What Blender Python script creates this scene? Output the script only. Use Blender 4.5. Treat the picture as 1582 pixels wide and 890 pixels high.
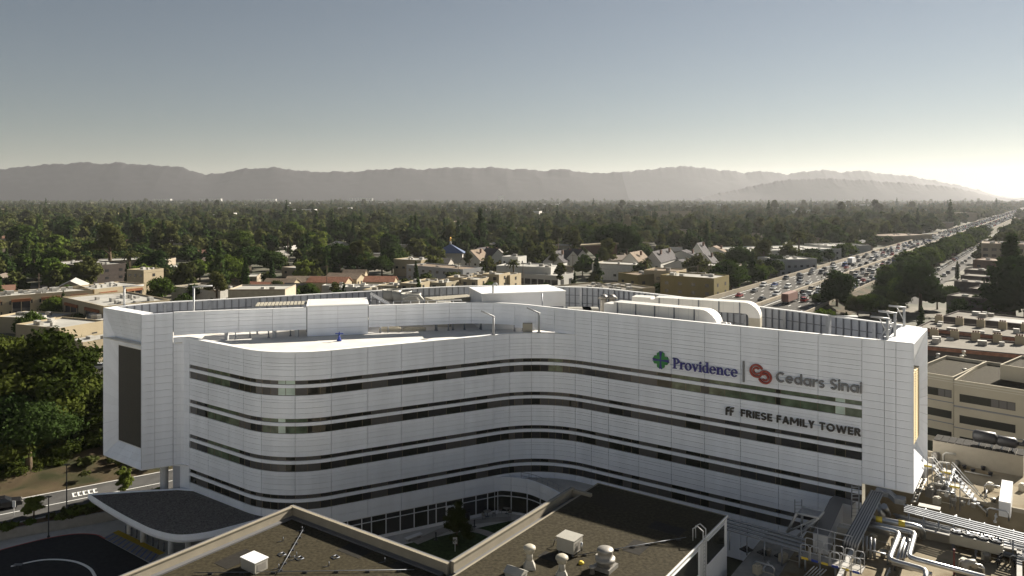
import bpy, bmesh, math, random
import numpy as np
from mathutils import Vector, Matrix

for _o in list(bpy.data.objects):
    bpy.data.objects.remove(_o)
S = bpy.context.scene
COL = S.collection
R = math.radians

# ---------------------------------------------------------------- camera
H = 41.5            # drone height above the street, metres
FP = 1160.0         # focal length in photo pixels (photo is 1582 x 890)
CX, HY = 791.0, 306.0
cam_d = bpy.data.cameras.new('camera')
cam = bpy.data.objects.new('camera', cam_d)
COL.objects.link(cam)
cam.location = (0, 0, H)
cam.rotation_euler = (R(90), 0, 0)
cam_d.sensor_width = 36
cam_d.lens = 36 * FP / 1582
cam_d.shift_y = -(445 - HY) / 1582
cam_d.clip_start = 1
cam_d.clip_end = 60000
S.camera = cam

# ---------------------------------------------------------------- sky and sun
SUN_AZ, SUN_EL = 50.0, 28.0      # degrees right of the view axis, above the horizon
world = bpy.data.worlds.new('World')
S.world = world
world.use_nodes = True
wn = world.node_tree
wn.nodes.clear()
sky = wn.nodes.new('ShaderNodeTexSky')
sky.sky_type = 'NISHITA'
sky.sun_disc = False
sky.sun_elevation = R(SUN_EL)
sky.sun_rotation = R(SUN_AZ)
sky.altitude = 250
sky.air_density = 1.15
sky.dust_density = 0.0
sky.ozone_density = 1.8
hs = wn.nodes.new('ShaderNodeHueSaturation')
hs.inputs['Saturation'].default_value = 0.66
hs.inputs['Value'].default_value = 0.39
bg = wn.nodes.new('ShaderNodeBackground')
bg.inputs['Strength'].default_value = 0.05
wo = wn.nodes.new('ShaderNodeOutputWorld')
wn.links.new(sky.outputs[0], hs.inputs['Color'])
wn.links.new(hs.outputs[0], bg.inputs[0])
wn.links.new(bg.outputs[0], wo.inputs[0])

sd = bpy.data.lights.new('sun', 'SUN')
sd.energy = 5.0
sd.angle = R(0.53)
sd.color = (1.0, 0.92, 0.79)
sun = bpy.data.objects.new('sun', sd)
COL.objects.link(sun)
SUNV = Vector((math.sin(R(SUN_AZ)) * math.cos(R(SUN_EL)), math.cos(R(SUN_AZ)) * math.cos(R(SUN_EL)), math.sin(R(SUN_EL))))
sun.rotation_euler = SUNV.to_track_quat('Z', 'Y').to_euler()
sun.location = (60, 60, 120)

S.view_settings.view_transform = 'Standard'
S.view_settings.look = 'None'
S.view_settings.exposure = 1.4
S.view_settings.gamma = 1.0
S.view_settings.use_curve_mapping = False
S.render.engine = 'CYCLES'
S.cycles.use_denoising = True
S.cycles.max_bounces = 6
S.cycles.diffuse_bounces = 3
S.cycles.glossy_bounces = 3
S.cycles.transmission_bounces = 3
S.cycles.transparent_max_bounces = 6
S.cycles.volume_bounces = 0
S.cycles.use_adaptive_sampling = True
S.cycles.adaptive_threshold = 0.014
S.cycles.sample_clamp_indirect = 4.0

# ---------------------------------------------------------------- helpers
rnd = random.Random(11)
npr = np.random.default_rng(5)

def at(px, py, z=0.0):
    """point of the place that stands at height z and is seen at photo pixel px, py"""
    Y = FP * (H - z) / (py - HY)
    return Vector(((px - CX) * Y / FP, Y, z))

def atY(px, py, Y):
    return Vector(((px - CX) * Y / FP, Y, H - (py - HY) * Y / FP))

U = Vector((0.8165, -0.5773, 0))     # along the right wing, towards the near end
V = Vector((0.5773, 0.8165, 0))      # across it, away from the viewer
W = Vector((0.8883, 0.4593, 0))      # along the left wing, away from the viewer
Z = Vector((0, 0, 1))

def tag(o, label=None, cat=None, group=None, kind=None):
    if label: o['label'] = label
    if cat: o['category'] = cat
    if group: o['group'] = group
    if kind: o['kind'] = kind
    return o

def empty(name, loc=(0, 0, 0), label=None, cat=None, group=None, rz=0.0):
    o = bpy.data.objects.new(name, None)
    o.location = loc
    o.rotation_euler = (0, 0, rz)
    o.empty_display_size = 0.3
    COL.objects.link(o)
    tag(o, label, cat, group)
    return o

class MB:
    def __init__(s):
        s.v, s.f, s.m, s.sm = [], [], [], []
    def face(s, pts, m=0, smooth=False):
        i = len(s.v)
        s.v += [tuple(p) for p in pts]
        s.f.append(tuple(range(i, i + len(pts))))
        s.m.append(m); s.sm.append(smooth)
    def raw(s, vs, fs, m=0, smooth=False):
        i = len(s.v)
        s.v += [tuple(p) for p in vs]
        for f in fs:
            s.f.append(tuple(i + k for k in f)); s.m.append(m); s.sm.append(smooth)
    def box(s, c, d, m=0, rz=0.0, top=1.0):
        """box centred on c (x, y) standing on c.z, full sizes d; top scales the upper face"""
        cx, cy, cz = c; a, b, h = d[0] / 2, d[1] / 2, d[2]
        ca, sa = math.cos(rz), math.sin(rz)
        vs = []
        for z, k in ((0, 1.0), (h, top)):
            for x, y in ((-a, -b), (a, -b), (a, b), (-a, b)):
                x *= k; y *= k
                vs.append((cx + x * ca - y * sa, cy + x * sa + y * ca, cz + z))
        s.raw(vs, [(3, 2, 1, 0), (4, 5, 6, 7), (0, 1, 5, 4), (1, 2, 6, 5), (2, 3, 7, 6), (3, 0, 4, 7)], m)
    def obox(s, o, e1, e2, e3, m=0):
        """box from corner o along three edge vectors"""
        o, e1, e2, e3 = Vector(o), Vector(e1), Vector(e2), Vector(e3)
        if e1.cross(e2).dot(e3) < 0: e1, e2 = e2, e1
        vs = [o, o + e1, o + e1 + e2, o + e2, o + e3, o + e1 + e3, o + e1 + e2 + e3, o + e2 + e3]
        s.raw(vs, [(3, 2, 1, 0), (4, 5, 6, 7), (0, 1, 5, 4), (1, 2, 6, 5), (2, 3, 7, 6), (3, 0, 4, 7)], m)
    def prism(s, poly, z0, z1, m=0, mtop=None, bottom=True):
        """vertical prism over a 2D polygon (counter-clockwise)"""
        n = len(poly)
        ar = sum(poly[i][0] * poly[(i + 1) % n][1] - poly[(i + 1) % n][0] * poly[i][1] for i in range(n))
        if ar < 0: poly = list(reversed(poly))
        vs = [(p[0], p[1], z0) for p in poly] + [(p[0], p[1], z1) for p in poly]
        s.raw(vs, [tuple(range(n, 2 * n))], m if mtop is None else mtop)
        i = len(s.v) - 2 * n
        if bottom:
            s.f.append(tuple(i + k for k in reversed(range(n)))); s.m.append(m); s.sm.append(False)
        for k in range(n):
            s.f.append((i + k, i + (k + 1) % n, i + n + (k + 1) % n, i + n + k)); s.m.append(m); s.sm.append(False)
    def tube(s, pts, r, n=8, m=0, caps=True, smooth=True, radii=None):
        pts = [Vector(p) for p in pts]
        rings = []
        ref = None
        for k, p in enumerate(pts):
            if k == 0: t = pts[1] - p
            elif k == len(pts) - 1: t = p - pts[k - 1]
            else: t = (pts[k + 1] - p).normalized() + (p - pts[k - 1]).normalized()
            t = t.normalized() if t.length > 1e-6 else Vector((0, 0, 1))
            if ref is None:
                ref = Vector((0, 0, 1)) if abs(t.z) < 0.9 else Vector((1, 0, 0))
            a = ref - t * ref.dot(t)
            if a.length < 1e-4:
                a = Vector((1, 0, 0)) - t * t.x
            a.normalize(); b = t.cross(a); ref = a
            rr = radii[k] if radii else r
            rings.append([p + (a * math.cos(q) + b * math.sin(q)) * rr for q in [2 * math.pi * j / n for j in range(n)]])
        i = len(s.v)
        for rg in rings: s.v += [tuple(p) for p in rg]
        for k in range(len(rings) - 1):
            for j in range(n):
                s.f.append((i + k * n + j, i + k * n + (j + 1) % n, i + (k + 1) * n + (j + 1) % n, i + (k + 1) * n + j))
                s.m.append(m); s.sm.append(smooth)
        if caps:
            s.f.append(tuple(i + j for j in reversed(range(n)))); s.m.append(m); s.sm.append(False)
            e = i + (len(rings) - 1) * n
            s.f.append(tuple(e + j for j in range(n))); s.m.append(m); s.sm.append(False)
    def lathe(s, c, prof, n=14, m=0, smooth=True):
        """revolve profile [(radius, z)] about the vertical through c"""
        c = Vector(c); i = len(s.v)
        for r_, z_ in prof:
            for j in range(n):
                q = 2 * math.pi * j / n
                s.v.append((c.x + r_ * math.cos(q), c.y + r_ * math.sin(q), c.z + z_))
        for k in range(len(prof) - 1):
            for j in range(n):
                s.f.append((i + k * n + j, i + k * n + (j + 1) % n, i + (k + 1) * n + (j + 1) % n, i + (k + 1) * n + j))
                s.m.append(m); s.sm.append(smooth)
        s.f.append(tuple(i + j for j in reversed(range(n)))); s.m.append(m); s.sm.append(False)
        e = i + (len(prof) - 1) * n
        s.f.append(tuple(e + j for j in range(n))); s.m.append(m); s.sm.append(False)
    def mesh(s, name, mats, origin=(0, 0, 0)):
        me = bpy.data.meshes.new(name)
        o = Vector(origin)
        vs = [(x - o.x, y - o.y, z - o.z) for x, y, z in s.v] if o.length else s.v
        me.from_pydata(vs, [], s.f)
        if not isinstance(mats, (list, tuple)): mats = [mats]
        for mt in mats: me.materials.append(mt)
        if len(mats) > 1: me.polygons.foreach_set('material_index', s.m)
        if any(s.sm): me.polygons.foreach_set('use_smooth', s.sm)
        me.update()
        return me
    def build(s, name, mats, parent=None, label=None, cat=None, group=None, kind=None):
        """link as one mesh object; a top-level one gets its origin at the centre of its base"""
        if parent is None:
            a = np.array(s.v)
            org = Vector(((a[:, 0].min() + a[:, 0].max()) / 2, (a[:, 1].min() + a[:, 1].max()) / 2, a[:, 2].min()))
            o = bpy.data.objects.new(name, s.mesh(name, mats, org)); o.location = org
        else:
            o = bpy.data.objects.new(name, s.mesh(name, mats, world_of(parent)))
            if parent.rotation_euler.z: pass
            o.parent = parent
        COL.objects.link(o)
        tag(o, label, cat, group, kind)
        return o

def world_of(p):
    w = Vector(p.location)
    while p.parent:
        p = p.parent; w += Vector(p.location)
    return w

def inst(name, me, parent=None, loc=(0, 0, 0), rz=0.0, scale=None):
    o = bpy.data.objects.new(name, me)
    COL.objects.link(o)
    if parent: o.parent = parent
    o.location = loc
    o.rotation_euler = (0, 0, rz)
    if scale: o.scale = scale
    return o

def copy_tree(o, parent=None):
    c = o.copy(); COL.objects.link(c); c.parent = parent
    for ch in o.children: copy_tree(ch, c)
    return c

_U = ['', 'first', 'second', 'third', 'fourth', 'fifth', 'sixth', 'seventh', 'eighth', 'ninth', 'tenth', 'eleventh', 'twelfth', 'thirteenth', 'fourteenth', 'fifteenth', 'sixteenth', 'seventeenth', 'eighteenth', 'nineteenth']
_T = ['', '', 'twent', 'thirt', 'fort', 'fift', 'sixt', 'sevent', 'eight', 'ninet']
def ordinal(n):
    if n < 20: return _U[n]
    if n > 99: return 'hundred-and-' + ordinal(n - 100) if n > 100 else 'hundredth'
    return _T[n // 10] + ('ieth' if n % 10 == 0 else 'y-' + _U[n % 10])
def near_word(n): return 'nearest' if n == 1 else ordinal(n) + ' nearest'

# ---------------------------------------------------------------- materials
def mat(name, col, rough=0.6, metal=0.0, var=0.0, scale=2.0, bump=0.0, spec=None, dirt=None, detail=4.0, streak=False):
    """plain procedural surface: base colour with noise variation, optional stains, fine relief"""
    m = bpy.data.materials.new(name); m.use_nodes = True
    nt = m.node_tree; b = nt.nodes['Principled BSDF']
    b.inputs['Base Color'].default_value = (*col, 1)
    b.inputs['Roughness'].default_value = rough
    b.inputs['Metallic'].default_value = metal
    if spec is None and rough >= 0.8: spec = 0.12
    if spec is not None: b.inputs['Specular IOR Level'].default_value = spec
    if var or dirt or bump:
        tc = nt.nodes.new('ShaderNodeNewGeometry')
        mp = nt.nodes.new('ShaderNodeMapping')
        nt.links.new(tc.outputs['Position'], mp.inputs['Vector'])
        if streak: mp.inputs['Scale'].default_value = (1, 1, 0.12)
        no = nt.nodes.new('ShaderNodeTexNoise'); no.inputs['Scale'].default_value = scale; no.inputs['Detail'].default_value = detail
        nt.links.new(mp.outputs[0], no.inputs['Vector'])
        src = None
        if var:
            rp = nt.nodes.new('ShaderNodeValToRGB')
            rp.color_ramp.elements[0].position = 0.3; rp.color_ramp.elements[1].position = 0.7
            rp.color_ramp.elements[0].color = (*[c * (1 - var) for c in col], 1)
            rp.color_ramp.elements[1].color = (*[min(1, c * (1 + var)) for c in col], 1)
            nt.links.new(no.outputs[0], rp.inputs[0]); src = rp.outputs[0]
        if dirt:
            n2 = nt.nodes.new('ShaderNodeTexNoise'); n2.inputs['Scale'].default_value = dirt[1]; n2.inputs['Detail'].default_value = 6
            nt.links.new(mp.outputs[0], n2.inputs['Vector'])
            r2 = nt.nodes.new('ShaderNodeValToRGB')
            r2.color_ramp.elements[0].position = dirt[2]; r2.color_ramp.elements[1].position = dirt[2] + 0.16
            r2.color_ramp.elements[0].color = (0, 0, 0, 1); r2.color_ramp.elements[1].color = (1, 1, 1, 1)
            nt.links.new(n2.outputs[0], r2.inputs[0])
            mx = nt.nodes.new('ShaderNodeMix'); mx.data_type = 'RGBA'
            nt.links.new(r2.outputs[0], mx.inputs[0])
            if src: nt.links.new(src, mx.inputs[6])
            else: mx.inputs[6].default_value = (*col, 1)
            mx.inputs[7].default_value = (*dirt[0], 1)
            src = mx.outputs[2]
        if src: nt.links.new(src, b.inputs['Base Color'])
        if bump:
            n3 = nt.nodes.new('ShaderNodeTexNoise'); n3.inputs['Scale'].default_value = scale * 6; n3.inputs['Detail'].default_value = 3
            nt.links.new(mp.outputs[0], n3.inputs['Vector'])
            bp = nt.nodes.new('ShaderNodeBump'); bp.inputs['Strength'].default_value = bump; bp.inputs['Distance'].default_value = 0.05
            nt.links.new(n3.outputs[0], bp.inputs['Height']); nt.links.new(bp.outputs[0], b.inputs['Normal'])
    return m

def varied(name, cols, rough=0.7, var=0.12, scale=1.0):
    """surface whose colour differs from object to object"""
    m = bpy.data.materials.new(name); m.use_nodes = True
    nt = m.node_tree; b = nt.nodes['Principled BSDF']; b.inputs['Roughness'].default_value = rough
    oi = nt.nodes.new('ShaderNodeObjectInfo')
    rp = nt.nodes.new('ShaderNodeValToRGB'); cr = rp.color_ramp; cr.interpolation = 'CONSTANT'
    while len(cr.elements) < len(cols): cr.elements.new(0.5)
    for i, c in enumerate(cols):
        cr.elements[i].position = i / len(cols); cr.elements[i].color = (*c, 1)
    nt.links.new(oi.outputs['Random'], rp.inputs[0])
    g = nt.nodes.new('ShaderNodeNewGeometry'); no = nt.nodes.new('ShaderNodeTexNoise'); no.inputs['Scale'].default_value = scale
    nt.links.new(g.outputs['Position'], no.inputs['Vector'])
    mr = nt.nodes.new('ShaderNodeMapRange'); mr.inputs[3].default_value = 1 - var * 2; mr.inputs[4].default_value = 1 + var * 2
    nt.links.new(no.outputs[0], mr.inputs[0])
    mx = nt.nodes.new('ShaderNodeVectorMath'); mx.operation = 'SCALE'
    nt.links.new(rp.outputs[0], mx.inputs[0]); nt.links.new(mr.outputs[0], mx.inputs['Scale'])
    nt.links.new(mx.outputs[0], b.inputs['Base Color'])
    return m

def leaf_mat(name, a, b_, trans=0.25):
    m = bpy.data.materials.new(name); m.use_nodes = True
    nt = m.node_tree; nt.nodes.clear()
    out = nt.nodes.new('ShaderNodeOutputMaterial')
    oi = nt.nodes.new('ShaderNodeObjectInfo')
    g = nt.nodes.new('ShaderNodeNewGeometry'); no = nt.nodes.new('ShaderNodeTexNoise'); no.inputs['Scale'].default_value = 0.5; no.inputs['Detail'].default_value = 6
    nt.links.new(g.outputs['Position'], no.inputs['Vector'])
    ad = nt.nodes.new('ShaderNodeMath'); ad.operation = 'MULTIPLY_ADD'; ad.inputs[1].default_value = 0.8
    nt.links.new(oi.outputs['Random'], ad.inputs[0])
    ml = nt.nodes.new('ShaderNodeMath'); ml.operation = 'MULTIPLY'; ml.inputs[1].default_value = 0.5
    nt.links.new(no.outputs[0], ml.inputs[0]); nt.links.new(ml.outputs[0], ad.inputs[2])
    mx = nt.nodes.new('ShaderNodeMix'); mx.data_type = 'RGBA'
    nt.links.new(ad.outputs[0], mx.inputs[0]); mx.inputs[6].default_value = (*a, 1); mx.inputs[7].default_value = (*b_, 1)
    d = nt.nodes.new('ShaderNodeBsdfDiffuse'); t = nt.nodes.new('ShaderNodeBsdfTranslucent')
    nt.links.new(mx.outputs[2], d.inputs[0]); nt.links.new(mx.outputs[2], t.inputs[0])
    ms = nt.nodes.new('ShaderNodeMixShader'); ms.inputs[0].default_value = trans
    nt.links.new(d.outputs[0], ms.inputs[1]); nt.links.new(t.outputs[0], ms.inputs[2])
    nt.links.new(ms.outputs[0], out.inputs[0])
    return m

M = {}
M['panel'] = mat('white_metal_panel', (0.85, 0.88, 0.94), 0.38, 0.0, var=0.06, scale=0.6, streak=True)
def tint_by_object(m, amt):
    nt = m.node_tree; b = nt.nodes['Principled BSDF']; src = b.inputs['Base Color'].links[0].from_socket
    oi = nt.nodes.new('ShaderNodeObjectInfo'); mr = nt.nodes.new('ShaderNodeMapRange'); mr.inputs[3].default_value = 1 - amt; mr.inputs[4].default_value = 1.0
    nt.links.new(oi.outputs['Random'], mr.inputs[0]); vm = nt.nodes.new('ShaderNodeVectorMath'); vm.operation = 'SCALE'
    nt.links.new(src, vm.inputs[0]); nt.links.new(mr.outputs[0], vm.inputs['Scale']); nt.links.new(vm.outputs[0], b.inputs['Base Color'])
tint_by_object(M['panel'], 0.07)
M['panel_edge'] = mat('panel_backing', (0.45, 0.46, 0.5), 0.7)
M['coping'] = mat('white_coping', (0.8, 0.8, 0.79), 0.5)
M['deck'] = mat('white_roof_membrane', (0.6, 0.58, 0.54), 0.75, var=0.1, scale=0.35, dirt=((0.5, 0.42, 0.3), 0.25, 0.62))
M['glass_dark'] = mat('dark_window_glass', (0.042, 0.042, 0.043), 0.08, spec=0.35)
M['glass_blind'] = mat('glass_with_grey_blind', (0.1, 0.095, 0.092), 0.16, spec=0.35)
M['glass_black'] = mat('black_window_glass', (0.022, 0.023, 0.019), 0.06, spec=0.35)
M['glass_green'] = mat('painted_green_lit_glass', (0.10, 0.13, 0.085), 0.1, var=0.5, scale=0.9, spec=0.4)  # green-lit look of panes put into the base colour
M['glass_pale'] = mat('painted_lit_glass', (0.48, 0.58, 0.50), 0.12, var=0.2, scale=0.6)  # lit look of the brightest panes painted as pale base colour
M['mullion'] = mat('bronze_mullion', (0.13, 0.10, 0.055), 0.5)
M['mullion_white'] = mat('white_mullion', (0.7, 0.71, 0.73), 0.5)
M['grille'] = mat('bronze_grille_mesh', (0.05, 0.045, 0.035), 0.65, var=0.25, scale=9)
M['fin_gold'] = mat('gold_louvre_fin', (0.72, 0.58, 0.33), 0.45)
M['steel'] = mat('galvanised_steel', (0.25, 0.265, 0.29), 0.42, 0.55, var=0.12, scale=3)
M['steel_dark'] = mat('dark_steel', (0.13, 0.14, 0.16), 0.5, 0.4)
M['steel_white'] = mat('pale_painted_steel', (0.42, 0.425, 0.43), 0.5)
M['screen'] = mat('screen_sheet', (0.30, 0.32, 0.36), 0.5, 0.25, var=0.08, scale=1.5)
M['duct'] = mat('white_duct', (0.6, 0.585, 0.55), 0.5, var=0.06, scale=0.8, dirt=((0.6, 0.52, 0.4), 0.9, 0.66))
M['chrome'] = mat('aluminium_pipe_jacket', (0.46, 0.465, 0.47), 0.38, 0.95, var=0.05, scale=4)
M['yellow'] = mat('yellow_paint', (0.62, 0.46, 0.04), 0.6)
M['blue'] = mat('blue_paint', (0.02, 0.05, 0.3), 0.5)
M['red'] = mat('red_kerb_paint', (0.33, 0.05, 0.04), 0.6)
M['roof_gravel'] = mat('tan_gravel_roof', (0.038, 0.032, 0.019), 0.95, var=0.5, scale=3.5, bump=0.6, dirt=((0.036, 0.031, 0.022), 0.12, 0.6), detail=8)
M['roof_dark'] = mat('dark_gravel_roof', (0.14, 0.13, 0.12), 0.95, var=0.55, scale=6.0, bump=0.8, detail=9)
M['parapet'] = mat('cream_parapet', (0.27, 0.24, 0.185), 0.8, var=0.08, scale=0.8)
M['coping_dark'] = mat('dark_metal_coping', (0.12, 0.12, 0.125), 0.5)
M['hosp_white'] = mat('white_stucco', (0.62, 0.62, 0.62), 0.8, var=0.05, scale=0.7)
M['concrete'] = mat('concrete', (0.26, 0.25, 0.23), 0.85, var=0.12, scale=1.2, dirt=((0.28, 0.26, 0.22), 0.35, 0.6))
M['concrete_pale'] = mat('pale_concrete', (0.42, 0.41, 0.39), 0.85, var=0.1, scale=1.0)
M['roof_stain'] = mat('stained_tan_roof', (0.23, 0.195, 0.135), 0.9, var=0.15, scale=0.5, dirt=((0.13, 0.095, 0.05), 0.28, 0.5))
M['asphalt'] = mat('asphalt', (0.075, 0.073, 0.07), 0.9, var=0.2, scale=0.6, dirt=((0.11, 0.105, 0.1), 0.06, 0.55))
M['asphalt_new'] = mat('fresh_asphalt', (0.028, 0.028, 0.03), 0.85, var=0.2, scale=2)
M['freeway'] = mat('freeway_surface', (0.066, 0.062, 0.056), 0.9, var=0.14, scale=0.05, dirt=((0.09, 0.085, 0.077), 0.03, 0.55))
M['freeway'].node_tree.nodes['Principled BSDF'].inputs['Specular IOR Level'].default_value = 0.1
M['barrier'] = mat('freeway_barrier_concrete', (0.30, 0.26, 0.2), 0.85, var=0.15, scale=0.2)
M['paint'] = mat('white_road_paint', (0.7, 0.7, 0.67), 0.7)
M['dirt'] = mat('dry_earth', (0.075, 0.056, 0.033), 0.95, var=0.35, scale=0.4, bump=0.5, dirt=((0.03, 0.032, 0.014), 0.2, 0.44))  # base colour darkened to stand in for tree shade on the bank
M['mulch'] = mat('brown_mulch', (0.13, 0.085, 0.045), 0.95, var=0.4, scale=3)
M['lawn'] = mat('lawn', (0.035, 0.055, 0.02), 0.95, var=0.4, scale=2, bump=0.5)
M['tan'] = mat('tan_stucco', (0.36, 0.325, 0.25), 0.85, var=0.05, scale=0.4)
M['tan_lt'] = mat('pale_tan_trim', (0.47, 0.44, 0.36), 0.8)
M['taupe'] = mat('taupe_metal', (0.27, 0.24, 0.185), 0.7, var=0.05)
M['black'] = mat('black_metal', (0.02, 0.02, 0.022), 0.5)
M['beige_unit'] = mat('beige_equipment', (0.36, 0.33, 0.26), 0.6, var=0.06, scale=1.5)
M['unit_white'] = mat('white_equipment', (0.33, 0.315, 0.275), 0.55, var=0.05, scale=1.5)
M['galv'] = mat('weathered_galvanised_sheet', (0.27, 0.255, 0.23), 0.5, 0.4, var=0.12, scale=3)
M['bark'] = mat('bark', (0.10, 0.075, 0.05), 0.95, var=0.3, scale=3)
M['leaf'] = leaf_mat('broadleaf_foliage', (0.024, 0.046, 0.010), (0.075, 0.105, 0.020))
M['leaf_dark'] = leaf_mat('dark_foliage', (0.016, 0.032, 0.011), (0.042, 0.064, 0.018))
M['leaf_olive'] = leaf_mat('olive_foliage', (0.038, 0.046, 0.016), (0.08, 0.085, 0.028))
M['leaf_lime'] = leaf_mat('bright_foliage', (0.06, 0.095, 0.02), (0.13, 0.16, 0.035), 0.35)
M['leaf_far'] = leaf_mat('distant_foliage', (0.028, 0.04, 0.014), (0.085, 0.092, 0.03))
M['leaf_clump'] = leaf_mat('dark_broadleaf_foliage', (0.012, 0.021, 0.005), (0.056, 0.068, 0.015), 0.22)  # darker green for the clumped trees
M['leaf_lime2'] = leaf_mat('pale_foliage', (0.055, 0.07, 0.025), (0.10, 0.11, 0.035), 0.25)
M['roof_patch'] = mat('dark_roof_patch', (0.024, 0.022, 0.019), 0.9, var=0.2, scale=3)
# ================================================================ LAND
def ground_material():
    m = bpy.data.materials.new('valley_floor'); m.use_nodes = True
    nt = m.node_tree; b = nt.nodes['Principled BSDF']; b.inputs['Roughness'].default_value = 0.95
    g = nt.nodes.new('ShaderNodeNewGeometry')
    n1 = nt.nodes.new('ShaderNodeTexNoise'); n1.inputs['Scale'].default_value = 0.045; n1.inputs['Detail'].default_value = 8
    n2 = nt.nodes.new('ShaderNodeTexNoise'); n2.inputs['Scale'].default_value = 0.6; n2.inputs['Detail'].default_value = 6
    nt.links.new(g.outputs['Position'], n1.inputs['Vector']); nt.links.new(g.outputs['Position'], n2.inputs['Vector'])
    r1 = nt.nodes.new('ShaderNodeValToRGB'); cr = r1.color_ramp
    cr.elements[0].position = 0.38; cr.elements[0].color = (0.035, 0.042, 0.018, 1)
    cr.elements[1].position = 0.62; cr.elements[1].color = (0.13, 0.115, 0.085, 1)
    e = cr.elements.new(0.5); e.color = (0.07, 0.066, 0.04, 1)
    nt.links.new(n1.outputs[0], r1.inputs[0])
    mr = nt.nodes.new('ShaderNodeMapRange'); mr.inputs[3].default_value = 0.6; mr.inputs[4].default_value = 1.4
    nt.links.new(n2.outputs[0], mr.inputs[0])
    vm = nt.nodes.new('ShaderNodeVectorMath'); vm.operation = 'SCALE'
    nt.links.new(r1.outputs[0], vm.inputs[0]); nt.links.new(mr.outputs[0], vm.inputs['Scale'])
    nt.links.new(vm.outputs[0], b.inputs['Base Color'])
    return m

mb = MB()
mb.face([(-26000, -6000, 0), (26000, -6000, 0), (26000, 26000, 0), (-26000, 26000, 0)])
mb.build('ground', ground_material(), label='flat valley floor of dry earth and grass', cat='ground', kind='structure')

# unseen campus pavement below the drone, added pale to bounce sun onto the tower
mb = MB(); mb.prism([(-140, -220), (160, -220), (160, 60), (-60, 60), (-140, 60)], 0.0, 0.05)
mb.build('bounce_pavement', mat('bounce_concrete', (0.44, 0.42, 0.38), 0.9, var=0.15, scale=0.1), label='unseen pale campus pavement added to bounce sun onto the tower', cat='pavement', kind='structure')
# ---- freeway --------------------------------------------------------------
FZ = 3.0
FD = Vector((0.588, 0.809, 0)); FR = Vector((0.809, -0.588, 0))
def fw_pts():
    pts = []
    a, c, b = Vector((-95, 172, 0)), Vector((45.9, 210, 0)), FD * 260 + FR * -86.5
    d0 = (c - a).normalized()
    for k in range(12, 0, -1): pts.append(a - d0 * (18 * k))
    for k in range(25):
        t = k / 24
        pts.append(a * (1 - t) ** 2 + c * 2 * t * (1 - t) + b * t * t)
    t = 275.0
    while t < 5200:
        pts.append(FD * t + FR * -86.5); t += 15 if t < 800 else 60
    return pts
FW = fw_pts()
def ribbon(mb, pts, o0, o1, z0, z1=None, m=0):
    z1 = z0 if z1 is None else z1
    n = len(pts); L, Rr = [], []
    for k, p in enumerate(pts):
        t = (pts[min(k + 1, n - 1)] - pts[max(k - 1, 0)]).normalized()
        r = Vector((t.y, -t.x, 0))
        L.append((p.x + r.x * o0, p.y + r.y * o0, z0)); Rr.append((p.x + r.x * o1, p.y + r.y * o1, z1))
    mb.raw(L + Rr, [(k, n + k, n + k + 1, k + 1) for k in range(n - 1)], m)
mb = MB()
ribbon(mb, FW, -19.5, 19.0, FZ)
mb.build('freeway', M['freeway'], label='wide grey ten-lane freeway running off to the right horizon', cat='road', kind='structure')
mb = MB()
ribbon(mb, FW, -28, -19.7, 0.02, FZ - 0.02); ribbon(mb, FW, 19.2, 27, FZ - 0.02, 0.02)
mb.build('embankment', M['dirt'], label='bare earth bank under the freeway edges', cat='embankment', kind='structure')
def wall_ribbon(name, o, w, h, m, label, pts=FW):
    mb = MB()
    ribbon(mb, pts, o - w / 2, o - w / 2, FZ - 0.3, FZ + h); ribbon(mb, pts, o - w / 2, o + w / 2, FZ + h, FZ + h)
    ribbon(mb, pts, o + w / 2, o + w / 2, FZ + h, FZ - 0.3)
    return mb.build(name, m, label=label, cat='barrier')
wall_ribbon('freeway_barrier', -19.3, 0.5, 1.5, M['barrier'], 'long pale concrete barrier along the far edge of the freeway')
wall_ribbon('freeway_barrier', 0.0, 0.9, 1.1, M['barrier'], 'tan concrete median barrier between the two carriageways')
wall_ribbon('freeway_barrier', 18.8, 0.4, 0.9, M['barrier'], 'low concrete barrier along the near edge of the freeway')
mb = MB()
for side in (-1, 1):
    for ln in range(1, 5):
        o = side * (1.6 + 3.55 * ln)
        for k in range(60):
            t = 262 + k * 12.0
            p = FD * t + FR * (-86.5 + o)
            mb.obox(p + Z * (FZ + 0.006), FD * 3.6, FR * 0.28, Z * 0.004)
    for o in (2.0, 18.0):
        c = [FD * t + FR * (-86.5 + side * o) for t in range(262, 1100, 40)]
        ribbon(mb, c, -0.14, 0.14, FZ + 0.01)
mb.build('lane_markings', M['paint'], label='white dashed lane lines on the freeway', cat='road marking', kind='structure')
# frontage street beside the freeway
FS = [FD * t + FR * -50.5 for t in range(330, 1800, 30)]
mb = MB(); ribbon(mb, FS, -6, 6, 0.02)
mb.build('frontage_road', M['freeway'], label='pale street lined with cars to the right of the freeway trees', cat='road', kind='structure')
mb = MB()
p = FD * 352 + FR * -50.5
mb.obox(p - FD * 7 - FR * 12 + Z * 0.024, FD * 14, FR * 90, Z * 0.004)
mb.build('cross_street', M['freeway'], label='cross street at the foot of the frontage road', cat='road', kind='structure')
mb = MB()
for k in range(9):
    mb.obox(p + FD * 11 - FR * (5.4 - k * 1.25) + Z * 0.03, FD * 3, FR * 0.6, Z * 0.004)
mb.build('crosswalk', M['paint'], label='white bars of the crosswalk on the frontage road', cat='road marking', kind='structure')

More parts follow.
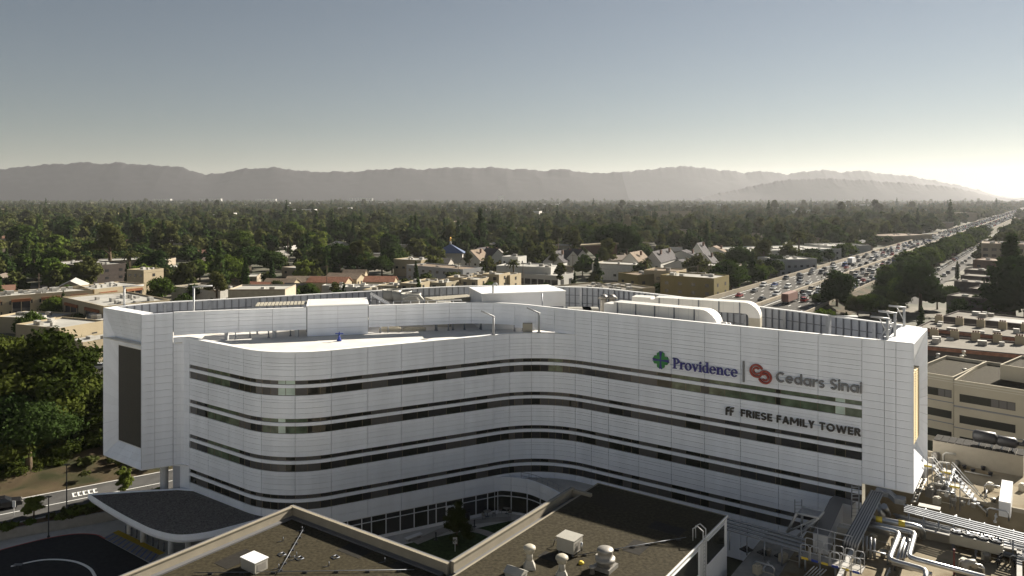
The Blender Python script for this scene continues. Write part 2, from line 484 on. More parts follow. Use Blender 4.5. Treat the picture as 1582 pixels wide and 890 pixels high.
# ---- street, bank and plaza on the left ------------------------------------
SD = Vector((0.822, 0.569, 0)); SN = Vector((-0.569, 0.822, 0))
s0 = Vector((-54.3, 98.05, 0))
def street(a, b, n0, n1, z, h, name, m, label):
    mb = MB(); mb.obox(s0 + SD * a + SN * n0 + Z * z, SD * (b - a), SN * (n1 - n0), Z * h)
    return mb.build(name, m, label=label, cat='road', kind='structure')
street(-70, 90, 0.3, 8.6, 0.0, 1.1, 'street', M['asphalt'], 'two-lane asphalt street passing under the tower overhang')
street(-70, 90, 0.0, 0.28, 0.0, 1.23, 'kerb', M['concrete_pale'], 'pale concrete kerb along the street')
street(-70, 90, 8.62, 8.95, 0.0, 1.2, 'kerb', M['concrete_pale'], 'far concrete kerb below the earth bank')
mb = MB(); mb.obox(s0 + SD * -70 + SN * 4.3 + Z * 1.1, SD * 160, SN * 0.16, Z * 0.006)
for (a, n) in [(0.0, 0.0), (0.62, 0), (1.24, 0), (1.86, 0), (2.48, 0)]:
    q = s0 + SD * (-2.2 + a) + SN * 5.6 + Z * 1.1
    mb.obox(q, SD * 0.2, SN * 1.7, Z * 0.006); mb.obox(q + SD * 0.2, SD * 0.3, SN * 0.25, Z * 0.006); mb.obox(q + SD * 0.2 + SN * 1.4, SD * 0.3, SN * 0.25, Z * 0.006)
mb.build('street_marking', M['paint'], label='white lane line and worn word painted on the street', cat='road marking', kind='structure')
# planted strip between street and plaza, held by the retaining wall
wa, wb = Vector((-66.5, 88.3, 0)), Vector((-44.0, 100.4, 0))
wd = (wb - wa).normalized(); wnn = Vector((-wd.y, wd.x, 0))
mb = MB()
mb.prism([(wa + wnn * 0.3)[:2], (wb + wnn * 0.3)[:2], (s0 + SD * 13)[:2], (s0 - SD * 14)[:2]], 0.0, 1.16)
mb.build('planting_bed', M['mulch'], label='mulched planting strip between street kerb and retaining wall', cat='ground', kind='structure')
mb = MB(); mb.obox(wa, wd * (wb - wa).length, wnn * 0.29, Z * 1.32)
mb.build('retaining_wall', M['concrete'], label='long low concrete retaining wall behind the plaza', cat='wall')
mb = MB()
mb.prism([(-90, 62), (-24, 62), (-24, 92), (-44, 100.2), (wa.x, wa.y), (-90, 76)], 0.0, 0.10)
mb.build('plaza', M['concrete_pale'], label='pale concrete plaza pavement by the canopy', cat='pavement', kind='structure')
def smooth(pts, n=8, closed=False):
    P = [Vector((p[0], p[1], p[2] if len(p) > 2 else 0)) for p in pts]; out = []
    N = len(P)
    rng = range(N) if closed else range(N - 1)
    for i in rng:
        p0 = P[(i - 1) % N] if closed or i > 0 else P[0] * 2 - P[1]
        p1, p2 = P[i], P[(i + 1) % N]
        p3 = P[(i + 2) % N] if closed or i + 2 < N else P[-1] * 2 - P[-2]
        for k in range(n):
            t = k / n
            out.append(0.5 * ((2 * p1) + (p2 - p0) * t + (2 * p0 - 5 * p1 + 4 * p2 - p3) * t * t + (3 * p1 - p0 - 3 * p2 + p3) * t ** 3))
    if not closed: out.append(P[-1])
    return out
edge = smooth([at(-60, 869), at(0, 851.7), at(58.4, 836.6), at(99, 828.7), at(124, 826.4), at(147, 827.8), at(159, 833), at(178, 843)], 6)
poly = [(p.x, p.y) for p in edge] + [tuple(at(235, 874)[:2]), (-30, 66), (-85, 66)]
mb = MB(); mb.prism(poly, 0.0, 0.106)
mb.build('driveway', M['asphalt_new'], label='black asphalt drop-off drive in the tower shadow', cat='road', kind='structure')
mb = MB(); ribbon(mb, edge[:-5], -0.16, 0.0, 0.125); ribbon(mb, edge[:-5], 0, 0, 0.125, 0.09)
mb.build('red_kerb', M['red'], label='dark red painted edge of the drop-off drive', cat='kerb', kind='structure')
arc = smooth([at(16.8, 876.5), at(58, 867.6), at(85, 865.8), at(110, 868), at(127, 873), at(140, 881), at(147, 892)], 6)
mb = MB(); ribbon(mb, arc, -0.16, 0.16, 0.112)
mb.build('island_line', M['paint'], label='white curved line painted on the black drive', cat='road marking', kind='structure')
mb = MB()
a0, a1, b0, b1 = at(159, 832.5), at(236, 872.5), at(174, 824.5), at(246, 859)
mb.face([a0 + Z * .113, a1 + Z * .113, b1 + Z * .113, b0 + Z * .113])
mb.build('crosswalk', M['concrete'], label='grey crosswalk strip beside the yellow tactile strip', cat='road marking', kind='structure')
mb = MB()
for k in range(11):
    t = (k + 0.3) / 11
    p, q = a0.lerp(a1, t), b0.lerp(b1, t - 0.0)
    d = (a1 - a0).normalized() * 0.16
    mb.face([p + Z * .118, p + d + Z * .118, q + d + Z * .118, q + Z * .118])
mb.build('crosswalk_lines', M['blue'], label='dark blue lines across the crosswalk strip', cat='road marking', kind='structure')
c0, c1 = at(183, 820.5), at(256, 856)
mb = MB(); mb.face([b0 + Z * .121, b1 + Z * .121, c1 + Z * .121, c0 + Z * .121])
mb.build('tactile_strip', mat('yellow_tactile_paving', (0.42, 0.29, 0.03), 0.8, var=0.15, scale=6), label='yellow tactile paving strip in front of the canopy columns', cat='pavement', kind='structure')
# earth bank behind the street
mb = MB(); nx, ny = 60, 12
vs = []
for i in range(nx + 1):
    for j in range(ny + 1):
        a = -75 + 175 * i / nx; n = 8.95 + 26 * j / ny
        p = s0 + SD * a + SN * n
        t = j / ny
        h = 1.15 + 2.2 * min(1, t * 1.4) + (0.35 * math.sin(a * 0.31 + n) + 0.25 * math.sin(a * 0.7 - n * 0.6)) * min(1, t * 4)
        if j == ny: h = 0.0
        vs.append((p.x, p.y, h))
mb.raw(vs, [(i * (ny + 1) + j, (i + 1) * (ny + 1) + j, (i + 1) * (ny + 1) + j + 1, i * (ny + 1) + j + 1) for i in range(nx) for j in range(ny)], smooth=True)
mb.build('earth_bank', M['dirt'], label='dry grassy slope rising behind the street', cat='slope', kind='structure')

# ---- mountains --------------------------------------------------------------
MTM = mat('mountain_chaparral', (0.03, 0.027, 0.03), 0.95, var=0.12, scale=0.004, detail=8)
def ridge(name, prof, Y, label, depth=480, base_py=309, rough=1.0, seed=1):
    rg = np.random.default_rng(seed)
    px = np.array([p[0] for p in prof], float); py = np.array([p[1] for p in prof], float)
    n = 420; xs = np.linspace(px[0], px[-1], n); ys = np.interp(xs, px, py)
    for o_, a_ in ((9, 0.5), (23, 0.6), (47, 0.5), (83, 0.4), (150, 0.3)):
        ph = rg.uniform(0, 6.28, 3)
        ys = ys - rough * a_ * (np.sin(xs / (px[-1] - px[0]) * o_ * 6.28 * 1.0 + ph[0]) + 0.5 * np.sin(xs * 0.9 / o_ + ph[1]))
    X = (xs - CX) * Y / FP; hgt = np.maximum((HY - ys) / FP * Y + H, 5.0)
    ks = np.hanning(41); ks /= ks.sum(); hs_m = np.convolve(np.pad(hgt, 20, 'edge'), ks, 'valid')
    rows = 22; vs = []
    g1 = rg.normal(0, 1, (rows + 1, n))
    ker = np.hanning(9); ker /= ker.sum()
    g1 = np.array([np.convolve(r_, ker, 'same') for r_ in g1])
    for j in range(rows + 1):
        t = j / rows               # 0 front foot, 1 crest
        prof_t = t ** 0.95
        for i in range(n):
            gul = 1 - (0.06 * abs(math.sin(X[i] / 170.0 + 2.2 * math.sin(X[i] / 460.0) + 0.8 * t)) + 0.02 * g1[j, i]) * (1 - t) * t * 3.2
            vs.append((X[i] * (1 - 0.0 * (1 - t)) , Y - depth * (1 - t), max(0.5, (hs_m[i] + (hgt[i] - hs_m[i]) * t ** 5) * prof_t * gul) - (1.0 if j == 0 else 0)))
    for i in range(n):
        vs.append((X[i], Y + 500, 0))
    fs = [(j * n + i, j * n + i + 1, (j + 1) * n + i + 1, (j + 1) * n + i) for j in range(rows + 1) for i in range(n - 1)]
    mb = MB(); mb.raw(vs, fs, smooth=True)
    return mb.build(name, MTM, label=label, cat='mountains', kind='structure')
MTS = 6800
ridge('mountains', [(-160, 268), (-80, 262), (0, 262), (40, 258), (70, 253.5), (125, 250.5), (165, 253), (180, 250.5), (230, 254), (280, 258), (318, 270), (345, 266.5),
      (380, 261.5), (425, 258.5), (470, 264), (500, 266.5), (560, 264.5), (580, 261), (620, 260), (655, 263), (690, 258.5), (760, 259), (840, 263),
      (870, 261), (905, 267), (960, 266)], MTS, 'grey mauve mountain range along the left horizon', seed=3, rough=1.0)
ridge('mountains', [(800, 300), (850, 285), (905, 270), (960, 266.5), (1000, 262), (1050, 257), (1080, 258.5), (1125, 263), (1150, 268), (1180, 264), (1215, 270), (1250, 264.5),
      (1285, 262), (1300, 267), (1320, 264), (1350, 266.5), (1400, 271), (1450, 279), (1490, 288), (1540, 303), (1600, 309)], MTS + 1300, 'pale hazy mountain range fading out to the right', seed=8, rough=1.0)
ridge('foothills', [(1080, 306), (1150, 290), (1200, 279), (1250, 276), (1300, 276.5), (1350, 279), (1400, 283), (1475, 289), (1540, 305), (1580, 309)], MTS - 500, 'low hazy foothill ridge in front of the right range', depth=260, seed=12, rough=0.9)
# ================================================================ TOWER
class Path:
    def __init__(s, pts):
        s.p = [Vector((p[0], p[1], 0)) for p in pts]
        s.c = [0.0]
        for a, b in zip(s.p, s.p[1:]): s.c.append(s.c[-1] + (b - a).length)
        s.L = s.c[-1]
        n = len(s.p); s.n = []
        for k in range(n):
            t = (s.p[min(k + 1, n - 1)] - s.p[max(k - 1, 0)]).normalized()
            s.n.append(Vector((t.y, -t.x, 0)))
    def loc(s, q):
        q = min(max(q, 0.0), s.L)
        k = 0
        lo, hi = 0, len(s.c) - 2
        while lo < hi:
            mid = (lo + hi + 1) // 2
            if s.c[mid] <= q: lo = mid
            else: hi = mid - 1
        k = lo
        f = (q - s.c[k]) / max(1e-9, s.c[k + 1] - s.c[k])
        return k, f
    def pos(s, q):
        k, f = s.loc(q); return s.p[k].lerp(s.p[k + 1], f)
    def nrm(s, q):
        k, f = s.loc(q); return s.n[k].lerp(s.n[k + 1], f).normalized()
    def at_px(s, px):
        k_ = (px - CX) / FP
        for i in range(len(s.p) - 1):
            a, b = s.p[i], s.p[i + 1]
            fa, fb = a.x - k_ * a.y, b.x - k_ * b.y
            if fa <= 0 <= fb or fb <= 0 <= fa:
                return s.c[i] + (s.c[i + 1] - s.c[i]) * fa / (fa - fb)
        return s.L
    def stations(s, a, b):
        e = 0.02
        return [a] + [c for c in s.c if a + e < c < b - e] + [b]

def fillet(A, C, B, r, n=10):
    d1, d2 = (A - C).normalized(), (B - C).normalized()
    ang = d1.angle(d2); T = r / math.tan(ang / 2)
    p1, p2 = C + d1 * T, C + d2 * T
    ctr = C + (d1 + d2).normalized() * (r / math.sin(ang / 2))
    v1, v2 = p1 - ctr, p2 - ctr
    tot = v1.angle(v2); sgn = 1 if v1.cross(v2).z > 0 else -1
    return [ctr + Matrix.Rotation(sgn * tot * k / n, 3, 'Z') @ v1 for k in range(n + 1)]

def strip(mb, path, a, b, z0, z1, o0, o1, m=0):
    """solid slab that follows the wall from a to b, z0..z1, between offsets o0 (inner) and o1 (outer)"""
    st = path.stations(a, b); n = len(st); vs = []
    for q in st:
        p, nn = path.pos(q), path.nrm(q)
        i_, o_ = p + nn * o0, p + nn * o1
        vs += [(i_.x, i_.y, z0), (o_.x, o_.y, z0), (o_.x, o_.y, z1), (i_.x, i_.y, z1)]
    fs = []
    for k in range(n - 1):
        A, B = 4 * k, 4 * k + 4
        fs += [(A + 1, B + 1, B + 2, A + 2), (A + 2, B + 2, B + 3, A + 3), (A + 3, B + 3, B, A), (A, B, B + 1, A + 1)]
    e = 4 * (n - 1)
    fs += [(0, 1, 2, 3), (e + 3, e + 2, e + 1, e)]
    mb.raw(vs, fs, m)

v3 = lambda x, y: Vector((x, y, 0))
P_left = v3(-43.3, 95.9)
c1, c2 = v3(-26.46, 85.27), v3(4.0, 101.05)
P_end = v3(40.3, 75.4)
uA = v3(-41.0, 95.55)
flt = [P_left, v3(-42.9, 96.1), v3(-42.45, 96.22), v3(-42.0, 96.16), v3(-41.5, 95.9), uA]
front = flt + fillet(uA, c1, c2, 10.0, 14) + fillet(c1, c2, P_end, 11.0, 12) + [P_end]
FRONT = Path(front)
scr = [P_left + V * 0.05, v3(-42.0, 96.45), v3(-39.8, 97.0), v3(-36, 98.1)] + fillet(v3(-36, 98.1), v3(-2.56, 105.97), v3(8.3, 98.3), 13.0, 12)
s_merge = FRONT.at_px(889)
scr += [FRONT.pos(s_merge)]
SCREEN = Path(scr)
ZT, ZB = 26.85, 23.6              # top of the roof screen, top of the lower parapet
BANDS = [18.6 - 4.42 * i for i in range(4)]
tower = empty('medical_tower', (0, 92, 0), 'white panelled curving medical tower with dark ribbon windows', 'building')

# ---- core walls behind the cladding (closed body) ----------------------------
back = [(-54.0, 100.6), (-49.1, 105.0), (-42.9, 107.9), (-22.4, 117.8), (-15, 121.9), (-6.9, 124.6), (1, 125.2), (9.1, 123.6), (16.5, 119.9), (33.1, 101.3), (46.5, 84.1)]
BACK = Path([(p.x, p.y) for p in smooth(back, 4)])
mb = MB()
inner = []
for q in FRONT.stations(0, FRONT.L - 8.5): p = FRONT.pos(q) - FRONT.nrm(q) * 0.14; inner.append((p.x, p.y))
e_in = FRONT.pos(FRONT.L - 8.5) + V * 11.0
bk = [(p.x, p.y) for p in reversed(BACK.p) if p.x < 36 and p.x > -42]
core = inner + [tuple(e_in[:2])] + bk
mb.prism(core, 0.3, 22.95)
core_part = mb.build('core_wall', M['panel_edge'], tower)
mb = MB(); mb.prism([(p[0] + 0.0, p[1]) for p in core], 22.96, 23.02)
mb.build('roof_deck', M['deck'], tower)

# ---- joints ------------------------------------------------------------------
vj_px = [292.9, 322.5, 354.3, 377, 404.4, 456, 511.8, 568, 620, 669.3, 717.4, 762.9, 787.2, 821, 856, 888.8, 913.9, 940.4, 987.2, 1037.3, 1089, 1144.5, 1203, 1264]
S_W0, S_W1 = FRONT.at_px(292.9), FRONT.at_px(1331.7)
VJ = [FRONT.at_px(p) for p in vj_px] + [S_W1]
PAN = []         # (area, function) of every cladding panel
G = 0.028
def add_panel(path, a, b, z0, z1, o1=0.05, gv=0.024, gh=0.011):
    mb = MB(); strip(mb, path, a + gv, b - gv, z0 + gh, z1 - gh, -0.135, o1)
    PAN.append(((b - a) * (z1 - z0), mb))
def rows(z0, z1, fr): return [z0 + (z1 - z0) * f for f in fr]
SP = [0, 0.22, 0.45, 0.69, 0.81, 1.0]
def column_rows(s):
    """list of (z0, z1) panel rows under the parapet for the bay that starts at s"""
    out = []
    for i, zb in enumerate(BANDS):
        top = zb + 1.74
        hi = ZB if i == 0 else BANDS[i - 1]
        fr = [0, 0.16, 0.38, 0.5, 0.62, 0.80, 1.0] if i == 0 else SP
        r = rows(top, hi, fr); out += list(zip(r, r[1:]))
        out.append((zb + 0.87, zb + 1.28))
    return out
gf_end = FRONT.at_px(780)
for a, b in zip(VJ, VJ[1:]):
    for z0, z1 in column_rows(a):
        add_panel(FRONT, a, b, z0, z1)
    if a < FRONT.at_px(785):
        r = rows(3.3, BANDS[3], [0, 0.45, 1.0])
    else:
        r = rows(0.3, BANDS[3], [0, 0.5, 1.0])
    for z0, z1 in zip(r, r[1:]): add_panel(FRONT, a, b, z0, z1)
    if a >= s_merge - 0.1:           # right wing carries the cladding up to the top
        r = rows(ZB, ZT, [0, 0.13, 0.3, 0.48, 0.62, 0.72, 1.0])
        for z0, z1 in zip(r, r[1:]): add_panel(FRONT, a, b, z0, z1)
# fillet strip beside the left block, full height
zl = [0.3, 2.4, 4.4] + [7.4 + 16.2 * k / 19 for k in range(20)]
for z0, z1 in zip(zl, zl[1:]):
    add_panel(FRONT, 0.02 if z0 >= 7.3 else FRONT.at_px(278), S_W0, z0, z1)
# blank end bays of the right wing
ej = [S_W1, FRONT.at_px(1366.4), FRONT.at_px(1384.3), FRONT.L]
zr = [11.9 + (ZT - 11.9) * k / 19 for k in range(20)]
for a, b in zip(ej, ej[1:]):
    for z0, z1 in zip(zr, zr[1:]): add_panel(FRONT, a, b, z0, z1)
# left block: front face
PB, PA = v3(-46.5, 94.2), v3(-54.3, 99.8)
LB = Path([(PB.x, PB.y), (P_left.x, P_left.y)])
lj = [0, LB.L * 0.42, LB.L]
zz = [7.4 + (ZT - 7.4) * k / 22 for k in range(23)]
for a, b in zip(lj, lj[1:]):
    for z0, z1 in zip(zz, zz[1:]): add_panel(LB, a, b, z0, z1)
# roof screen above the terrace
sj = [0.02] + [SCREEN.at_px(p) for p in (316, 369, 421, 473.5)] + [SCREEN.at_px(p) for p in (569.5, 612, 654, 694, 728, 762, 795, 828, 857)] + [SCREEN.L - 0.05]
for k, (a, b) in enumerate(zip(sj, sj[1:])):
    if k == 4: continue              # the stair penthouse stands here
    z_lo = 23.95 if k < 11 else 23.65
    r = rows(z_lo, ZT, [0, 0.14, 0.3, 0.52, 0.68, 0.85, 1.0])
    for z0, z1 in zip(r, r[1:]): add_panel(SCREEN, a, b, z0, z1)

PAN.sort(key=lambda t: -t[0])
rest = MB()
for i, (ar, mbp) in enumerate(PAN):
    if i < 300: mbp.build('facade_panel', M['panel'], core_part)
    else: rest.raw(mbp.v, mbp.f)
o = rest.build('small_panels', M['panel'], core_part); o['kind'] = 'stuff'

# backing of the upper walls so that joints read dark
mb = MB()
strip(mb, FRONT, s_merge, FRONT.L - 0.1, 22.9, ZT - 0.02, -0.4, -0.14)
strip(mb, FRONT, S_W1, FRONT.L - 0.1, 11.95, 22.9, -0.4, -0.14)
strip(mb, LB, 0.1, LB.L, 7.45, ZT - 0.02, -0.4, -0.14)
strip(mb, SCREEN, 0.1, sj[4], 23.97, ZT - 0.02, -0.3, -0.14)
strip(mb, SCREEN, sj[5], SCREEN.L - 0.1, 23.97, ZT - 0.02, -0.3, -0.14)
strip(mb, FRONT, 0.05, s_merge + 0.5, 22.9, ZB - 0.02, -0.35, -0.14)
mb.build('cladding_backing', M['panel_edge'], tower)
# copings
mb = MB()
strip(mb, FRONT, 0.05, s_merge + 0.2, ZB, ZB + 0.07, -0.62, 0.09)
mb.build('parapet_coping', M['coping'], tower)
mb = MB()
strip(mb, SCREEN, 0.05, sj[4] - 0.02, ZT, ZT + 0.06, -0.35, 0.08)
strip(mb, SCREEN, sj[5] + 0.02, SCREEN.L, ZT, ZT + 0.06, -0.35, 0.08)
strip(mb, FRONT, s_merge, FRONT.L - 2.6, ZT, ZT + 0.06, -0.45, 0.08)
mb.build('screen_coping', M['coping'], tower)
# inner (roof side) sheets of terrace parapet: it slopes up from the deck
# ---- ribbon windows ----------------------------------------------------------
PX = [292.9, 303, 320, 330.5, 341, 354.3, 369, 377, 386, 395, 404.8, 417.4, 429, 441, 456, 475, 495, 511.8, 535, 560, 574, 599, 622, 645, 662, 690, 712, 736, 754, 774, 786.7, 795, 808, 821, 834.5, 847.4, 858, 869, 879, 889.9, 900, 920, 940.4, 962, 975, 987.2, 1015, 1037.5, 1059, 1082, 1095, 1119, 1143, 1168, 1198, 1206, 1236, 1263, 1290, 1306, 1331.7]
PS = [FRONT.at_px(p) for p in PX]
pane_mb = []
wr = random.Random(4)
for bi, zb in enumerate(BANDS):
    for k, (a, b) in enumerate(zip(PS, PS[1:])):
        p = PX[k]
        t = wr.random()
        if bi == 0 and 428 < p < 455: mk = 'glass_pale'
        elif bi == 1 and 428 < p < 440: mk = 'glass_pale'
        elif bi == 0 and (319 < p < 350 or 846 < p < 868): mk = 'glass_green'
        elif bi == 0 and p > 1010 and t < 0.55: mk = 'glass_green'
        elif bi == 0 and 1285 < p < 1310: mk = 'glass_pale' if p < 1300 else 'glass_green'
        elif bi in (1, 2) and 319 < p < 360: mk = 'glass_green'
        elif bi == 1 and 404 < p < 475 and t < 0.7: mk = 'glass_green'
        elif t < 0.36: mk = 'glass_blind'
        elif t < 0.66: mk = 'glass_dark'
        else: mk = 'glass_black'
        for z0, z1 in ((zb, zb + 0.87), (zb + 1.28, zb + 1.74)):
            mb = MB(); strip(mb, FRONT, a + 0.025, b - 0.025, z0 + 0.03, z1 - 0.03, -0.13, -0.09)
            pane_mb.append(((b - a) * (z1 - z0), mb, mk, bi))
FRAMES = []
for zb in BANDS:
    mb = MB()
    for z in (zb, zb + 0.84, zb + 1.28, zb + 1.71): strip(mb, FRONT, S_W0, S_W1, z, z + 0.03, -0.13, -0.06)
    for k, q in enumerate(PS):
        for z0, z1 in ((zb, zb + 0.87), (zb + 1.28, zb + 1.74)):
            if S_W0 < q < S_W1: strip(mb, FRONT, q - 0.025, q + 0.025, z0 + 0.03, z1 - 0.03, -0.13, -0.07)
    FRAMES.append(mb.build('window_frame', M['mullion'], tower))
pane_mb.sort(key=lambda t: -t[0])
restp = MB(); gm = ['glass_dark', 'glass_blind', 'glass_black', 'glass_green', 'glass_pale']
for i, (ar, mbp, mk, bi) in enumerate(pane_mb):
    if i < 300: mbp.build('window_pane', M[mk], FRAMES[bi])
    else: restp.raw(mbp.v, mbp.f, gm.index(mk))
o = restp.build('small_panes', [M[g] for g in gm], tower); o['kind'] = 'stuff'

# ---- ground floor glazing along the courtyard ---------------------------------
gs = [FRONT.at_px(p) for p in (513, 537, 559, 574, 596.5, 618.5, 640, 661.5, 674, 689.5, 715, 735.5, 753.5, 769, 784)]
for k, (a, b) in enumerate(zip(gs, gs[1:])):
    for z0, z1 in ((0.75, 2.55), (2.61, 3.24)):
        mb = MB(); strip(mb, FRONT, a + 0.04, b - 0.04, z0, z1, -0.13, -0.08)
        mb.build('ground_floor_pane', M['glass_dark' if (k * 7) % 3 else 'glass_black'], tower)
mb = MB()
strip(mb, FRONT, gs[0], gs[-1], 3.22, 3.31, -0.13, 0.03); strip(mb, FRONT, gs[0], gs[-1], 2.55, 2.62, -0.13, 0.02); strip(mb, FRONT, gs[0], gs[-1], 0.4, 0.76, -0.13, 0.04)
for q in gs: strip(mb, FRONT, q - 0.05, q + 0.05, 0.76, 3.22, -0.13, 0.02)
mb.build('glazing_frame', M['mullion_white'], tower)
mb = MB()
a, b = gs[9], gs[10]
for q in (a + 0.12, (a + b) / 2, b - 0.12): strip(mb, FRONT, q - 0.06, q + 0.06, 0.45, 2.5, -0.05, 0.08)
for z in (0.45, 1.3, 2.42): strip(mb, FRONT, a + 0.12, b - 0.12, z, z + 0.1, -0.05, 0.08)
mb.build('double_door', M['mullion_white'], tower)

# ---- splayed picture-frame ends ------------------------------------------------
def splay(A, B, inward, rec, zt, zb_, it0, it1, izt, izb, name_prefix, rows_top, fin):
    """frame with outer corners A, B (plan) and z zb_..zt; the inner opening is set back by rec"""
    d = (B - A); Ln = d.length; d.normalize()
    oA, oB = A, B; iA = A + d * it0 + inward * rec; iB = A + d * it1 + inward * rec
    def quad(p, q, r, s, nu, nv, mname):
        # p,q lower edge, r,s upper edge (r above q); split into small proud panels
        nrm_ = (q - p).cross(s - p).normalized()
        if nrm_.dot(Vector((0, 0, H)) - p) < 0 and False: nrm_ = -nrm_
        mb2 = MB(); mb2.face([p, q, r, s]); mb2.build('splay_backing', M['panel_edge'], tower)
        for i in range(nu):
            for j in range(nv):
                def pt(u, v): return (p.lerp(q, u)).lerp(s.lerp(r, u), v)
                lu, lv = (q - p).length, (s - p).length
                g1, g2 = 0.02 / max(lu, .1), 0.014 / max(lv, .1)
                u0, u1, w0, w1 = i / nu + g1, (i + 1) / nu - g1, j / nv + g2, (j + 1) / nv - g2
                c = [pt(u0, w0), pt(u1, w0), pt(u1, w1), pt(u0, w1)]
                n_ = -inward
                mb3 = MB(); f_ = [x + n_ * 0.05 for x in c]
                mb3.raw(c + f_, [(4, 5, 6, 7), (0, 1, 5, 4), (1, 2, 6, 5), (2, 3, 7, 6), (3, 0, 4, 7)])
                mb3.build(mname, M['panel'], tower)
    z_ = lambda p, z: Vector((p.x, p.y, z))
    quad(z_(iA, izt), z_(iB, izt), z_(oB, zt), z_(oA, zt), 3, rows_top, 'splay_panel')
    quad(z_(oA, zb_), z_(oB, zb_), z_(iB, izb), z_(iA, izb), 3, 3, 'splay_panel')
    quad(z_(oA, zb_), z_(iA, izb), z_(iA, izt), z_(oA, zt), 1, 14, 'splay_panel')
    quad(z_(iB, izb), z_(oB, zb_), z_(oB, zt), z_(iB, izt), 1, 14, 'splay_panel')
    if fin == 'grille':
        mb2 = MB(); mb2.obox(z_(iA, izb) - inward * 0.02, iB - iA, inward * 0.1, Z * (izt - izb)); mb2.build('bronze_screen', M['grille'], tower)
        mb2 = MB()
        for (p, q) in ((z_(iA, izb), z_(iB, izb)), (z_(iA, izt), z_(iB, izt))):
            mb2.obox(p - inward * 0.08 - Z * 0.06, q - p, inward * 0.06, Z * 0.12)
        mb2.build('screen_frame', M['coping'], tower)
    else:
        mb2 = MB(); mb2.obox(z_(iA, izb), iB - iA, inward * 0.1, Z * (izt - izb)); mb2.build('end_glazing', M['glass_dark'], tower)
        n = 28
        for k in range(n):
            z = izb + (izt - izb) * (k + 0.2) / n
            mb2 = MB(); mb2.obox(z_(iA, z) - inward * 0.7 + d * 0.1, (iB - iA) - d * 0.2, inward * 0.55, Z * 0.15)
            mb2.build('louvre_fin', M['fin_gold'], tower)
        for f_ in (0.03, 0.35, 0.65, 0.97):
            mb2 = MB(); mb2.obox(z_(iA.lerp(iB, f_), izb) - inward * 0.7, d * 0.08, inward * 0.7, Z * (izt - izb)); mb2.build('louvre_post', M['steel_dark'], tower)
splay(PA, PB, V, 1.2, ZT, 7.4, 1.65, 7.95, 22.05, 9.3, 'left', 9, 'grille')
PD = v3(46.5, 84.1)
splay(P_end, PD, -U, 1.3, ZT, 11.9, 0.9, 9.2, 22.9, 15.2, 'right', 12, 'fin')
# soffits, rear cladding, roof caps
mb = MB(); mb.prism([PA[:2], PB[:2], P_left[:2], tuple(FRONT.pos(S_W0)[:2]), (-38, 104), (-49.1, 104.8), (-54.1, 100.5)], 7.3, 7.42)
mb.build('soffit', M['coping'], tower)
q0 = FRONT.pos(S_W1)
mb = MB(); mb.prism([q0[:2], P_end[:2], PD[:2], (q0 + V * 12)[:2]], 11.78, 11.9)
mb.build('soffit', M['coping'], tower)
mb = MB(); mb.prism([q0[:2], (P_end - U * 1.5)[:2], (PD - U * 1.5)[:2], (q0 + V * 12)[:2]], 22.9, 23.02); mb.build("roof_deck", M["deck"], tower)
mb = MB(); mb.prism([PA[:2], PB[:2], P_left[:2], (-36, 97.5), (-38, 107), (-49.1, 104.9)], 22.9, 23.015)
mb.build('roof_deck', M['deck'], tower)
mb = MB()
mb.obox(Vector((P_end.x, P_end.y, ZT)), PD - P_end, -U * 2.6, Z * 0.07)
mb.build('end_cap', M['coping'], tower)
mb = MB(); d = (PB - PA)
mb.obox(Vector((PA.x, PA.y, ZT)), d, V * 1.5, Z * 0.07)
mb.build('end_cap', M['coping'], tower)
# rear wall and the inner face of the high roof screen
mb = MB(); strip(mb, BACK, 0.3, BACK.L - 0.2, 7.5, 22.9, -0.3, 0.05)
mb.build('rear_wall', M['panel'], tower)
mb = MB(); strip(mb, BACK, 0.3, BACK.L - 1.2, 22.9, ZT - 0.02, -0.05, 0.03)
screen_part = mb.build('rear_screen', M['screen'], tower)
mb = MB(); strip(mb, BACK, 0.3, BACK.L - 0.6, ZT - 0.02, ZT + 0.1, -0.1, 0.34)
mb.build('screen_rail', M['coping'], screen_part)
q = 1.2; k = 0
pm = MB(); pm.box((0, 0, 0), (0.14, 0.13, ZT - 23.0)); post_me = pm.mesh('screen_post', [M['steel_dark']])
pm = MB(); pm.box((0, 0, 0), (0.34, 0.4, ZT - 23.0)); post_me2 = pm.mesh('screen_column', [M['steel']])
while q < BACK.L - 2:
    p, nn = BACK.pos(q), BACK.nrm(q)
    big = k % 6 == 0
    p = p + nn * (0.22 if big else 0.12)
    inst('screen_column' if big else 'screen_post', post_me2 if big else post_me, screen_part, (p.x, p.y - 92, 23.0), math.atan2(nn.y, nn.x))
    q += 0.98; k += 1
for z in (24.2, 25.5):
    mb = MB(); strip(mb, BACK, 0.6, BACK.L - 1.5, z, z + 0.1, 0.031, 0.1); mb.build('screen_girt', M['steel_dark'], screen_part)
# screen columns and bracing under the terrace screen
for p_ in (347, 421, 456):
    a = SCREEN.pos(SCREEN.at_px(p_)) + V * 0.3
    mb = MB(); mb.box((a.x, a.y, 23.02), (0.42, 0.42, 1.0)); mb.build('screen_stub', M['steel_white'], tower)
for p_ in (360, 374, 411, 437, 578, 590, 667, 672, 690, 694, 712, 734, 741, 792, 800):
    a = SCREEN.pos(SCREEN.at_px(p_)) + V * (0.4 + (p_ % 3) * 0.4)
    mb = MB(); mb.tube([(a.x, a.y, 23.02), (a.x, a.y, 24.1)], 0.09, 6); mb.box((a.x, a.y, 23.02), (0.3, 0.3, 0.12)); mb.build('screen_stub', M['steel'], tower)
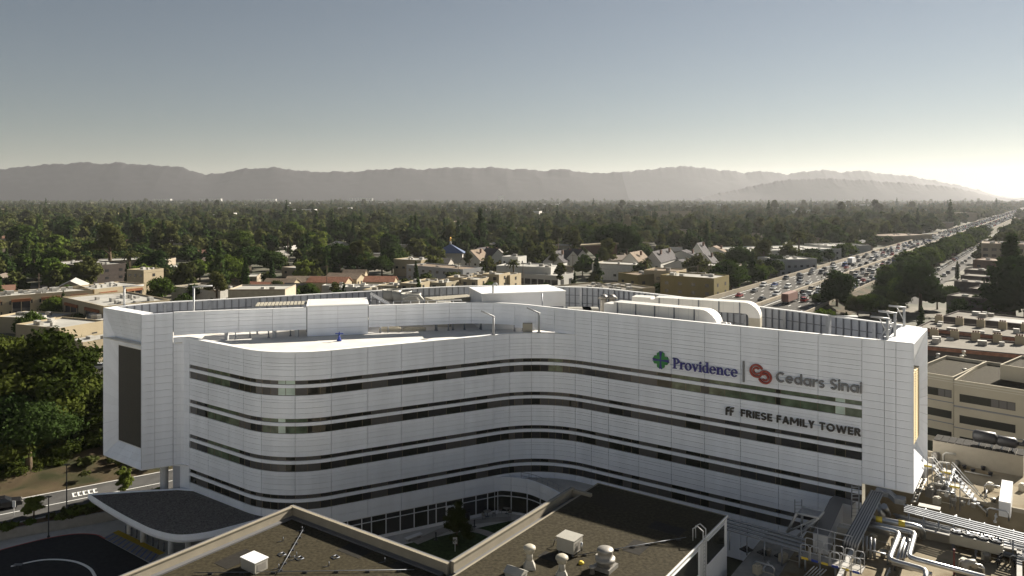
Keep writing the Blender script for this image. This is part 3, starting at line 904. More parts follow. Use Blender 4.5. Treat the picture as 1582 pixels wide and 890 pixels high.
# pier under the left overhang
c = at(252.5, 745, 5.0); c = Vector((-45.2, 97.6, 0))
mb = MB(); mb.lathe((c.x, c.y, 0), [(0.5, 0), (0.5, 7.3)], 18); mb.build('round_column', M['hosp_white'], tower)

# ---- podium with its little roof deck at the bend --------------------------------
pod = [FRONT.pos(FRONT.at_px(764)) + V * 0, at(780, 737, 5.1), at(813, 741, 5.1), at(838, 749.7, 5.1), at(863, 762, 5.1), at(880, 776, 5.1)]
POD = Path([(p.x, p.y) for p in smooth([(p.x, p.y) for p in pod], 6)])
mb = MB()
endp = POD.p[-1]
mb.prism([(p.x, p.y) for p in POD.p] + [tuple((endp + U * 7)[:2]), tuple((FRONT.pos(FRONT.at_px(965)))[:2]), (3, 103)], 4.3, 4.6)
mb.build('podium_deck', M['concrete_pale'], tower)
for k in range(6):
    a, b = POD.L * k / 6, POD.L * (k + 1) / 6
    for z0, z1 in ((3.3, 4.1), (4.1, 5.15)):
        mb = MB(); strip(mb, POD, a + 0.02, b - 0.02, z0 + 0.012, z1 - 0.012, -0.2, 0.05); mb.build('podium_panel', M['panel'], tower)
    mb = MB(); strip(mb, POD, a + 0.04, b - 0.04, 0.6, 2.6, -0.16, -0.1); mb.build('ground_floor_pane', M['glass_black'], tower)
    mb = MB(); strip(mb, POD, a + 0.04, b - 0.04, 2.66, 3.28, -0.16, -0.1); mb.build('ground_floor_pane', M['glass_black'], tower)
mb = MB()
strip(mb, POD, 0, POD.L, 2.58, 2.67, -0.16, 0.0); strip(mb, POD, 0, POD.L, 0.1, 0.62, -0.16, 0.02)
for k in range(7): strip(mb, POD, POD.L * k / 6 - 0.05 if k else 0, min(POD.L, POD.L * k / 6 + 0.05), 0.6, 3.3, -0.16, 0.0)
mb.build('glazing_frame', M['mullion_white'], tower)
mb = MB()
rl = [POD.pos(POD.L * (0.25 + 0.75 * k / 10)) - POD.nrm(POD.L * (0.25 + 0.75 * k / 10)) * 0.7 for k in range(11)]
for z in (5.2, 5.65): mb.tube([(p.x, p.y, z) for p in rl], 0.03, 5)
for p in rl: mb.tube([(p.x, p.y, 4.6), (p.x, p.y, 5.65)], 0.03, 5)
mb.build('deck_railing', M['steel'], tower)
# ================================================================ SIGNS
UO = FRONT.pos(FRONT.at_px(1100))          # a point of the straight right wing wall
def on_wall(px, py):
    """(distance along U from UO, height) of the wall point seen at px, py"""
    k_ = (px - CX) / FP
    t = (k_ * UO.y - UO.x) / (U.x - k_ * U.y)
    p = UO + U * t
    return t, H - (py - HY) * p.y / FP
NW = -V                                     # outward normal of that wall
def wp(t, z, o): return UO + U * t + NW * o + Z * z
SM = {'navy': mat('navy_letter', (0.035, 0.035, 0.22), 0.45), 'green': mat('green_emblem', (0.03, 0.23, 0.05), 0.45),
      'red': mat('brick_red_emblem', (0.30, 0.045, 0.03), 0.45), 'grey': mat('grey_letter', (0.17, 0.17, 0.175), 0.45),
      'bronze': mat('dark_bronze_letter', (0.035, 0.03, 0.026), 0.4), 'rail': mat('sign_raceway', (0.42, 0.5, 0.62), 0.5)}
class Flat:
    """2D shapes on the wall, each piece a thin slab; later pieces stand a hair prouder"""
    def __init__(s, t0, z0, sc, slope=0.0): s.t0, s.z0, s.sc, s.mb, s.k = t0, z0, sc, MB(), 0
    def poly(s, pts, m=0):
        s.k += 1; d0, d1 = 0.14, 0.34 + 0.003 * s.k
        P = [(s.t0 + x * s.sc, s.z0 + y * s.sc) for x, y in pts]
        ar = sum(P[i][0] * P[(i + 1) % len(P)][1] - P[(i + 1) % len(P)][0] * P[i][1] for i in range(len(P)))
        if ar < 0: P.reverse()
        n = len(P)
        vs = [wp(t, z, d0) for t, z in P] + [wp(t, z, d1) for t, z in P]
        s.mb.raw(vs, [tuple(range(n, 2 * n))] + [(k, (k + 1) % n, n + (k + 1) % n, n + k) for k in range(n)], m)
    def rect(s, x0, y0, x1, y1, m=0): s.poly([(x0, y0), (x1, y0), (x1, y1), (x0, y1)], m)
    def arc(s, cx, cy, rx, ry, wx, wy, a0, a1, m=0, n=18):
        for k in range(n):
            s.k -= 1 if k else 0
            p, q = R(a0 + (a1 - a0) * k / n), R(a0 + (a1 - a0) * (k + 1) / n)
            s.poly([(cx + rx * math.cos(p), cy + ry * math.sin(p)), (cx + rx * math.cos(q), cy + ry * math.sin(q)),
                    (cx + (rx - wx) * math.cos(q), cy + (ry - wy) * math.sin(q)), (cx + (rx - wx) * math.cos(p), cy + (ry - wy) * math.sin(p))], m)
# serif lower-case alphabet needed for the first word; units: x-height 1, cap height 1.5
def g_P(f):
    f.rect(.16, 0, .42, 1.5); f.rect(0, 0, .60, .09); f.rect(0, 1.41, .5, 1.5)
    f.arc(.50, 1.09, .52, .41, .26, .11, -90, 90); f.rect(.40, 1.39, .52, 1.5); f.rect(.40, .68, .52, .79); return 1.05
def g_r(f):
    f.rect(.12, 0, .36, 1.0); f.rect(0, 0, .5, .08); f.rect(0, .92, .3, 1.0); f.arc(.58, .62, .28, .38, .1, .2, 60, 165); f.poly([(.62, .78), (.80, .80), (.80, 1.0), (.6, 1.0)]); return .80
def g_o(f): f.arc(.5, .5, .5, .53, .24, .11, 0, 360, n=26); return 1.04
def g_v(f):
    f.poly([(.08, .95), (.34, .95), (.58, .3), (.5, -.03), (.43, -.03)]); f.poly([(.80, .95), (.92, .95), (.56, -.03), (.46, -.03)]); f.rect(0, .92, .44, 1.0); f.rect(.66, .92, 1.02, 1.0); return 1.02
def g_i(f): f.rect(.12, 0, .36, 1.0); f.rect(0, 0, .48, .08); f.rect(0, .92, .3, 1.0); f.arc(.24, 1.28, .15, .15, .148, .148, 0, 360, n=12); return .52
def g_d(f): f.arc(.46, .5, .46, .53, .23, .11, 60, 300); f.rect(.62, 0, .86, 1.5); f.rect(.5, 1.42, .8, 1.5); f.rect(.7, 0, 1.0, .08); return 1.04
def g_e(f): f.arc(.48, .5, .48, .53, .23, .11, 8, 325, n=24); f.rect(.2, .5, .94, .6); return 1.0
def g_n(f):
    f.rect(.12, 0, .36, 1.0); f.rect(0, 0, .48, .08); f.rect(0, .92, .3, 1.0); f.arc(.58, .62, .36, .40, .23, .15, 0, 165); f.rect(.71, 0, .94, .64); f.rect(.6, 0, 1.06, .08); return 1.12
def g_c(f): f.arc(.48, .5, .48, .53, .23, .11, 45, 318, n=24); f.poly([(.66, .78), (.86, .72), (.9, .92), (.76, .98)]); return .94
t0, z0 = on_wall(1040.5, 569.0); t1, z1 = on_wall(1141.2, 581.8)
word = [('P', g_P), ('r', g_r), ('o', g_o), ('v', g_v), ('i', g_i), ('d', g_d), ('e', g_e), ('n', g_n), ('c', g_c), ('e', g_e)]
adv = 1.05 + .8 + 1.04 + 1.02 + .52 + 1.04 + 1.0 + 1.12 + .94 + 1.0
sc = (t1 - t0) / adv
zb = (z0 + z1) / 2
sgn = empty('wordmark_sign', wp(t0, zb, 0.1), 'navy serif Providence lettering on the white tower wall', 'sign')
x = 0.0
for ch, fn in word:
    f = Flat(t0 + x * sc, zb, sc); x += fn(f); f.mb.build('letter', SM['navy'], sgn)
ta, za = on_wall(1036, 560); tb, zb2 = on_wall(1146, 574)
mb = MB(); mb.obox(wp(ta, zb + 0.35, 0.06), U * (tb - ta), NW * 0.08, Z * 0.06); mb.build('raceway', SM['rail'], sgn)
# cross emblem
tc, zc = on_wall(1022.2, 556); hw = (on_wall(1034.4, 556)[0] - on_wall(1010.1, 556)[0]) / 2
cr = empty('cross_emblem', wp(tc, zc - hw, 0.1), 'green and navy cross emblem left of the lettering', 'sign')
f = Flat(tc, zc, hw)
for sx in (-1, 1):
    for sy in (-1, 1):
        f.poly([(sx * .07, sy * .16), (sx * .16, sy * .07), (sx * .96, sy * .20), (sx * .80, sy * .46), (sx * .46, sy * .46), (sx * .46, sy * .80), (sx * .20, sy * .96)])
        f.mb.build('green_quarter', SM['green'], cr); k = f.k; f = Flat(tc, zc, hw)
for a in range(4):
    c_, s_ = math.cos(a * math.pi / 2), math.sin(a * math.pi / 2)
    f = Flat(tc, zc, hw); f.k = 3 + a
    f.poly([(c_ * u - s_ * w, s_ * u + c_ * w) for u, w in ((0, -.07), (1.05, -.15), (.96, 0), (1.05, .15), (0, .07))])
    f.mb.build('navy_arm', SM['navy'], cr)
# divider bar
tB, zB0 = on_wall(1149.8, 589.7); _, zB1 = on_wall(1149.8, 557.3)
mb = MB(); mb.obox(wp(tB - .09, zB0, 0.12), U * .18, NW * .2, Z * (zB1 - zB0))
mb.build('divider_bar', SM['grey'], label='thin grey vertical bar between the two wordmarks', cat='sign')
# interlocked rings
tr, zr_ = on_wall(1176.2, 577.3); hr = (on_wall(1193.4, 577)[0] - on_wall(1159, 577)[0]) / 2
rg = empty('ring_emblem', wp(tr, zr_ - hr, 0.1), 'brick red emblem of two interlocked open rings', 'sign')
for (cx_, cy_, a0, a1) in ((-.38, .24, 20, 330), (.38, -.24, -160, 150)):
    f = Flat(tr, zr_, hr); f.arc(cx_, cy_, .62, .62, .17, .17, a0, a1, n=28); f.mb.build('outer_ring', SM['red'], rg)
    f = Flat(tr, zr_, hr); f.k = 4; f.arc(cx_, cy_, .36, .36, .16, .16, a0 + 15, a1 - 10, n=20); f.mb.build('inner_ring', SM['red'], rg)
f = Flat(tr, zr_, hr); f.k = 7
f.poly([(-.22, -.32), (-.10, -.40), (.30, .26), (.16, .34)]); f.mb.build('ring_link', SM['red'], rg)
# bold sans alphabets drawn as strokes, one letter = one part (cap height 1)
def c_F(f): f.rect(0, 0, .2, 1); f.rect(0, .8, .56, 1); f.rect(0, .41, .5, .59); return .56
def c_R(f):
    f.rect(0, 0, .2, 1); f.arc(.33, .71, .32, .29, .2, .18, -90, 90, n=12); f.rect(.1, .82, .35, 1); f.rect(.1, .42, .35, .6); f.poly([(.26, .46), (.48, .46), (.70, 0), (.46, 0)]); return .68
def c_I(f): f.rect(0, 0, .2, 1); return .2
def c_E(f): f.rect(0, 0, .2, 1); f.rect(0, .81, .56, 1); f.rect(0, .41, .52, .59); f.rect(0, 0, .58, .19); return .57
def c_S(f): f.arc(.33, .72, .33, .29, .2, .17, 25, 272, n=14); f.arc(.33, .28, .33, .29, .2, .17, -155, 92, n=14); return .66
def c_A(f): f.poly([(0, 0), (.21, 0), (.5, 1), (.29, 1)]); f.poly([(.79, 0), (.58, 0), (.29, 1), (.5, 1)]); f.rect(.18, .2, .62, .37); return .79
def c_M(f):
    f.rect(0, 0, .19, 1); f.rect(.81, 0, 1.0, 1); f.poly([(.02, 1), (.24, 1), (.59, .28), (.41, .28)]); f.poly([(.98, 1), (.76, 1), (.41, .28), (.59, .28)]); return 1.0
def c_L(f): f.rect(0, 0, .2, 1); f.rect(0, 0, .54, .19); return .53
def c_Y(f): f.poly([(0, 1), (.23, 1), (.46, .38), (.25, .38)]); f.poly([(.71, 1), (.48, 1), (.25, .38), (.46, .38)]); f.rect(.25, 0, .46, .45); return .71
def c_T(f): f.rect(0, .81, .66, 1); f.rect(.23, 0, .43, .9); return .66
def c_O(f): f.arc(.47, .5, .47, .52, .2, .19, 0, 360, n=24); return .94
def c_W(f):
    f.poly([(0, 1), (.2, 1), (.42, 0), (.23, 0)]); f.poly([(.23, 0), (.42, 0), (.67, .95), (.5, .95)]); f.poly([(.5, .95), (.67, .95), (.94, 0), (.75, 0)]); f.poly([(.75, 0), (.94, 0), (1.17, 1), (.97, 1)])
    return 1.17
def l_C(f): f.arc(.5, .5, .5, .52, .19, .19, 48, 312, n=22); return .86
def l_e(f): f.arc(.38, .37, .38, .38, .16, .16, 5, 318, n=20); f.rect(.1, .3, .74, .44); return .77
def l_d(f): f.arc(.38, .37, .38, .38, .17, .17, 0, 360, n=20); f.rect(.6, 0, .78, 1.05); return .8
def l_a(f): f.arc(.38, .37, .38, .38, .17, .17, 0, 360, n=20); f.rect(.6, 0, .78, .74); return .8
def l_r(f): f.rect(0, 0, .18, .74); f.arc(.42, .38, .36, .37, .17, .17, 75, 165, n=8); return .5
def l_s(f): f.arc(.27, .53, .27, .22, .16, .14, 25, 272, n=12); f.arc(.27, .21, .27, .22, .16, .14, -155, 92, n=12); return .55
def l_i(f): f.rect(0, 0, .18, .74); f.arc(.09, .93, .11, .11, .109, .109, 0, 360, n=10); return .19
def l_n(f): f.rect(0, 0, .18, .74); f.arc(.36, .4, .34, .35, .17, .17, 0, 170, n=12); f.rect(.53, 0, .7, .42); return .7
CAPS = dict(F=c_F, R=c_R, I=c_I, E=c_E, S=c_S, A=c_A, M=c_M, L=c_L, Y=c_Y, T=c_T, O=c_O, W=c_W)
LOWS = dict(C=l_C, e=l_e, d=l_d, a=l_a, r=l_r, s=l_s, S=c_S, i=l_i, n=l_n)
class Wide(Flat):
    def poly(s, pts, m=0): Flat.poly(s, [(x * s.kx, y) for x, y in pts], m)
def sans(text, glyphs, gap, space, pxa, pya, pxb, pyb, cap_px, m, name, label):
    ta, za = on_wall(pxa, pya); tb, zb_ = on_wall(pxb, pyb); zz_ = (za + zb_) / 2
    cap = cap_px * (UO + U * ((ta + tb) / 2)).y / FP
    tot = 0.0
    for ch in text: tot += space if ch == ' ' else glyphs[ch](Flat(0, 0, 1)) + gap
    kx = (tb - ta) / (tot - gap) / cap
    sg = empty(name, wp(ta, zz_, 0.1), label, 'sign'); x = 0.0
    for ch in text:
        if ch == ' ': x += space; continue
        f = Wide(ta + x * kx * cap, zz_, cap); f.kx = kx; x += glyphs[ch](f) + gap; f.mb.build('letter', m, sg)
    mb = MB(); mb.obox(wp(ta - 0.2, zz_ + cap * 0.45, 0.06), U * (tb - ta + 0.1), NW * 0.07, Z * 0.05); mb.build('raceway', SM['rail'], sg)
sans('Cedars Sinai', LOWS, .11, .42, 1199.9, 590.5, 1332.5, 605.8, 15.8, SM['grey'], 'wordmark_sign', 'rounded grey Cedars Sinai lettering on the white tower wall')
sans('FRIESE FAMILY TOWER', CAPS, .13, .42, 1145.5, 643.3, 1330.5, 672.3, 11.2, SM['bronze'], 'wordmark_sign', 'dark bronze FRIESE FAMILY TOWER capitals below the upper wordmarks')
# leaf-shaped FF emblem
tf, zf = on_wall(1128.8, 634.8); hf = (on_wall(1135.8, 635)[0] - on_wall(1121.9, 635)[0]) / 2
ff = empty('monogram_emblem', wp(tf, zf - hf, 0.1), 'small dark double F monogram left of the bronze capitals', 'sign')
for dx, mm in ((-.5, 0), (.45, 0)):
    f = Flat(tf, zf, hf)
    f.rect(dx - .45, -.9, dx - .12, .5); f.poly([(dx - .45, .45), (dx - .25, .85), (dx + .1, .95), (dx + .5, .95), (dx + .38, .6), (dx - .12, .6)]); f.poly([(dx - .12, -.1), (dx + .28, -.1), (dx + .36, .25), (dx - .12, .25)])
    f.mb.build('letter', SM['bronze'], ff)
# little access hatches outlined on the panels
# ================================================================ TOWER ROOF EQUIPMENT
RD = 23.02
def oriented(o, e1, e2, z0, z1): return o, e1, e2
# stair penthouse that interrupts the screen
a, b = SCREEN.pos(sj[4]), SCREEN.pos(sj[5]); d = (b - a).normalized(); nb = Vector((-d.y, d.x, 0))
ph = empty('stair_penthouse', (a.x, a.y, RD), 'white panelled stair penthouse breaking the roof screen above the terrace', 'penthouse')
wid = (b - a).length
mb = MB(); mb.obox(a + d * .08 - nb * 0.02 + Z * RD, d * (wid - .16), nb * 6.4, Z * (ZT + 0.12 - RD)); mb.build('body', M['panel_edge'], ph)
rws = [RD + 0.02, 24.1, 24.7, 25.3, 25.9, 26.4, ZT + 0.1]
for k in range(2):
    for z0, z1 in zip(rws, rws[1:]):
        mb = MB(); mb.obox(a + d * (.1 + k * (wid - .2) / 2 + .015) - nb * 0.1 + Z * (z0 + .012), d * ((wid - .2) / 2 - .03), nb * 0.08, Z * (z1 - z0 - .024)); mb.build('wall_panel', M['panel'], ph)
mb = MB(); mb.obox(a + d * -.02 - nb * 0.14 + Z * (ZT + 0.12), d * (wid + .04), nb * 6.7, Z * 0.16); mb.build('roof_edge', M['coping'], ph)
mb = MB(); mb.obox(a + d * .3 + nb * 0.2 + Z * (ZT + 0.281), d * (wid - .6), nb * 5.9, Z * 0.02); mb.build('roof_sheet', M['deck'], ph)
# slatted canopy behind the left screen
o0 = atY(393, 478, 99.5); o0.z = 26.3
sl = empty('slatted_canopy', (o0.x, o0.y, RD), 'cream slatted canopy behind the roof screen left of the penthouse', 'canopy')
for k in range(14):
    p = Vector((-34.8, 101.8, 26.75)) + Vector((0.97, 0.24, 0)) * (k * 0.5)
    mb = MB(); mb.obox(p, Vector((0.97, 0.24, 0)) * 0.36, Vector((-0.24, 0.97, 0)) * 3.6, Z * 0.12); mb.build('slat', M['beige_unit'], sl)
for k in (0, 1):
    for j in (0, 1):
        p = Vector((-34.6, 102.0, RD)) + Vector((0.97, 0.24, 0)) * (k * 6.5) + Vector((-0.24, 0.97, 0)) * (j * 3.2)
        mb = MB(); mb.box((p.x, p.y, RD), (.2, .2, 26.75 - RD)); mb.build('post', M['steel'], sl)
# mechanical penthouse
mp_ = empty('mechanical_penthouse', (2, 108, RD), 'large plain white mechanical penthouse in the middle of the tower roof', 'penthouse')
zt = 28.0
f1_ = at(745, 455, zt); f2_ = at(873.6, 450.3, zt); n_ = Vector((-(f2_ - f1_).y, (f2_ - f1_).x, 0)).normalized() * 8
pts = [f1_, f2_, f2_ + n_, f1_ + n_]
mb = MB(); mb.prism([(p.x, p.y) for p in pts], RD, zt); mb.build('wall', M['hosp_white'], mp_)
cx_ = sum(p.x for p in pts) / 4; cy_ = sum(p.y for p in pts) / 4
mb = MB(); mb.prism([(cx_ + (p.x - cx_) * 1.015, cy_ + (p.y - cy_) * 1.015) for p in pts], zt, zt + 0.12); mb.build('roof', M['coping'], mp_)
q = at(842, 452.9, zt); mb = MB(); mb.tube([(q.x - .4, q.y - .12, RD), (q.x - .4, q.y - .12, zt)], .07, 6); mb.build('downpipe', M['steel'], mp_)
g = at(761, 456, zt + .1); mb = MB()
mb.tube([(g.x, g.y + 2.2, zt), (g.x, g.y + 2.2, zt + 1.2), (g.x + .15, g.y + 2.2, zt + 1.45), (g.x + .45, g.y + 2.2, zt + 1.45), (g.x + .55, g.y + 2.2, zt + 1.2)], .13, 8); mb.build('gooseneck_vent', M['steel_white'], mp_)
q = Vector((6.9, 104.45, RD + 2.7)); mb = MB(); mb.obox(Vector((5.4, 106.25, 25.4)), Vector((1.9, .15, 0)), Vector((0, -.08, 0)), Z * .8); mb.build('louvre', M['steel_dark'], mp_)
# cooling units with round fan stacks
for i, (px_, py_) in enumerate(((601, 446), (616, 448), (630, 451.5))):
    p = at(px_ + 5, py_, 27.7)
    cu_ = empty('cooling_tower', (p.x, p.y, RD), ['farthest', 'middle', 'nearest'][i] + ' of three round grey cooling fans on the tower roof', 'cooling tower', 'cooling fans on the tower roof')
    mb = MB(); mb.box((p.x, p.y, RD), (3.0, 3.0, 3.0)); mb.build('casing', M['galv'], cu_)
    mb = MB(); mb.lathe((p.x, p.y, RD + 3.0), [(1.25, 0), (1.38, .6), (1.5, 1.55), (1.42, 1.55), (1.2, .3)], 20); mb.build('fan_stack', M['unit_white'], cu_)
    mb = MB(); mb.lathe((p.x, p.y, RD + 3.5), [(1.28, 0), (1.25, .05), (.25, .12)], 16); mb.build('fan', M['steel_dark'], cu_)
p0 = at(600, 460, 26.2); pl = empty('access_platform', (p0.x, p0.y, RD), 'steel platform and stair beside the cooling fans', 'platform')
mb = MB(); mb.obox(Vector((-16.8, 106.2, 25.4)), Vector((9.6, 1.2, 0)), Vector((-.2, 1.5, 0)), Z * .12); mb.build('deck', M['steel'], pl)
for k in range(9):
    q = Vector((-16.8, 106.2, 25.4)) + Vector((9.6, 1.2, 0)) * (k / 8); mb = MB(); mb.tube([q, q + Z * 1.5], .05, 5); mb.build('baluster', M['steel_white'], pl)
for h_ in (.75, 1.5):
    mb = MB(); mb.tube([Vector((-16.8, 106.2, 25.4 + h_)), Vector((-7.2, 107.4, 25.4 + h_))], .045, 5); mb.build('handrail', M['steel_white'], pl)
for s_ in (0, .9):
    mb = MB(); mb.obox(Vector((-20.3, 107.3 + s_, 27.6)), Vector((4.0, -.6, -2.1)), Vector((0, .08, 0)), Z * .3); mb.build('stringer', M['steel_white'], pl)
for k in range(10):
    q = Vector((-20.2, 107.35, 27.6)) + Vector((4.0, -.6, -2.1)) * (k / 10); mb = MB(); mb.obox(q, Vector((.25, 0, 0)), Vector((0, .9, 0)), Z * .05); mb.build('tread', M['steel'], pl)
for k in range(4):
    q = Vector((-20.2, 107.35, 27.6)) + Vector((4.0, -.6, -2.1)) * (k / 3.3); mb = MB(); mb.tube([Vector((q.x, q.y, RD)), q], .06, 5); mb.build('leg', M['steel_dark'], pl)
mb = MB(); mb.tube([(-15.6, 107.6, 26.9), (-14.8, 107.6, 27.5), (-13.4, 107.7, 27.5), (-12.8, 107.7, 26.8)], .28, 8); mb.build('pipe_bend', M['unit_white'], pl)
# corrugated cream roof behind the screen
sh = empty('roof_shed', (-4.5, 108, RD), 'low cream corrugated shed roof behind the terrace screen', 'shed')
A = at(670, 461, 26.9); B = at(737, 454, 27.1)
dd = (B - A); nb2 = Vector((-dd.y, dd.x, 0)).normalized()
mb = MB(); mb.obox(Vector((A.x, A.y, RD)), Vector((dd.x, dd.y, 0)), nb2 * 3.0, Z * 3.5); mb.build('wall', M['beige_unit'], sh)
for k in range(12):
    q = A + dd * (k / 12); mb = MB(); mb.obox(Vector((q.x, q.y, 26.55)) - nb2 * .2, Vector((dd.x, dd.y, 0)) / 12 * .82, nb2 * 3.4, Z * .14); mb.build('roof_sheet', M['beige_unit'], sh)
mb = MB(); mb.box((A.x + 1.6, A.y - 1.2, RD), (1.9, 1.2, 3.6)); o = mb.build('vent_box', M['unit_white'], label='small white vent box before the cream shed', cat='vent')
# big white ducts with rounded ends
def duct(A, Lh, w, h, rad, name, label, left_end):
    """duct running along U from A (top front corner plan, z = underside)"""
    t = empty(name, (A.x, A.y, RD), label, 'duct')
    zu = A.z
    mb = MB(); mb.obox(A, U * Lh, V * w, Z * h); mb.build('casing', M['duct'], t)
    # elbow turning down
    n = 8; vs = []
    for k in range(n + 1):
        q = math.pi / 2 * k / n
        for r_ in (rad, rad + h):
            p = A + U * (Lh + r_ * math.sin(q)) + Z * (-rad + r_ * math.cos(q))
            vs += [p, p + V * w]
    fs = []
    for k in range(n):
        i = 4 * k; j = i + 4
        fs += [(i, i + 1, j + 1, j), (i + 2, j + 2, j + 3, i + 3), (i, j, j + 2, i + 2), (i + 1, i + 3, j + 3, j + 1)]
    mb = MB(); mb.raw(vs, fs)
    mb.build('elbow', M['duct'], t)
    e = A + U * (Lh + rad) + Z * (-rad)
    mb = MB(); mb.obox(e - Z * (e.z - RD - 0.02), U * h, V * w, Z * (e.z - RD - .02)); mb.build('drop', M['beige_unit'], t)
    for k in range(int(Lh // 2.6) + 1):
        q = A + U * (0.5 + k * 2.6); mb = MB(); mb.obox(q - V * .1 - Z * (zu - RD), U * .14, V * .1, Z * (zu - RD + h)); mb.obox(q - V * .0 - Z * .16, U * .14, V * (w + .1), Z * .14)
        mb.build('support', M['steel_dark'], t)
    for k in range(int(Lh // 1.3)):
        q = A + U * (1.1 + k * 1.3); mb = MB(); mb.obox(q - V * .02, U * .03, V * (w + .04), Z * (h + .02)); mb.build('seam', M['steel_white'], t)
    mb = MB(); mb.obox(A - V * .02 - Z * .02, -U * .001 - U * (1.4 if left_end else .05), V * w, Z * (h if not left_end else h * .82)); mb.build('end_box', M['duct'], t)
    return t
def tz(px_, py_, z): return at(px_, py_, z)
A = tz(948, 466.5, 28.0); A.z = 26.55
duct(A, 11.8, 2.1, 1.45, 0.6, 'air_duct', 'nearer long white air duct with a rounded end', True)
A = tz(1012, 459.5, 28.2); A.z = 26.8
B = tz(1150, 467.5, 28.2)
U_keep = U
U = (Vector((B.x - A.x, B.y - A.y, 0))).normalized(); V_keep = V; V = Vector((-U.y, U.x, 0))
duct(A, (Vector((B.x, B.y, 0)) - Vector((A.x, A.y, 0))).length, 2.1, 1.4, 0.5, 'air_duct', 'farther long white air duct with a rounded end', True)
mb = MB(); q = A - U * 3.2; mb.obox(Vector((q.x, q.y, RD)), U * 2.6, V * 2.2, Z * 5.1)
mb.build('air_handler', M['duct'], label='white boxy air handler at the left end of the far duct', cat='air handler')
U, V = U_keep, V_keep
# pair of hooded roof vents left of the ducts
for i, px_ in enumerate((932.5, 945)):
    p = at(px_, 455, 27.2); mb = MB()
    mb.lathe((p.x, p.y, RD), [(.55, 0), (.5, 3.3), (.45, 3.6)], 10); mb.lathe((p.x, p.y, RD + 3.6), [(.9, 0), (.35, .55), (.1, .6)], 10)
    mb.build('roof_vent', M['galv'], label=('left' if i == 0 else 'right') + ' of two pointed-hood vents before the rear screen', cat='vent', group='hooded roof vents')
for i, (px_, py_, w_) in enumerate(((895, 479, 3.2), (912, 480, 2.2))):
    p = atY(px_, py_, 104); mb = MB(); mb.box((p.x, p.y, RD), (w_, 1.6, 3.3)); mb.build('roof_unit', M['unit_white'], label=('longer' if i == 0 else 'shorter') + ' low white roof unit just behind the tower parapet', cat='roof unit', group='low roof units')
for i, (px_, py_) in enumerate(((1114, 497), (1120, 498))):
    p = atY(px_, py_ + 2, 90.0); mb = MB(); mb.tube([(p.x, p.y, RD), (p.x, p.y, p.z - .2), (p.x + .15, p.y, p.z), (p.x + .5, p.y - .2, p.z), (p.x + .65, p.y - .3, p.z - .4)], .17, 8)
    mb.build('gooseneck_vent', M['duct'], label=('left' if i == 0 else 'right') + ' white gooseneck vent beyond the near duct end', cat='vent', group='gooseneck vents')
# davit arms for the window cleaners
def davit(base, h, arm, label, brace=True, m='steel_white'):
    t = empty('davit_arm', base, label, 'davit', 'window-cleaning davits on the roof')
    b_ = Vector(base); top = b_ + Z * h
    mb = MB(); mb.tube([b_, top], .14, 8); mb.build('mast', M[m], t)
    mb = MB(); mb.tube([top - arm.normalized() * .2, top + arm], .10, 8); mb.build('boom', M[m], t)
    if brace:
        mb = MB(); mb.tube([b_ + Z * h * .55, top + arm * .5], .05, 6); mb.build('brace', M[m], t)
    mb = MB(); mb.box((b_.x, b_.y, b_.z), (.5, .5, .08)); mb.build('base_plate', M['steel'], t)
p = at(189, 473, 26.9); davit((p.x, p.y + .5, ZT + .05), 2.6, Vector((2.2, .9, .05)), 'davit on the left end cap of the tower', False)
p = at(292, 474, 26.9); davit((p.x, p.y + 1.5, 23.02), 6.4, Vector((2.3, .6, .05)), 'tall davit behind the left screen wall', False)
p = atY(1282, 512, 81.9); davit((p.x, p.y, 23.02), 5.6, Vector((2.8, -.5, 0)), 'single davit behind the middle of the right parapet', False)
for i, (px_, py_) in enumerate(((1375.5, 526), (1387, 521), (1399.5, 505))):
    p = at(px_, py_, ZT); davit((p.x - .2, p.y + (.2 if i < 2 else 0), ZT - 1.2), [3.4, 3.7, 3.4][i], Vector((-1.5, .5, .15)), ['nearest', 'middle', 'farthest'][i] + ' of three davits beside the right end cap')
for i, (px_, pyb, hh) in enumerate(((759.5, 517, 2.4), (830, 512, 2.6))):
    q = FRONT.at_px(px_); p = FRONT.pos(q) + V * .4
    davit((p.x, p.y, ZB + .07), hh, Vector((-1.6, -.3, .75)), ['left', 'right'][i] + ' camera mast on the terrace parapet near the bend', False)
# roof-edge ladder gantry by the right end, spray head on terrace
p = at(1352, 523, ZT); t = empty('roof_ladder', (p.x, p.y, 23.02), 'slanted steel access ladder beside the right davits', 'ladder')
for s_ in (0, .55):
    mb = MB(); mb.tube([(p.x + s_, p.y + .4, 25.5), (p.x + 2.4 + s_, p.y + 1.5, 28.6)], .06, 6); mb.build('rail', M['steel_white'], t)
for k in range(9):
    f_ = k / 9; mb = MB(); mb.tube([(p.x + 2.4 * f_, p.y + .4 + 1.1 * f_, 25.5 + 3.1 * f_), (p.x + .55 + 2.4 * f_, p.y + .4 + 1.1 * f_, 25.5 + 3.1 * f_)], .035, 5); mb.build('rung', M['steel'], t)
p = at(524, 527, RD); mb = MB(); mb.lathe((p.x, p.y, RD), [(.34, 0), (.12, .55), (.1, .9)], 10); mb.obox(p + Vector((-.5, 0, .9)), Vector((1, 0, 0)), Vector((0, .1, 0)), Z * .12); mb.obox(p + Vector((-.06, .02, .9)), Vector((.12, 0, 0)), Vector((0, .06, 0)), Z * .3)
mb.build('standpipe', M['blue'], label='small blue standpipe on the white terrace before the penthouse', cat='standpipe')
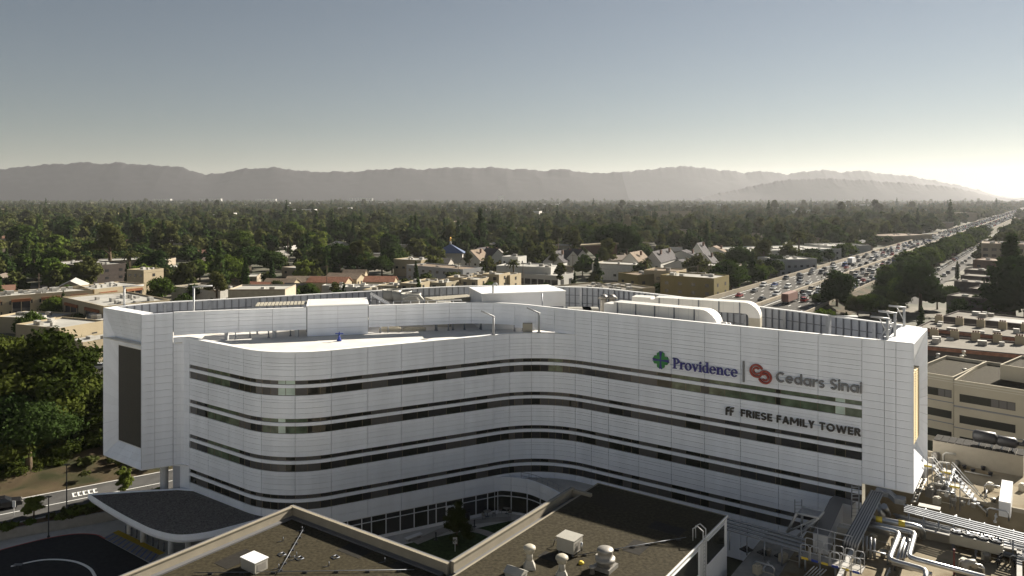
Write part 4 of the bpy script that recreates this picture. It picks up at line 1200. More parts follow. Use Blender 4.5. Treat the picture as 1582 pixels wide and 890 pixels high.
# equipment glimpsed under the screens on the terrace
for i, (px_, py_, w_, h_) in enumerate(((815, 505, 1.3, 1.7), (603, 517, 3.0, .5), (640, 516, 3.2, .35))):
    p = atY(px_, py_, [100.6, 104.3, 104.8][i]); mb = MB(); mb.box((p.x, p.y, RD), (w_, 1.0, h_))
    if i: mb.box((p.x, p.y, RD + h_), (w_ * .8, .25, .12))
    mb.build('roof_unit', M['beige_unit'], label=['cream cabinet on the terrace by the right camera mast', 'low cream duct run glimpsed under the roof screen beside the penthouse', 'thin cream duct run glimpsed under the middle of the roof screen'][i], cat='roof unit')
# ================================================================ OLD HOSPITAL ROOFS IN FRONT
RZ = 12.0
hos = empty('hospital_wing', (-20, 60, 0), 'older low hospital wing with a tan gravel roof in the left foreground', 'building')
ap = at(453, 780, 12.9); inn = at(695.8, 867.3, 12.9); rt = at(882.4, 753.5, 12.9)
ap.z = inn.z = rt.z = 0
# left wing: bounded by the street-side parapet (from ap along -V) and the courtyard parapet (ap -> inn)
pl_ = [ap, inn, inn - V * 30, ap - V * 30]
mb = MB(); mb.prism([(p.x, p.y) for p in pl_], 0, RZ - .02); mb.build('wall', M['parapet'], hos)
mb = MB(); mb.prism([((ap + U * .3 - V * .3).x, (ap + U * .3 - V * .3).y), ((inn - V * .3).x, (inn - V * .3).y), ((inn - V * 30).x, (inn - V * 30).y), ((ap + U * .3 - V * 30).x, (ap + U * .3 - V * 30).y)], RZ - .02, RZ)
mb.build('gravel_roof', M['roof_gravel'], hos)
def parapet(name, a, d, L, inward, h=.85, par=hos):
    mb = MB(); mb.obox(a + Z * (RZ - .02), d * L, inward * .34, Z * h); mb.build(name, M['parapet'], par)
    mb = MB(); mb.obox(a - inward * .05 - d * .05 + Z * (RZ - .02 + h), d * (L + .1), inward * .16, Z * .07); mb.build('coping', M['coping_dark'], par)
    mb = MB(); mb.obox(a + inward * .13 - d * .05 + Z * (RZ - .02 + h), d * (L + .1), inward * .28, Z * .085); mb.build('coping', M['parapet'], par)
    mb = MB(); mb.obox(a + inward * .34 + Z * (RZ + .002), d * (L - .3), inward * .45, Z * .12); mb.build('cant_strip', M['coping_dark'], par)
parapet('courtyard_parapet', ap, U, (inn - ap).length, -V)
parapet('street_parapet', ap - V * 30, V, 29.6, U)
for i in range(26):
    p = at(rnd.uniform(250, 660), rnd.uniform(815, 890), RZ)
    if (p - ap).dot(U) < 1.2 or (p - ap).dot(V) > -1.6: continue
    mb = MB()
    if i % 3: mb.tube([p, p + Z * .35], .035, 5); mb.tube([p + Z * .02, p + Vector((-.5, -.25, .02))], .02, 4)
    else:
        for k in range(4):
            q0_ = p + Vector((.35 * math.cos(k * 1.57), .35 * math.sin(k * 1.57), .03)); q1_ = p + Vector((.35 * math.cos(k * 1.57 + 1.57), .35 * math.sin(k * 1.57 + 1.57), .03)); mb.tube([q0_, q1_], .05, 4)
    mb.build('roof_hardware', M['steel_dark'], hos)
# right wing, raised slab roof
R2 = 12.6
ra, rb = at(924, 746.4, R2), at(1123, 797, R2); ra.z = rb.z = 0
hos2 = empty('hospital_wing', ((ra.x + rb.x) / 2, 60, 0), 'older hospital wing with a brown gravel roof half in tower shadow', 'building')
mb = MB(); mb.prism([p[:2] for p in (ra, rb, rb - V * 30, ra - V * 30)], 0, R2 - .1); mb.build('wall', M['hosp_white'], hos2)
mb = MB(); mb.prism([p[:2] for p in (ra - U * .1 + V * .1, rb + U * .1 + V * .1, rb + U * .1 - V * 30, ra - U * .1 - V * 30)], R2 - .1, R2 - .02); mb.build('roof_edge', M['parapet'], hos2)
mb = MB(); mb.prism([p[:2] for p in (ra + U * .12 - V * .12, rb - U * .12 - V * .12, rb - U * .12 - V * 30, ra + U * .12 - V * 30)], R2 - .02, R2); mb.build('gravel_roof', M['roof_gravel'], hos2)
mb = MB(); mb.obox(rb + U * .02 + Z * (R2 - .02), -V * 30, U * .1, Z * .1); mb.build('metal_edge', M['coping'], hos2)
# lower gutter walk + parapet on the courtyard side
mb = MB(); mb.prism([p[:2] for p in (rt, ra - U * .12, ra - U * .12 - V * 30, inn - V * 14, inn)], 0, RZ - .05, mtop=0); mb.build('gutter_walk', M['coping_dark'], hos2)
parapet('courtyard_parapet', inn - V * .0, V, (rt - inn).length, U, .9, hos2)
mb = MB(); mb.obox(rt - V * .34 + U * .36 + Z * (RZ - .02), U * 2.0, V * .34, Z * .9); mb.build('return_parapet', M['parapet'], hos2)
mb = MB(); mb.obox(rt + V * .05 + U * .4 + Z * 10.6, U * 3.6, V * 2.2, Z * .3); mb.build('link_roof', M['coping_dark'], hos2)
# windows and ladder on its right wall
for (s0_, s1_, z0_, z1_) in ((.9, 5.0, 10.2, 12.2), (7.2, 12.6, 10.2, 12.2), (13.4, 14.6, 10.2, 12.2)):
    mb = MB(); mb.obox(rb - V * s0_ + U * .02 + Z * z0_, -V * (s1_ - s0_), U * .06, Z * (z1_ - z0_)); w_ = mb.build('window', M['glass_black'], hos2)
    mb = MB()
    for (zz_, hh_) in ((z0_ - .08, .08), (z1_, .08)): mb.obox(rb - V * (s0_ - .05) + U * .02 + Z * zz_, -V * (s1_ - s0_ + .1), U * .1, Z * hh_)
    mb.build('frame', M['mullion_white'], w_)
for s_ in (5.4, 6.9):
    mb = MB(); mb.obox(rb - V * s_ + U * .02 + Z * 8.6, -V * .12, U * .08, Z * 3.8); mb.build('pilaster', M['mullion_white'], hos2)
lad = empty('roof_ladder', (rb - V * 6.2 + Z * 8.7), 'white ladder hoops over the right edge of the brown gravel roof', 'ladder')
for s_ in (5.9, 6.5):
    b_ = rb - V * s_ + U * .25
    mb = MB(); mb.tube([b_ + Z * 8.7, b_ + Z * 13.6, b_ - U * .5 + Z * 13.9, b_ - U * .9 + Z * 13.6, b_ - U * .9 + Z * R2], .05, 6); mb.build('rail', M['steel_white'], lad)
for k in range(15):
    mb = MB(); mb.tube([rb - V * 5.9 + U * .25 + Z * (8.9 + k * .3), rb - V * 6.5 + U * .25 + Z * (8.9 + k * .3)], .025, 5); mb.build('rung', M['steel_white'], lad)
# roof vents and units
def mushroom(px_, py_, z, h, label):
    p = at(px_, py_, z)
    t = empty('mushroom_vent', p, label, 'vent', 'mushroom vents on the gravel roof')
    mb = MB(); mb.box(p, (.95, .95, .2), top=.9); mb.box(p + Z * .2, (.8, .8, .4), top=.6); mb.build('curb', M['unit_white'], t)
    mb = MB(); mb.lathe(p, [(.25, .55), (.25, h)], 14); mb.build('stack', M['unit_white'], t)
    mb = MB(); mb.lathe(p + Z * (h - .12), [(.36, 0), (.38, .1), (.42, .22), (.5, .3), (.47, .45), (.32, .56), (.1, .6)], 18); mb.build('hood', M['beige_unit'], t)
mushroom(818, 877, R2, 1.3, 'mushroom vent nearest the courtyard on the brown roof')
mushroom(868, 893, R2, 1.3, 'mushroom vent at the bottom edge beside the boxy roof unit')
p = at(880, 853, R2)
t = empty('roof_unit', p, 'white boxy air conditioner between the vents on the brown roof', 'air conditioner')
mb = MB(); mb.obox(p - U * .8 - V * .7 + Z * .25, U * 1.6, V * 1.4, Z * 1.05); mb.build('casing', M['unit_white'], t)
mb = MB(); mb.obox(p - U * .86 - V * .76 + Z * 1.3, U * 1.72, V * 1.52, Z * .06); mb.build('lid', M['unit_white'], t)
mb = MB(); mb.obox(p + U * .8 - V * .5 + Z * .4, U * .02, V * 1.0, Z * .7); mb.build('grille', M['galv'], t)
for a_ in (-.7, .55):
    for b_ in (-.6, .5):
        mb = MB(); mb.obox(p + U * a_ + V * b_, U * .12, V * .12, Z * .25); mb.build('foot', M['steel_dark'], t)
mb = MB(); mb.tube([p + U * 1.0 + V * .2 + Z * .3, p + U * 1.0 + V * .2 + Z * 1.0], .1, 8); mb.build('filter_drier', M['chrome'], t)
mb = MB(); mb.tube([p - U * 1.0 + Z * .1, p - U * 1.2 + V * .3 + Z * .5, p - U * 1.6 + V * .3 + Z * .5, p - U * 1.7 + V * .2], .05, 6); mb.build('conduit', M['galv'], t)
p = at(935, 878, R2)
t = empty('exhaust_fan', p, 'big round galvanised exhaust fan on a square curb', 'exhaust fan')
mb = MB(); mb.obox(p - U * .75 - V * .75, U * 1.5, V * 1.5, Z * .3); mb.build('curb', M['galv'], t)
mb = MB(); mb.lathe(p + Z * .3, [(.62, 0), (.66, .25), (.78, .3), (.78, .55), (.6, .58), (.6, 1.05), (.66, 1.12), (.6, 1.24), (.1, 1.3)], 20); mb.build('drum', M['galv'], t)
mb = MB(); mb.obox(p - U * .8 - V * .15 + Z * .55, U * .18, V * .3, Z * .35); mb.build('switch_box', M['unit_white'], t)
p = at(915, 886, R2); mb = MB(); mb.lathe(p, [(.2, 0), (.16, .4), (.25, .42), (.25, .55), (.1, .6)], 10); mb.build('pipe_vent', M['galv'], label='little capped pipe vent in front of the round exhaust fan', cat='vent')
p = at(898, 871, R2); mb = MB(); mb.lathe(p, [(.22, 0), (.22, .12), (.12, .22)], 8); mb.build('roof_drain', M['yellow'], label='small yellow roof fitting near the boxy air conditioner', cat='drain')
p = at(797, 889, R2); mb = MB()
mb.obox(p - U * .7 - V * .5, U * 1.4, V * 1.0, Z * .3); mb.raw([p - U * .8 - V * .6 + Z * .3, p + U * .8 - V * .6 + Z * .3, p + U * .8 + V * .6 + Z * .3, p - U * .8 + V * .6 + Z * .3, p - U * .8 + Z * .62, p + U * .8 + Z * .62], [(0, 1, 5, 4), (2, 3, 4, 5), (1, 2, 5), (3, 0, 4)])
mb.build('relief_hood', M['unit_white'], label='low ridged white relief hood by the parapet', cat='vent')
p = at(393, 878, RZ)
t = empty('roof_unit', p, 'white box unit at the bottom of the tan left roof', 'roof unit')
mb = MB(); mb.obox(p - U * .9 - V * .6, U * 1.8, V * 1.2, Z * .85); mb.build('casing', M['unit_white'], t)
mb = MB(); mb.obox(p - U * .95 - V * .65 + Z * .85, U * 1.9, V * 1.3, Z * .06); mb.build('lid', M['coping'], t)
mb = MB(); mb.obox(p + U * .9 - V * .4 + Z * .15, U * .02, V * .8, Z * .5); mb.build('grille', M['galv'], t)

# repairs, seams and conduits on the gravel roofs
for i, (px_, py_, w_, d_) in enumerate(((520, 850, 2.6, 1.6), (330, 870, 1.8, 3.0), (600, 875, 1.4, 1.4), (1000, 815, 3.0, 1.6), (960, 850, 1.6, 2.4), (830, 860, 2.0, 1.2))):
    z_ = RZ if px_ < 700 else R2
    p = at(px_, py_, z_); mb = MB(); mb.obox(p + Z * .003, U * w_, V * d_, Z * .012); mb.build('roof_patch', M['roof_patch'], hos if px_ < 700 else hos2)
for i, (a_, b_) in enumerate((((300, 885), (640, 880)), ((470, 815), (430, 885)))):
    p, q = at(a_[0], a_[1], RZ + .14), at(b_[0], b_[1], RZ + .14); mb = MB(); mb.tube([p, q], .03, 6); mb.build('roof_conduit', M['steel_dark'], hos)
    for k in range(7):
        c_ = p.lerp(q, (k + .5) / 7); mb = MB(); mb.box((c_.x, c_.y, RZ), (.35, .2, .1)); mb.build('conduit_block', M['black'], hos)
p, q = at(890, 858, R2 + .14), at(1060, 830, R2 + .14); mb = MB(); mb.tube([p, q], .03, 6); mb.build('roof_conduit', M['steel_dark'], hos2)
for k in range(7):
    c_ = p.lerp(q, (k + .5) / 7); mb = MB(); mb.box((c_.x, c_.y, R2), (.35, .2, .1)); mb.build('conduit_block', M['black'], hos2)
# ---- courtyard -----------------------------------------------------------------
CZ = 0.35
mb = MB(); mb.prism([p[:2] for p in (ap + V * .05 - U * 3, inn + V * .05, rt + V * .05 - U * .05, v3(8, 97), v3(-1, 98.2), v3(-22, 87.4), v3(-30, 87))], 0, CZ); mb.build('courtyard_lawn', M['lawn'], label='dark lawn of the enclosed courtyard', cat='lawn', kind='structure')
mb = MB(); wk = [FRONT.pos(gs[0] + (gs[-1] - gs[0]) * k / 10) + FRONT.nrm(gs[0] + (gs[-1] - gs[0]) * k / 10) * 1.3 for k in range(11)] + [at(800, 800), at(830, 800)]
ribbon(mb, wk, -1.6, 1.5, CZ + .02); mb.build('courtyard_path', M['concrete_pale'], label='pale walk along the ground floor glazing', cat='path', kind='structure')
mb = MB(); wk = smooth([at(640, 843), at(660, 835), at(680, 826), at(700, 818), at(725, 812), at(757, 808), at(790, 806)], 5); ribbon(mb, wk, -.7, .7, CZ + .03)
wk2 = smooth([at(722, 822), at(744, 826), at(760, 832), at(775, 840)], 5); ribbon(mb, wk2, -.6, .6, CZ + .035)
mb.build('courtyard_path', M['concrete'], label='curved concrete paths crossing the courtyard lawn', cat='path', kind='structure')
p = at(639, 833, CZ); mb = MB(); d_ = Vector((.75, .66, 0)); n_ = Vector((-.66, .75, 0))
t = empty('stone_bench', p, 'white block bench in the shaded courtyard', 'bench')
mb.obox(p - d_ * 1.1 - n_ * .3 + Z * .3, d_ * 2.2, n_ * .6, Z * .14); mb.build('seat', M['hosp_white'], t)
for s_ in (-.9, .6):
    mb = MB(); mb.obox(p + d_ * s_ - n_ * .24, d_ * .3, n_ * .48, Z * .3); mb.build('leg', M['concrete'], t)
for i, (px_, py_) in enumerate(((673.5, 834), (733, 814), (632, 818))):
    p = at(px_, py_, CZ); mb = MB(); mb.lathe(p, [(.26, 0), (.26, .05), (.08, .06), (.08, .75), (.1, .75), (.1, .9), (.02, .92)], 10)
    mb.build('bollard_light', M['black'], label=['bollard light left of the courtyard tree', 'bollard light right of the courtyard tree', 'bollard light by the courtyard bench'][i], cat='bollard light', group='courtyard bollards')
p = at(722.5, 803, CZ); mb = MB(); mb.lathe(p, [(.3, 0), (.3, .95), (.32, .97), (.32, 1.1), (.1, 1.15)], 12); mb.build('litter_bin', M['black'], label='dark litter bin beside the courtyard doors', cat='litter bin')
p = at(703, 852, CZ); mb = MB(); mb.tube([p, p + Z * 1.0], .04, 6); mb.obox(p + Vector((-.25, -.03, .9)), Vector((.5, 0, 0)), Vector((0, .03, 0)), Z * .75); mb.build('notice_board', M['hosp_white'], label='small white notice board at the foot of the courtyard tree', cat='sign')
for i, (px_, py_) in enumerate(((753, 798), (783, 793))):
    c = at(px_, py_, CZ + .04); t = empty('cafe_table', c, ['left', 'right'][i] + ' round metal table by the courtyard glazing', 'table', 'courtyard tables')
    mb = MB(); mb.lathe(c + Z * .7, [(.5, 0), (.5, .04), (.1, .045)], 14); mb.build('table_top', M['galv'], t)
    mb = MB(); mb.lathe(c, [(.28, 0), (.05, .05), (.05, .7)], 8); mb.build('pedestal', M['steel_dark'], t)
    for k in range(3):
        a_ = k * 2.09 + i; q = c + Vector((math.cos(a_), math.sin(a_), 0)) * .85
        ch = empty('metal_chair', q, 'grey metal chair ' + ['behind', 'left of', 'in front of'][k] + ' the ' + ['left', 'right'][i] + ' courtyard table', 'chair', 'courtyard chairs')
        mb = MB(); mb.box(q + Z * .42, (.42, .42, .04), rz=a_); mb.build('seat', M['galv'], ch)
        bq = q + Vector((math.cos(a_), math.sin(a_), 0)) * .2
        mb = MB(); mb.box(bq + Z * .46, (.04, .42, .4), rz=a_); mb.build('backrest', M['galv'], ch)
        for sx in (-.17, .17):
            for sy in (-.17, .17):
                mb = MB(); mb.tube([q + Vector((sx, sy, 0)), q + Vector((sx, sy, .42))], .02, 4); mb.build('leg', M['steel_dark'], ch)

# ================================================================ ENTRANCE CANOPY
ZC = 4.4
out = [at(135, 764, ZC), at(158, 779, ZC), at(181.6, 793, ZC), at(210, 808, ZC), at(236.6, 820, ZC), at(275, 828.5, ZC), at(319, 824.8, ZC), at(360, 815, ZC), at(405, 803, ZC), v3(-27.0, 87.2), v3(-33, 90.6), v3(-39.5, 95.3), at(275, 755.2, ZC), at(205, 759, ZC)]
can = empty('entrance_canopy', (-40, 88, 0), 'white pick-shaped entrance canopy with a dark gravel roof', 'canopy')
sm = smooth([(p.x, p.y) for p in out[:9]], 5) + [Vector((p.x, p.y, 0)) for p in out[9:]]
cc = sum(sm, Vector()) / len(sm)
def scaled(k, extra=0): return [((cc + (p - cc) * k).x, (cc + (p - cc) * k).y) for p in sm]
mb = MB(); mb.prism(scaled(.955), ZC - .25, ZC); mb.build('gravel_roof', M['roof_dark'], can)
n = len(sm)
def ring(mb, k0, k1, za, zb_):
    a_, b_ = scaled(k0), scaled(k1)
    mb.raw([(x, y, za) for x, y in a_] + [(x, y, zb_) for x, y in b_], [(i, (i + 1) % n, n + (i + 1) % n, n + i) for i in range(n)])
mb = MB(); ring(mb, .955, .965, ZC - .05, ZC + .12); ring(mb, .965, .985, ZC + .12, ZC + .12); ring(mb, .985, 1.0, ZC + .12, ZC - .45); ring(mb, 1.0, .95, ZC - .45, ZC - .75); mb.build('fascia', M['panel'], can)
mb = MB(); mb.prism(scaled(.95), ZC - .78, ZC - .7); mb.build('soffit', M['hosp_white'], can)
for (px_, py_) in ((200, 825), (221, 838), (264, 856), (290, 850), (238, 810)):
    p = at(px_, py_); mb = MB(); mb.lathe((p.x, p.y, .1), [(.32, 0), (.32, ZC - .85)], 14); mb.build('column', M['hosp_white'], can)
for i in range(9):
    f_ = i / 8; a_, b_ = at(195, 825), at(262, 857); p = a_.lerp(b_, f_)
    mb = MB(); mb.lathe((p.x, p.y, .1), [(.11, 0), (.11, .95), (.03, 1.0)], 8)
    mb.build('bollard', M['steel_dark'], label=('%s dark bollard from the left in the row under the canopy edge' % ['first', 'second', 'third', 'fourth', 'fifth', 'sixth', 'seventh', 'eighth', 'last'][i]), cat='bollard', group='bollards under the canopy')
# street furniture on the left
def lamp(px_, py_, z, h, label):
    p = at(px_, py_, z); t = empty('lamp_post', p, label, 'lamp post')
    mb = MB(); mb.lathe(p, [(.16, 0), (.16, .15), (.075, .2), (.055, h)], 10); mb.build('pole', M['black'], t)
    mb = MB(); mb.box(p + Z * h, (.62, .3, .09)); mb.build('lamp_head', M['black'], t)
lamp(75, 830, .1, 4.9, 'short black lamp post on the plaza edge')
lamp(103, 799, 1.16, 6.6, 'tall black lamp post in the planting strip')
p = at(21.5, 797, 1.16); mb = MB(); mb.tube([p, p + Z * 1.9], .035, 6); mb.obox(p + Vector((-.2, -.03, 1.1)), Vector((.42, 0, 0)), Vector((0, .03, 0)), Z * .8); mb.build('street_sign', M['hosp_white'], label='small white street sign on a post by the kerb', cat='sign')
p = at(28, 884, .1); t = empty('lamp_post', p, 'low drive light at the bottom left corner', 'lamp post'); mb = MB(); mb.tube([p, p + Z * .8], .05, 6); mb.build('pole', M['black'], t); mb = MB(); mb.box(p + Z * .8, (.9, .35, .1)); mb.build('lamp_head', M['steel_dark'], t)
# ================================================================ UTILITY ROOFS, LOWER RIGHT
UZ = 9.6
ur = empty('plant_building', (52, 76, 0), 'low plant building with stained tan roofs at the foot of the right end', 'building')
a = at(1425, 700, UZ); a.z = 0; b = a + U * 26
mb = MB(); mb.prism([p[:2] for p in (a - U * 4, b, b - V * 14.5, a - U * 4 - V * 14.5)], 0, UZ); mb.build('upper_block', M['roof_stain'], ur)
mb = MB(); mb.obox(a - U * 4 + Z * UZ, U * 30, -V * .3, Z * .45); mb.build('parapet', M['parapet'], ur)
mb = MB(); mb.obox(a - U * 4 - V * 14.5 + Z * UZ, U * 30, V * .3, Z * .4); mb.build('parapet', M['parapet'], ur)
LZ = 8.2                                  # lower yard roof, reaching to the hospital wing
c = v3(20.3, 67.6)
mb = MB(); mb.prism([p[:2] for p in (c + V * 9.5, c + V * 9.5 + U * 44, c - V * 26 + U * 44, c - V * 26)], 0, LZ); mb.build('yard_roof', M['concrete'], ur)
# condenser roof
k0, k1 = at(1430, 816, 10.0), at(1578, 848, 10.0); k0.z = k1.z = 0
K = (k1 - k0).length; kd = (k1 - k0).normalized(); kn = Vector((-kd.y, kd.x, 0))
mb = MB(); mb.prism([p[:2] for p in (k0 - kd * 1.2, k1, k1 - kn * 22, k0 - kd * 1.2 - kn * 22)], LZ, 9.1, mtop=0); mb.build('condenser_roof', M['roof_stain'], ur)
for (o_, e_, f_, nm) in ((k0 - kd * 1.2, kd * (K + 1.2), -kn * .3, 'parapet'), (k1, -kn * 22, -kd * .3, 'parapet'), (k0 - kd * 5.2 - kn * 4, -kn * 16, kd * .3, 'parapet')):
    mb = MB(); mb.obox(o_ + Z * 9.1, e_, f_, Z * .75); mb.build(nm, M['parapet'], ur)
    mb = MB(); mb.obox(o_ + Z * 9.85 - f_ * .15, e_, f_ * 1.3, Z * .06); mb.build('coping', M['concrete_pale'], ur)
mb = MB(); mb.prism([p[:2] for p in (k0 - kd * 10, k0 - kd * 1.25, k0 - kd * 1.25 - kn * 22, k0 - kd * 10 - kn * 22)], LZ, 8.5); mb.build('ochre_roof', M['roof_stain'], ur)
# dark L-shaped upstand around the pit
pA, pB, pC = at(1282, 772, 10.2), at(1316, 781, 10.2), at(1256, 824, 10.2)
for (s_, e_) in ((pA, pB), (pA, pC)):
    dd_ = (e_ - s_); mb = MB(); q = Vector((s_.x, s_.y, LZ)); mb.obox(q, Vector((dd_.x, dd_.y, 0)), Vector((-dd_.y, dd_.x, 0)).normalized() * 1.3, Z * 2.0); mb.build('upstand', M['hosp_white'], ur)
    mb = MB(); q.z = 10.2; mb.obox(q, Vector((dd_.x, dd_.y, 0)), Vector((-dd_.y, dd_.x, 0)).normalized() * 1.3, Z * .06); mb.build('upstand_cap', M['coping_dark'], ur)
def pipe(pts, r, label, m='chrome', bands=(), n=10, z=None, group='silver pipes on the plant roof', name='pipe_run'):
    P = [at(*p) for p in pts]
    # round the corners
    Q = [P[0]]
    for i in range(1, len(P) - 1):
        a_, b_, c_ = P[i - 1], P[i], P[i + 1]
        l = min(r * 2.6, (b_ - a_).length * .45, (c_ - b_).length * .45)
        s_, e_ = b_ + (a_ - b_).normalized() * l, b_ + (c_ - b_).normalized() * l
        Q += [s_, (s_ + e_ + b_ * 2) / 4, e_]
    Q.append(P[-1])
    if not bands:
        mb = MB(); mb.tube(Q, r, n); return mb.build(name, M[m], label=label, cat='pipe', group=group)
    t = empty(name, (P[0].x, P[0].y, LZ), label, 'pipe', group)
    mb = MB(); mb.tube(Q, r, n); mb.build('jacket', M[m], t)
    for f_ in bands:
        q = P[0].lerp(P[1], f_); d_ = (P[1] - P[0]).normalized(); mb = MB(); mb.tube([q - d_ * .28, q + d_ * .28], r * 1.04, n); mb.build('yellow_band', M['yellow'], t)
    return t
pipe([(1340, 799, 10.9), (1424, 814.5, 10.9), (1426, 830, 9.6)], .27, 'fat silver pipe with two yellow bands', bands=(.22, .64))
pipe([(1322, 808, 10.5), (1390, 823, 10.5), (1373.5, 865, 10.5), (1431, 880.5, 10.5), (1430, 898, 10.5)], .22, 'silver pipe bending twice toward the bottom edge')
pipe([(1322, 803, 10.6), (1414, 823, 10.6), (1403.5, 861, 10.6), (1522, 892, 10.6)], .22, 'long silver pipe running out to the condenser roof')
pipe([(1326, 812, 10.2), (1398, 829, 10.2), (1385.5, 865, 10.2)], .15, 'slimmer silver pipe between the two fat bends')
pipe([(1330, 815, 10.0), (1402, 831, 10.0), (1391.5, 864, 10.0)], .12, 'slim silver pipe beside the long run')
pipe([(1334, 818, 9.8), (1406, 833, 9.8), (1396.5, 863, 9.8)], .09, 'thin silver pipe hugging the long run')
pipe([(1378, 870, 10.0), (1440, 887, 10.0)], .16, 'thin pipe along the bottom below the twin bends')
for i, (p0_, p1_) in enumerate((((1365, 800), (1352, 770)), ((1372, 795), (1366, 782)))):
    pipe([(p0_[0], p0_[1], 9.6), (p1_[0], p1_[1], 11.0)], .3, ['bright', 'short'][i] + ' silver riser beside the conduit ramp')
# vertical drops in the lit corner
for i, px_ in enumerate((1333, 1339, 1345, 1351)):
    pipe([(px_, 826 + i * 2, 10.2), (px_, 858 + i * 2, 8.6)], .12, ['first', 'second', 'third', 'fourth'][i] + ' silver drop pipe above the ochre roof corner')
# conduit ramp: parallel conduits dropping towards the catwalk
cr_ = empty('conduit_ramp', at(1330, 800, LZ), 'slanted bank of grey conduits dropping from under the tower', 'conduit bank')
for k in range(12):
    f_ = k / 11
    P = [(1346 + 18 * f_, 757 + 6 * f_, 11.6), (1304 + 22 * f_, 833 + 8 * f_, 10.6), (1300 + 22 * f_, 850 + 8 * f_, 9.0)]
    mb = MB(); mb.tube([at(*p) for p in P], .06, 6); mb.build('conduit', M['steel_white' if k % 2 else 'steel_dark'], cr_)
for f_ in (.2, .5, .8):
    q0_, q1_ = at(1346 - 42 * f_, 757 + 76 * f_, 11.5 - f_), at(1364 - 38 * f_, 763 + 78 * f_, 11.5 - f_); mb = MB(); mb.tube([q0_, q1_], .06, 5); mb.build('strut', M['steel_white'], cr_)
# kinked duct under the soffit
mb = MB(); P = [at(1352, 765, 11.3), at(1372, 769, 11.3), at(1382, 778, 11.0), at(1397, 781, 11.0)]
for p_, q_ in zip(P, P[1:]):
    d_ = q_ - p_; mb.obox(p_, d_, V * 1.2, Z * .5)
mb.build('kinked_duct', M['steel'], label='kinked grey duct just below the tower soffit', cat='duct')
# cable-tray bridge on posts
br = empty('cable_tray_bridge', at(1490, 805, LZ), 'long grey cable-tray bridge crossing the plant roofs', 'cable tray')
for k in range(5):
    p0_, p1_ = at(1396, 781 + k * 2.6, 11.0), at(1592, 829 + k * 3.4, 11.0)
    mb = MB(); d_ = p1_ - p0_; n_ = Vector((-d_.y, d_.x, 0)).normalized(); mb.obox(p0_, d_, n_ * .2, Z * .1); mb.build('tray', M['steel_dark' if k % 2 else 'steel'], br)
for k in range(9):
    p = at(1404 + 23 * k, 789 + 5.8 * k, 11.0); mb = MB(); mb.tube([Vector((p.x, p.y, LZ)), Vector((p.x, p.y, 10.98))], .09, 6); mb.build('post', M['steel'], br)
    q = at(1404 + 23 * k, 789 + 5.8 * k, 9.9); mb = MB(); mb.tube([q - V * .2, q + V * 1.8], .06, 5); mb.build('arm', M['steel_white'], br)
for i in range(7):
    y_ = 797 + i * 4.0
    pipe([(1380 + i * 3, y_ - 3, 9.3 + .1 * (i % 3)), (1590, y_ + 47, 9.3 + .1 * (i % 3))], .11 + .05 * (i % 2), '%s pipe counting forward in the dark rack below the cable-tray bridge' % ['first', 'second', 'third', 'fourth', 'fifth', 'sixth', 'seventh'][i], 'steel' if i % 2 else 'chrome', group='pipes below the cable-tray bridge')
mb = MB(); p = at(1418, 782, 11.1); mb.obox(p, U * 1.9, V * .9, Z * .06); mb.build('tray_cover', M['unit_white'], label='pale cover plate on the cable-tray bridge', cat='cover plate')
# shaded trays in front of the tower wall
tr_ = empty('cable_tray_bridge', at(1180, 830, LZ), 'shaded cable trays on posts along the tower foot', 'cable tray')
for k in range(4):
    p0_, p1_ = at(1122, 803 + k * 5.4, 9.9), at(1242, 836 + k * 6.2, 9.9); d_ = p1_ - p0_; n_ = Vector((-d_.y, d_.x, 0)).normalized()
    mb = MB(); mb.obox(p0_, d_, n_ * .4, Z * .1); mb.build('tray', M['steel'], tr_)
for k in range(5):
    p = at(1127 + 27 * k, 822 + 7.6 * k, 9.9); mb = MB(); mb.tube([Vector((p.x, p.y, LZ)), p], .07, 6); mb.build('post', M['steel'], tr_)
    q = at(1127 + 27 * k, 805 + 7 * k, 9.9); mb = MB(); mb.obox(p - Z * .1, q - p, U * .1, Z * .08); mb.build('arm', M['steel'], tr_)
for i in range(4):
    p = at(1153 + 27 * i, 850 + 5 * i, LZ); mb = MB(); mb.box(p, (.9, .9, .12), rz=.6); mb.box(p + Z * .12, (.4, .4, .2), rz=.6)
    mb.build('roof_drain', M['black'], label=['first', 'second', 'third', 'fourth'][i] + ' square black roof fitting from the hospital wing', cat='drain', group='black roof fittings')
# steel lifting frame
lf = empty('lifting_frame', at(1240, 825, LZ), 'pale steel lifting frame with a sheet deck below the tower windows', 'steel frame')
B = [at(1216, 822, 8.6), at(1238, 820, 8.6), at(1254, 818, 8.6), at(1232, 829, 8.6)]; T = [at(1231, 793, 11.4), at(1240, 783, 11.4), at(1272, 791, 11.4), at(1264, 800, 11.4)]
mb = MB(); mb.face(T); mb.face([t - Z * .12 for t in reversed(T)]); mb.build('sheet_deck', M['steel'], lf)
for i in range(4):
    mb = MB(); mb.tube([B[i], T[i]], .13, 6); mb.build('leg', M['steel_white'], lf)
for (i, j) in ((0, 3), (1, 2), (3, 2)):
    mb = MB(); mb.tube([B[i], T[j]], .1, 6); mb.build('brace', M['steel_white'], lf); mb = MB(); mb.tube([T[i], T[j]], .1, 6); mb.build('beam', M['steel_white'], lf)
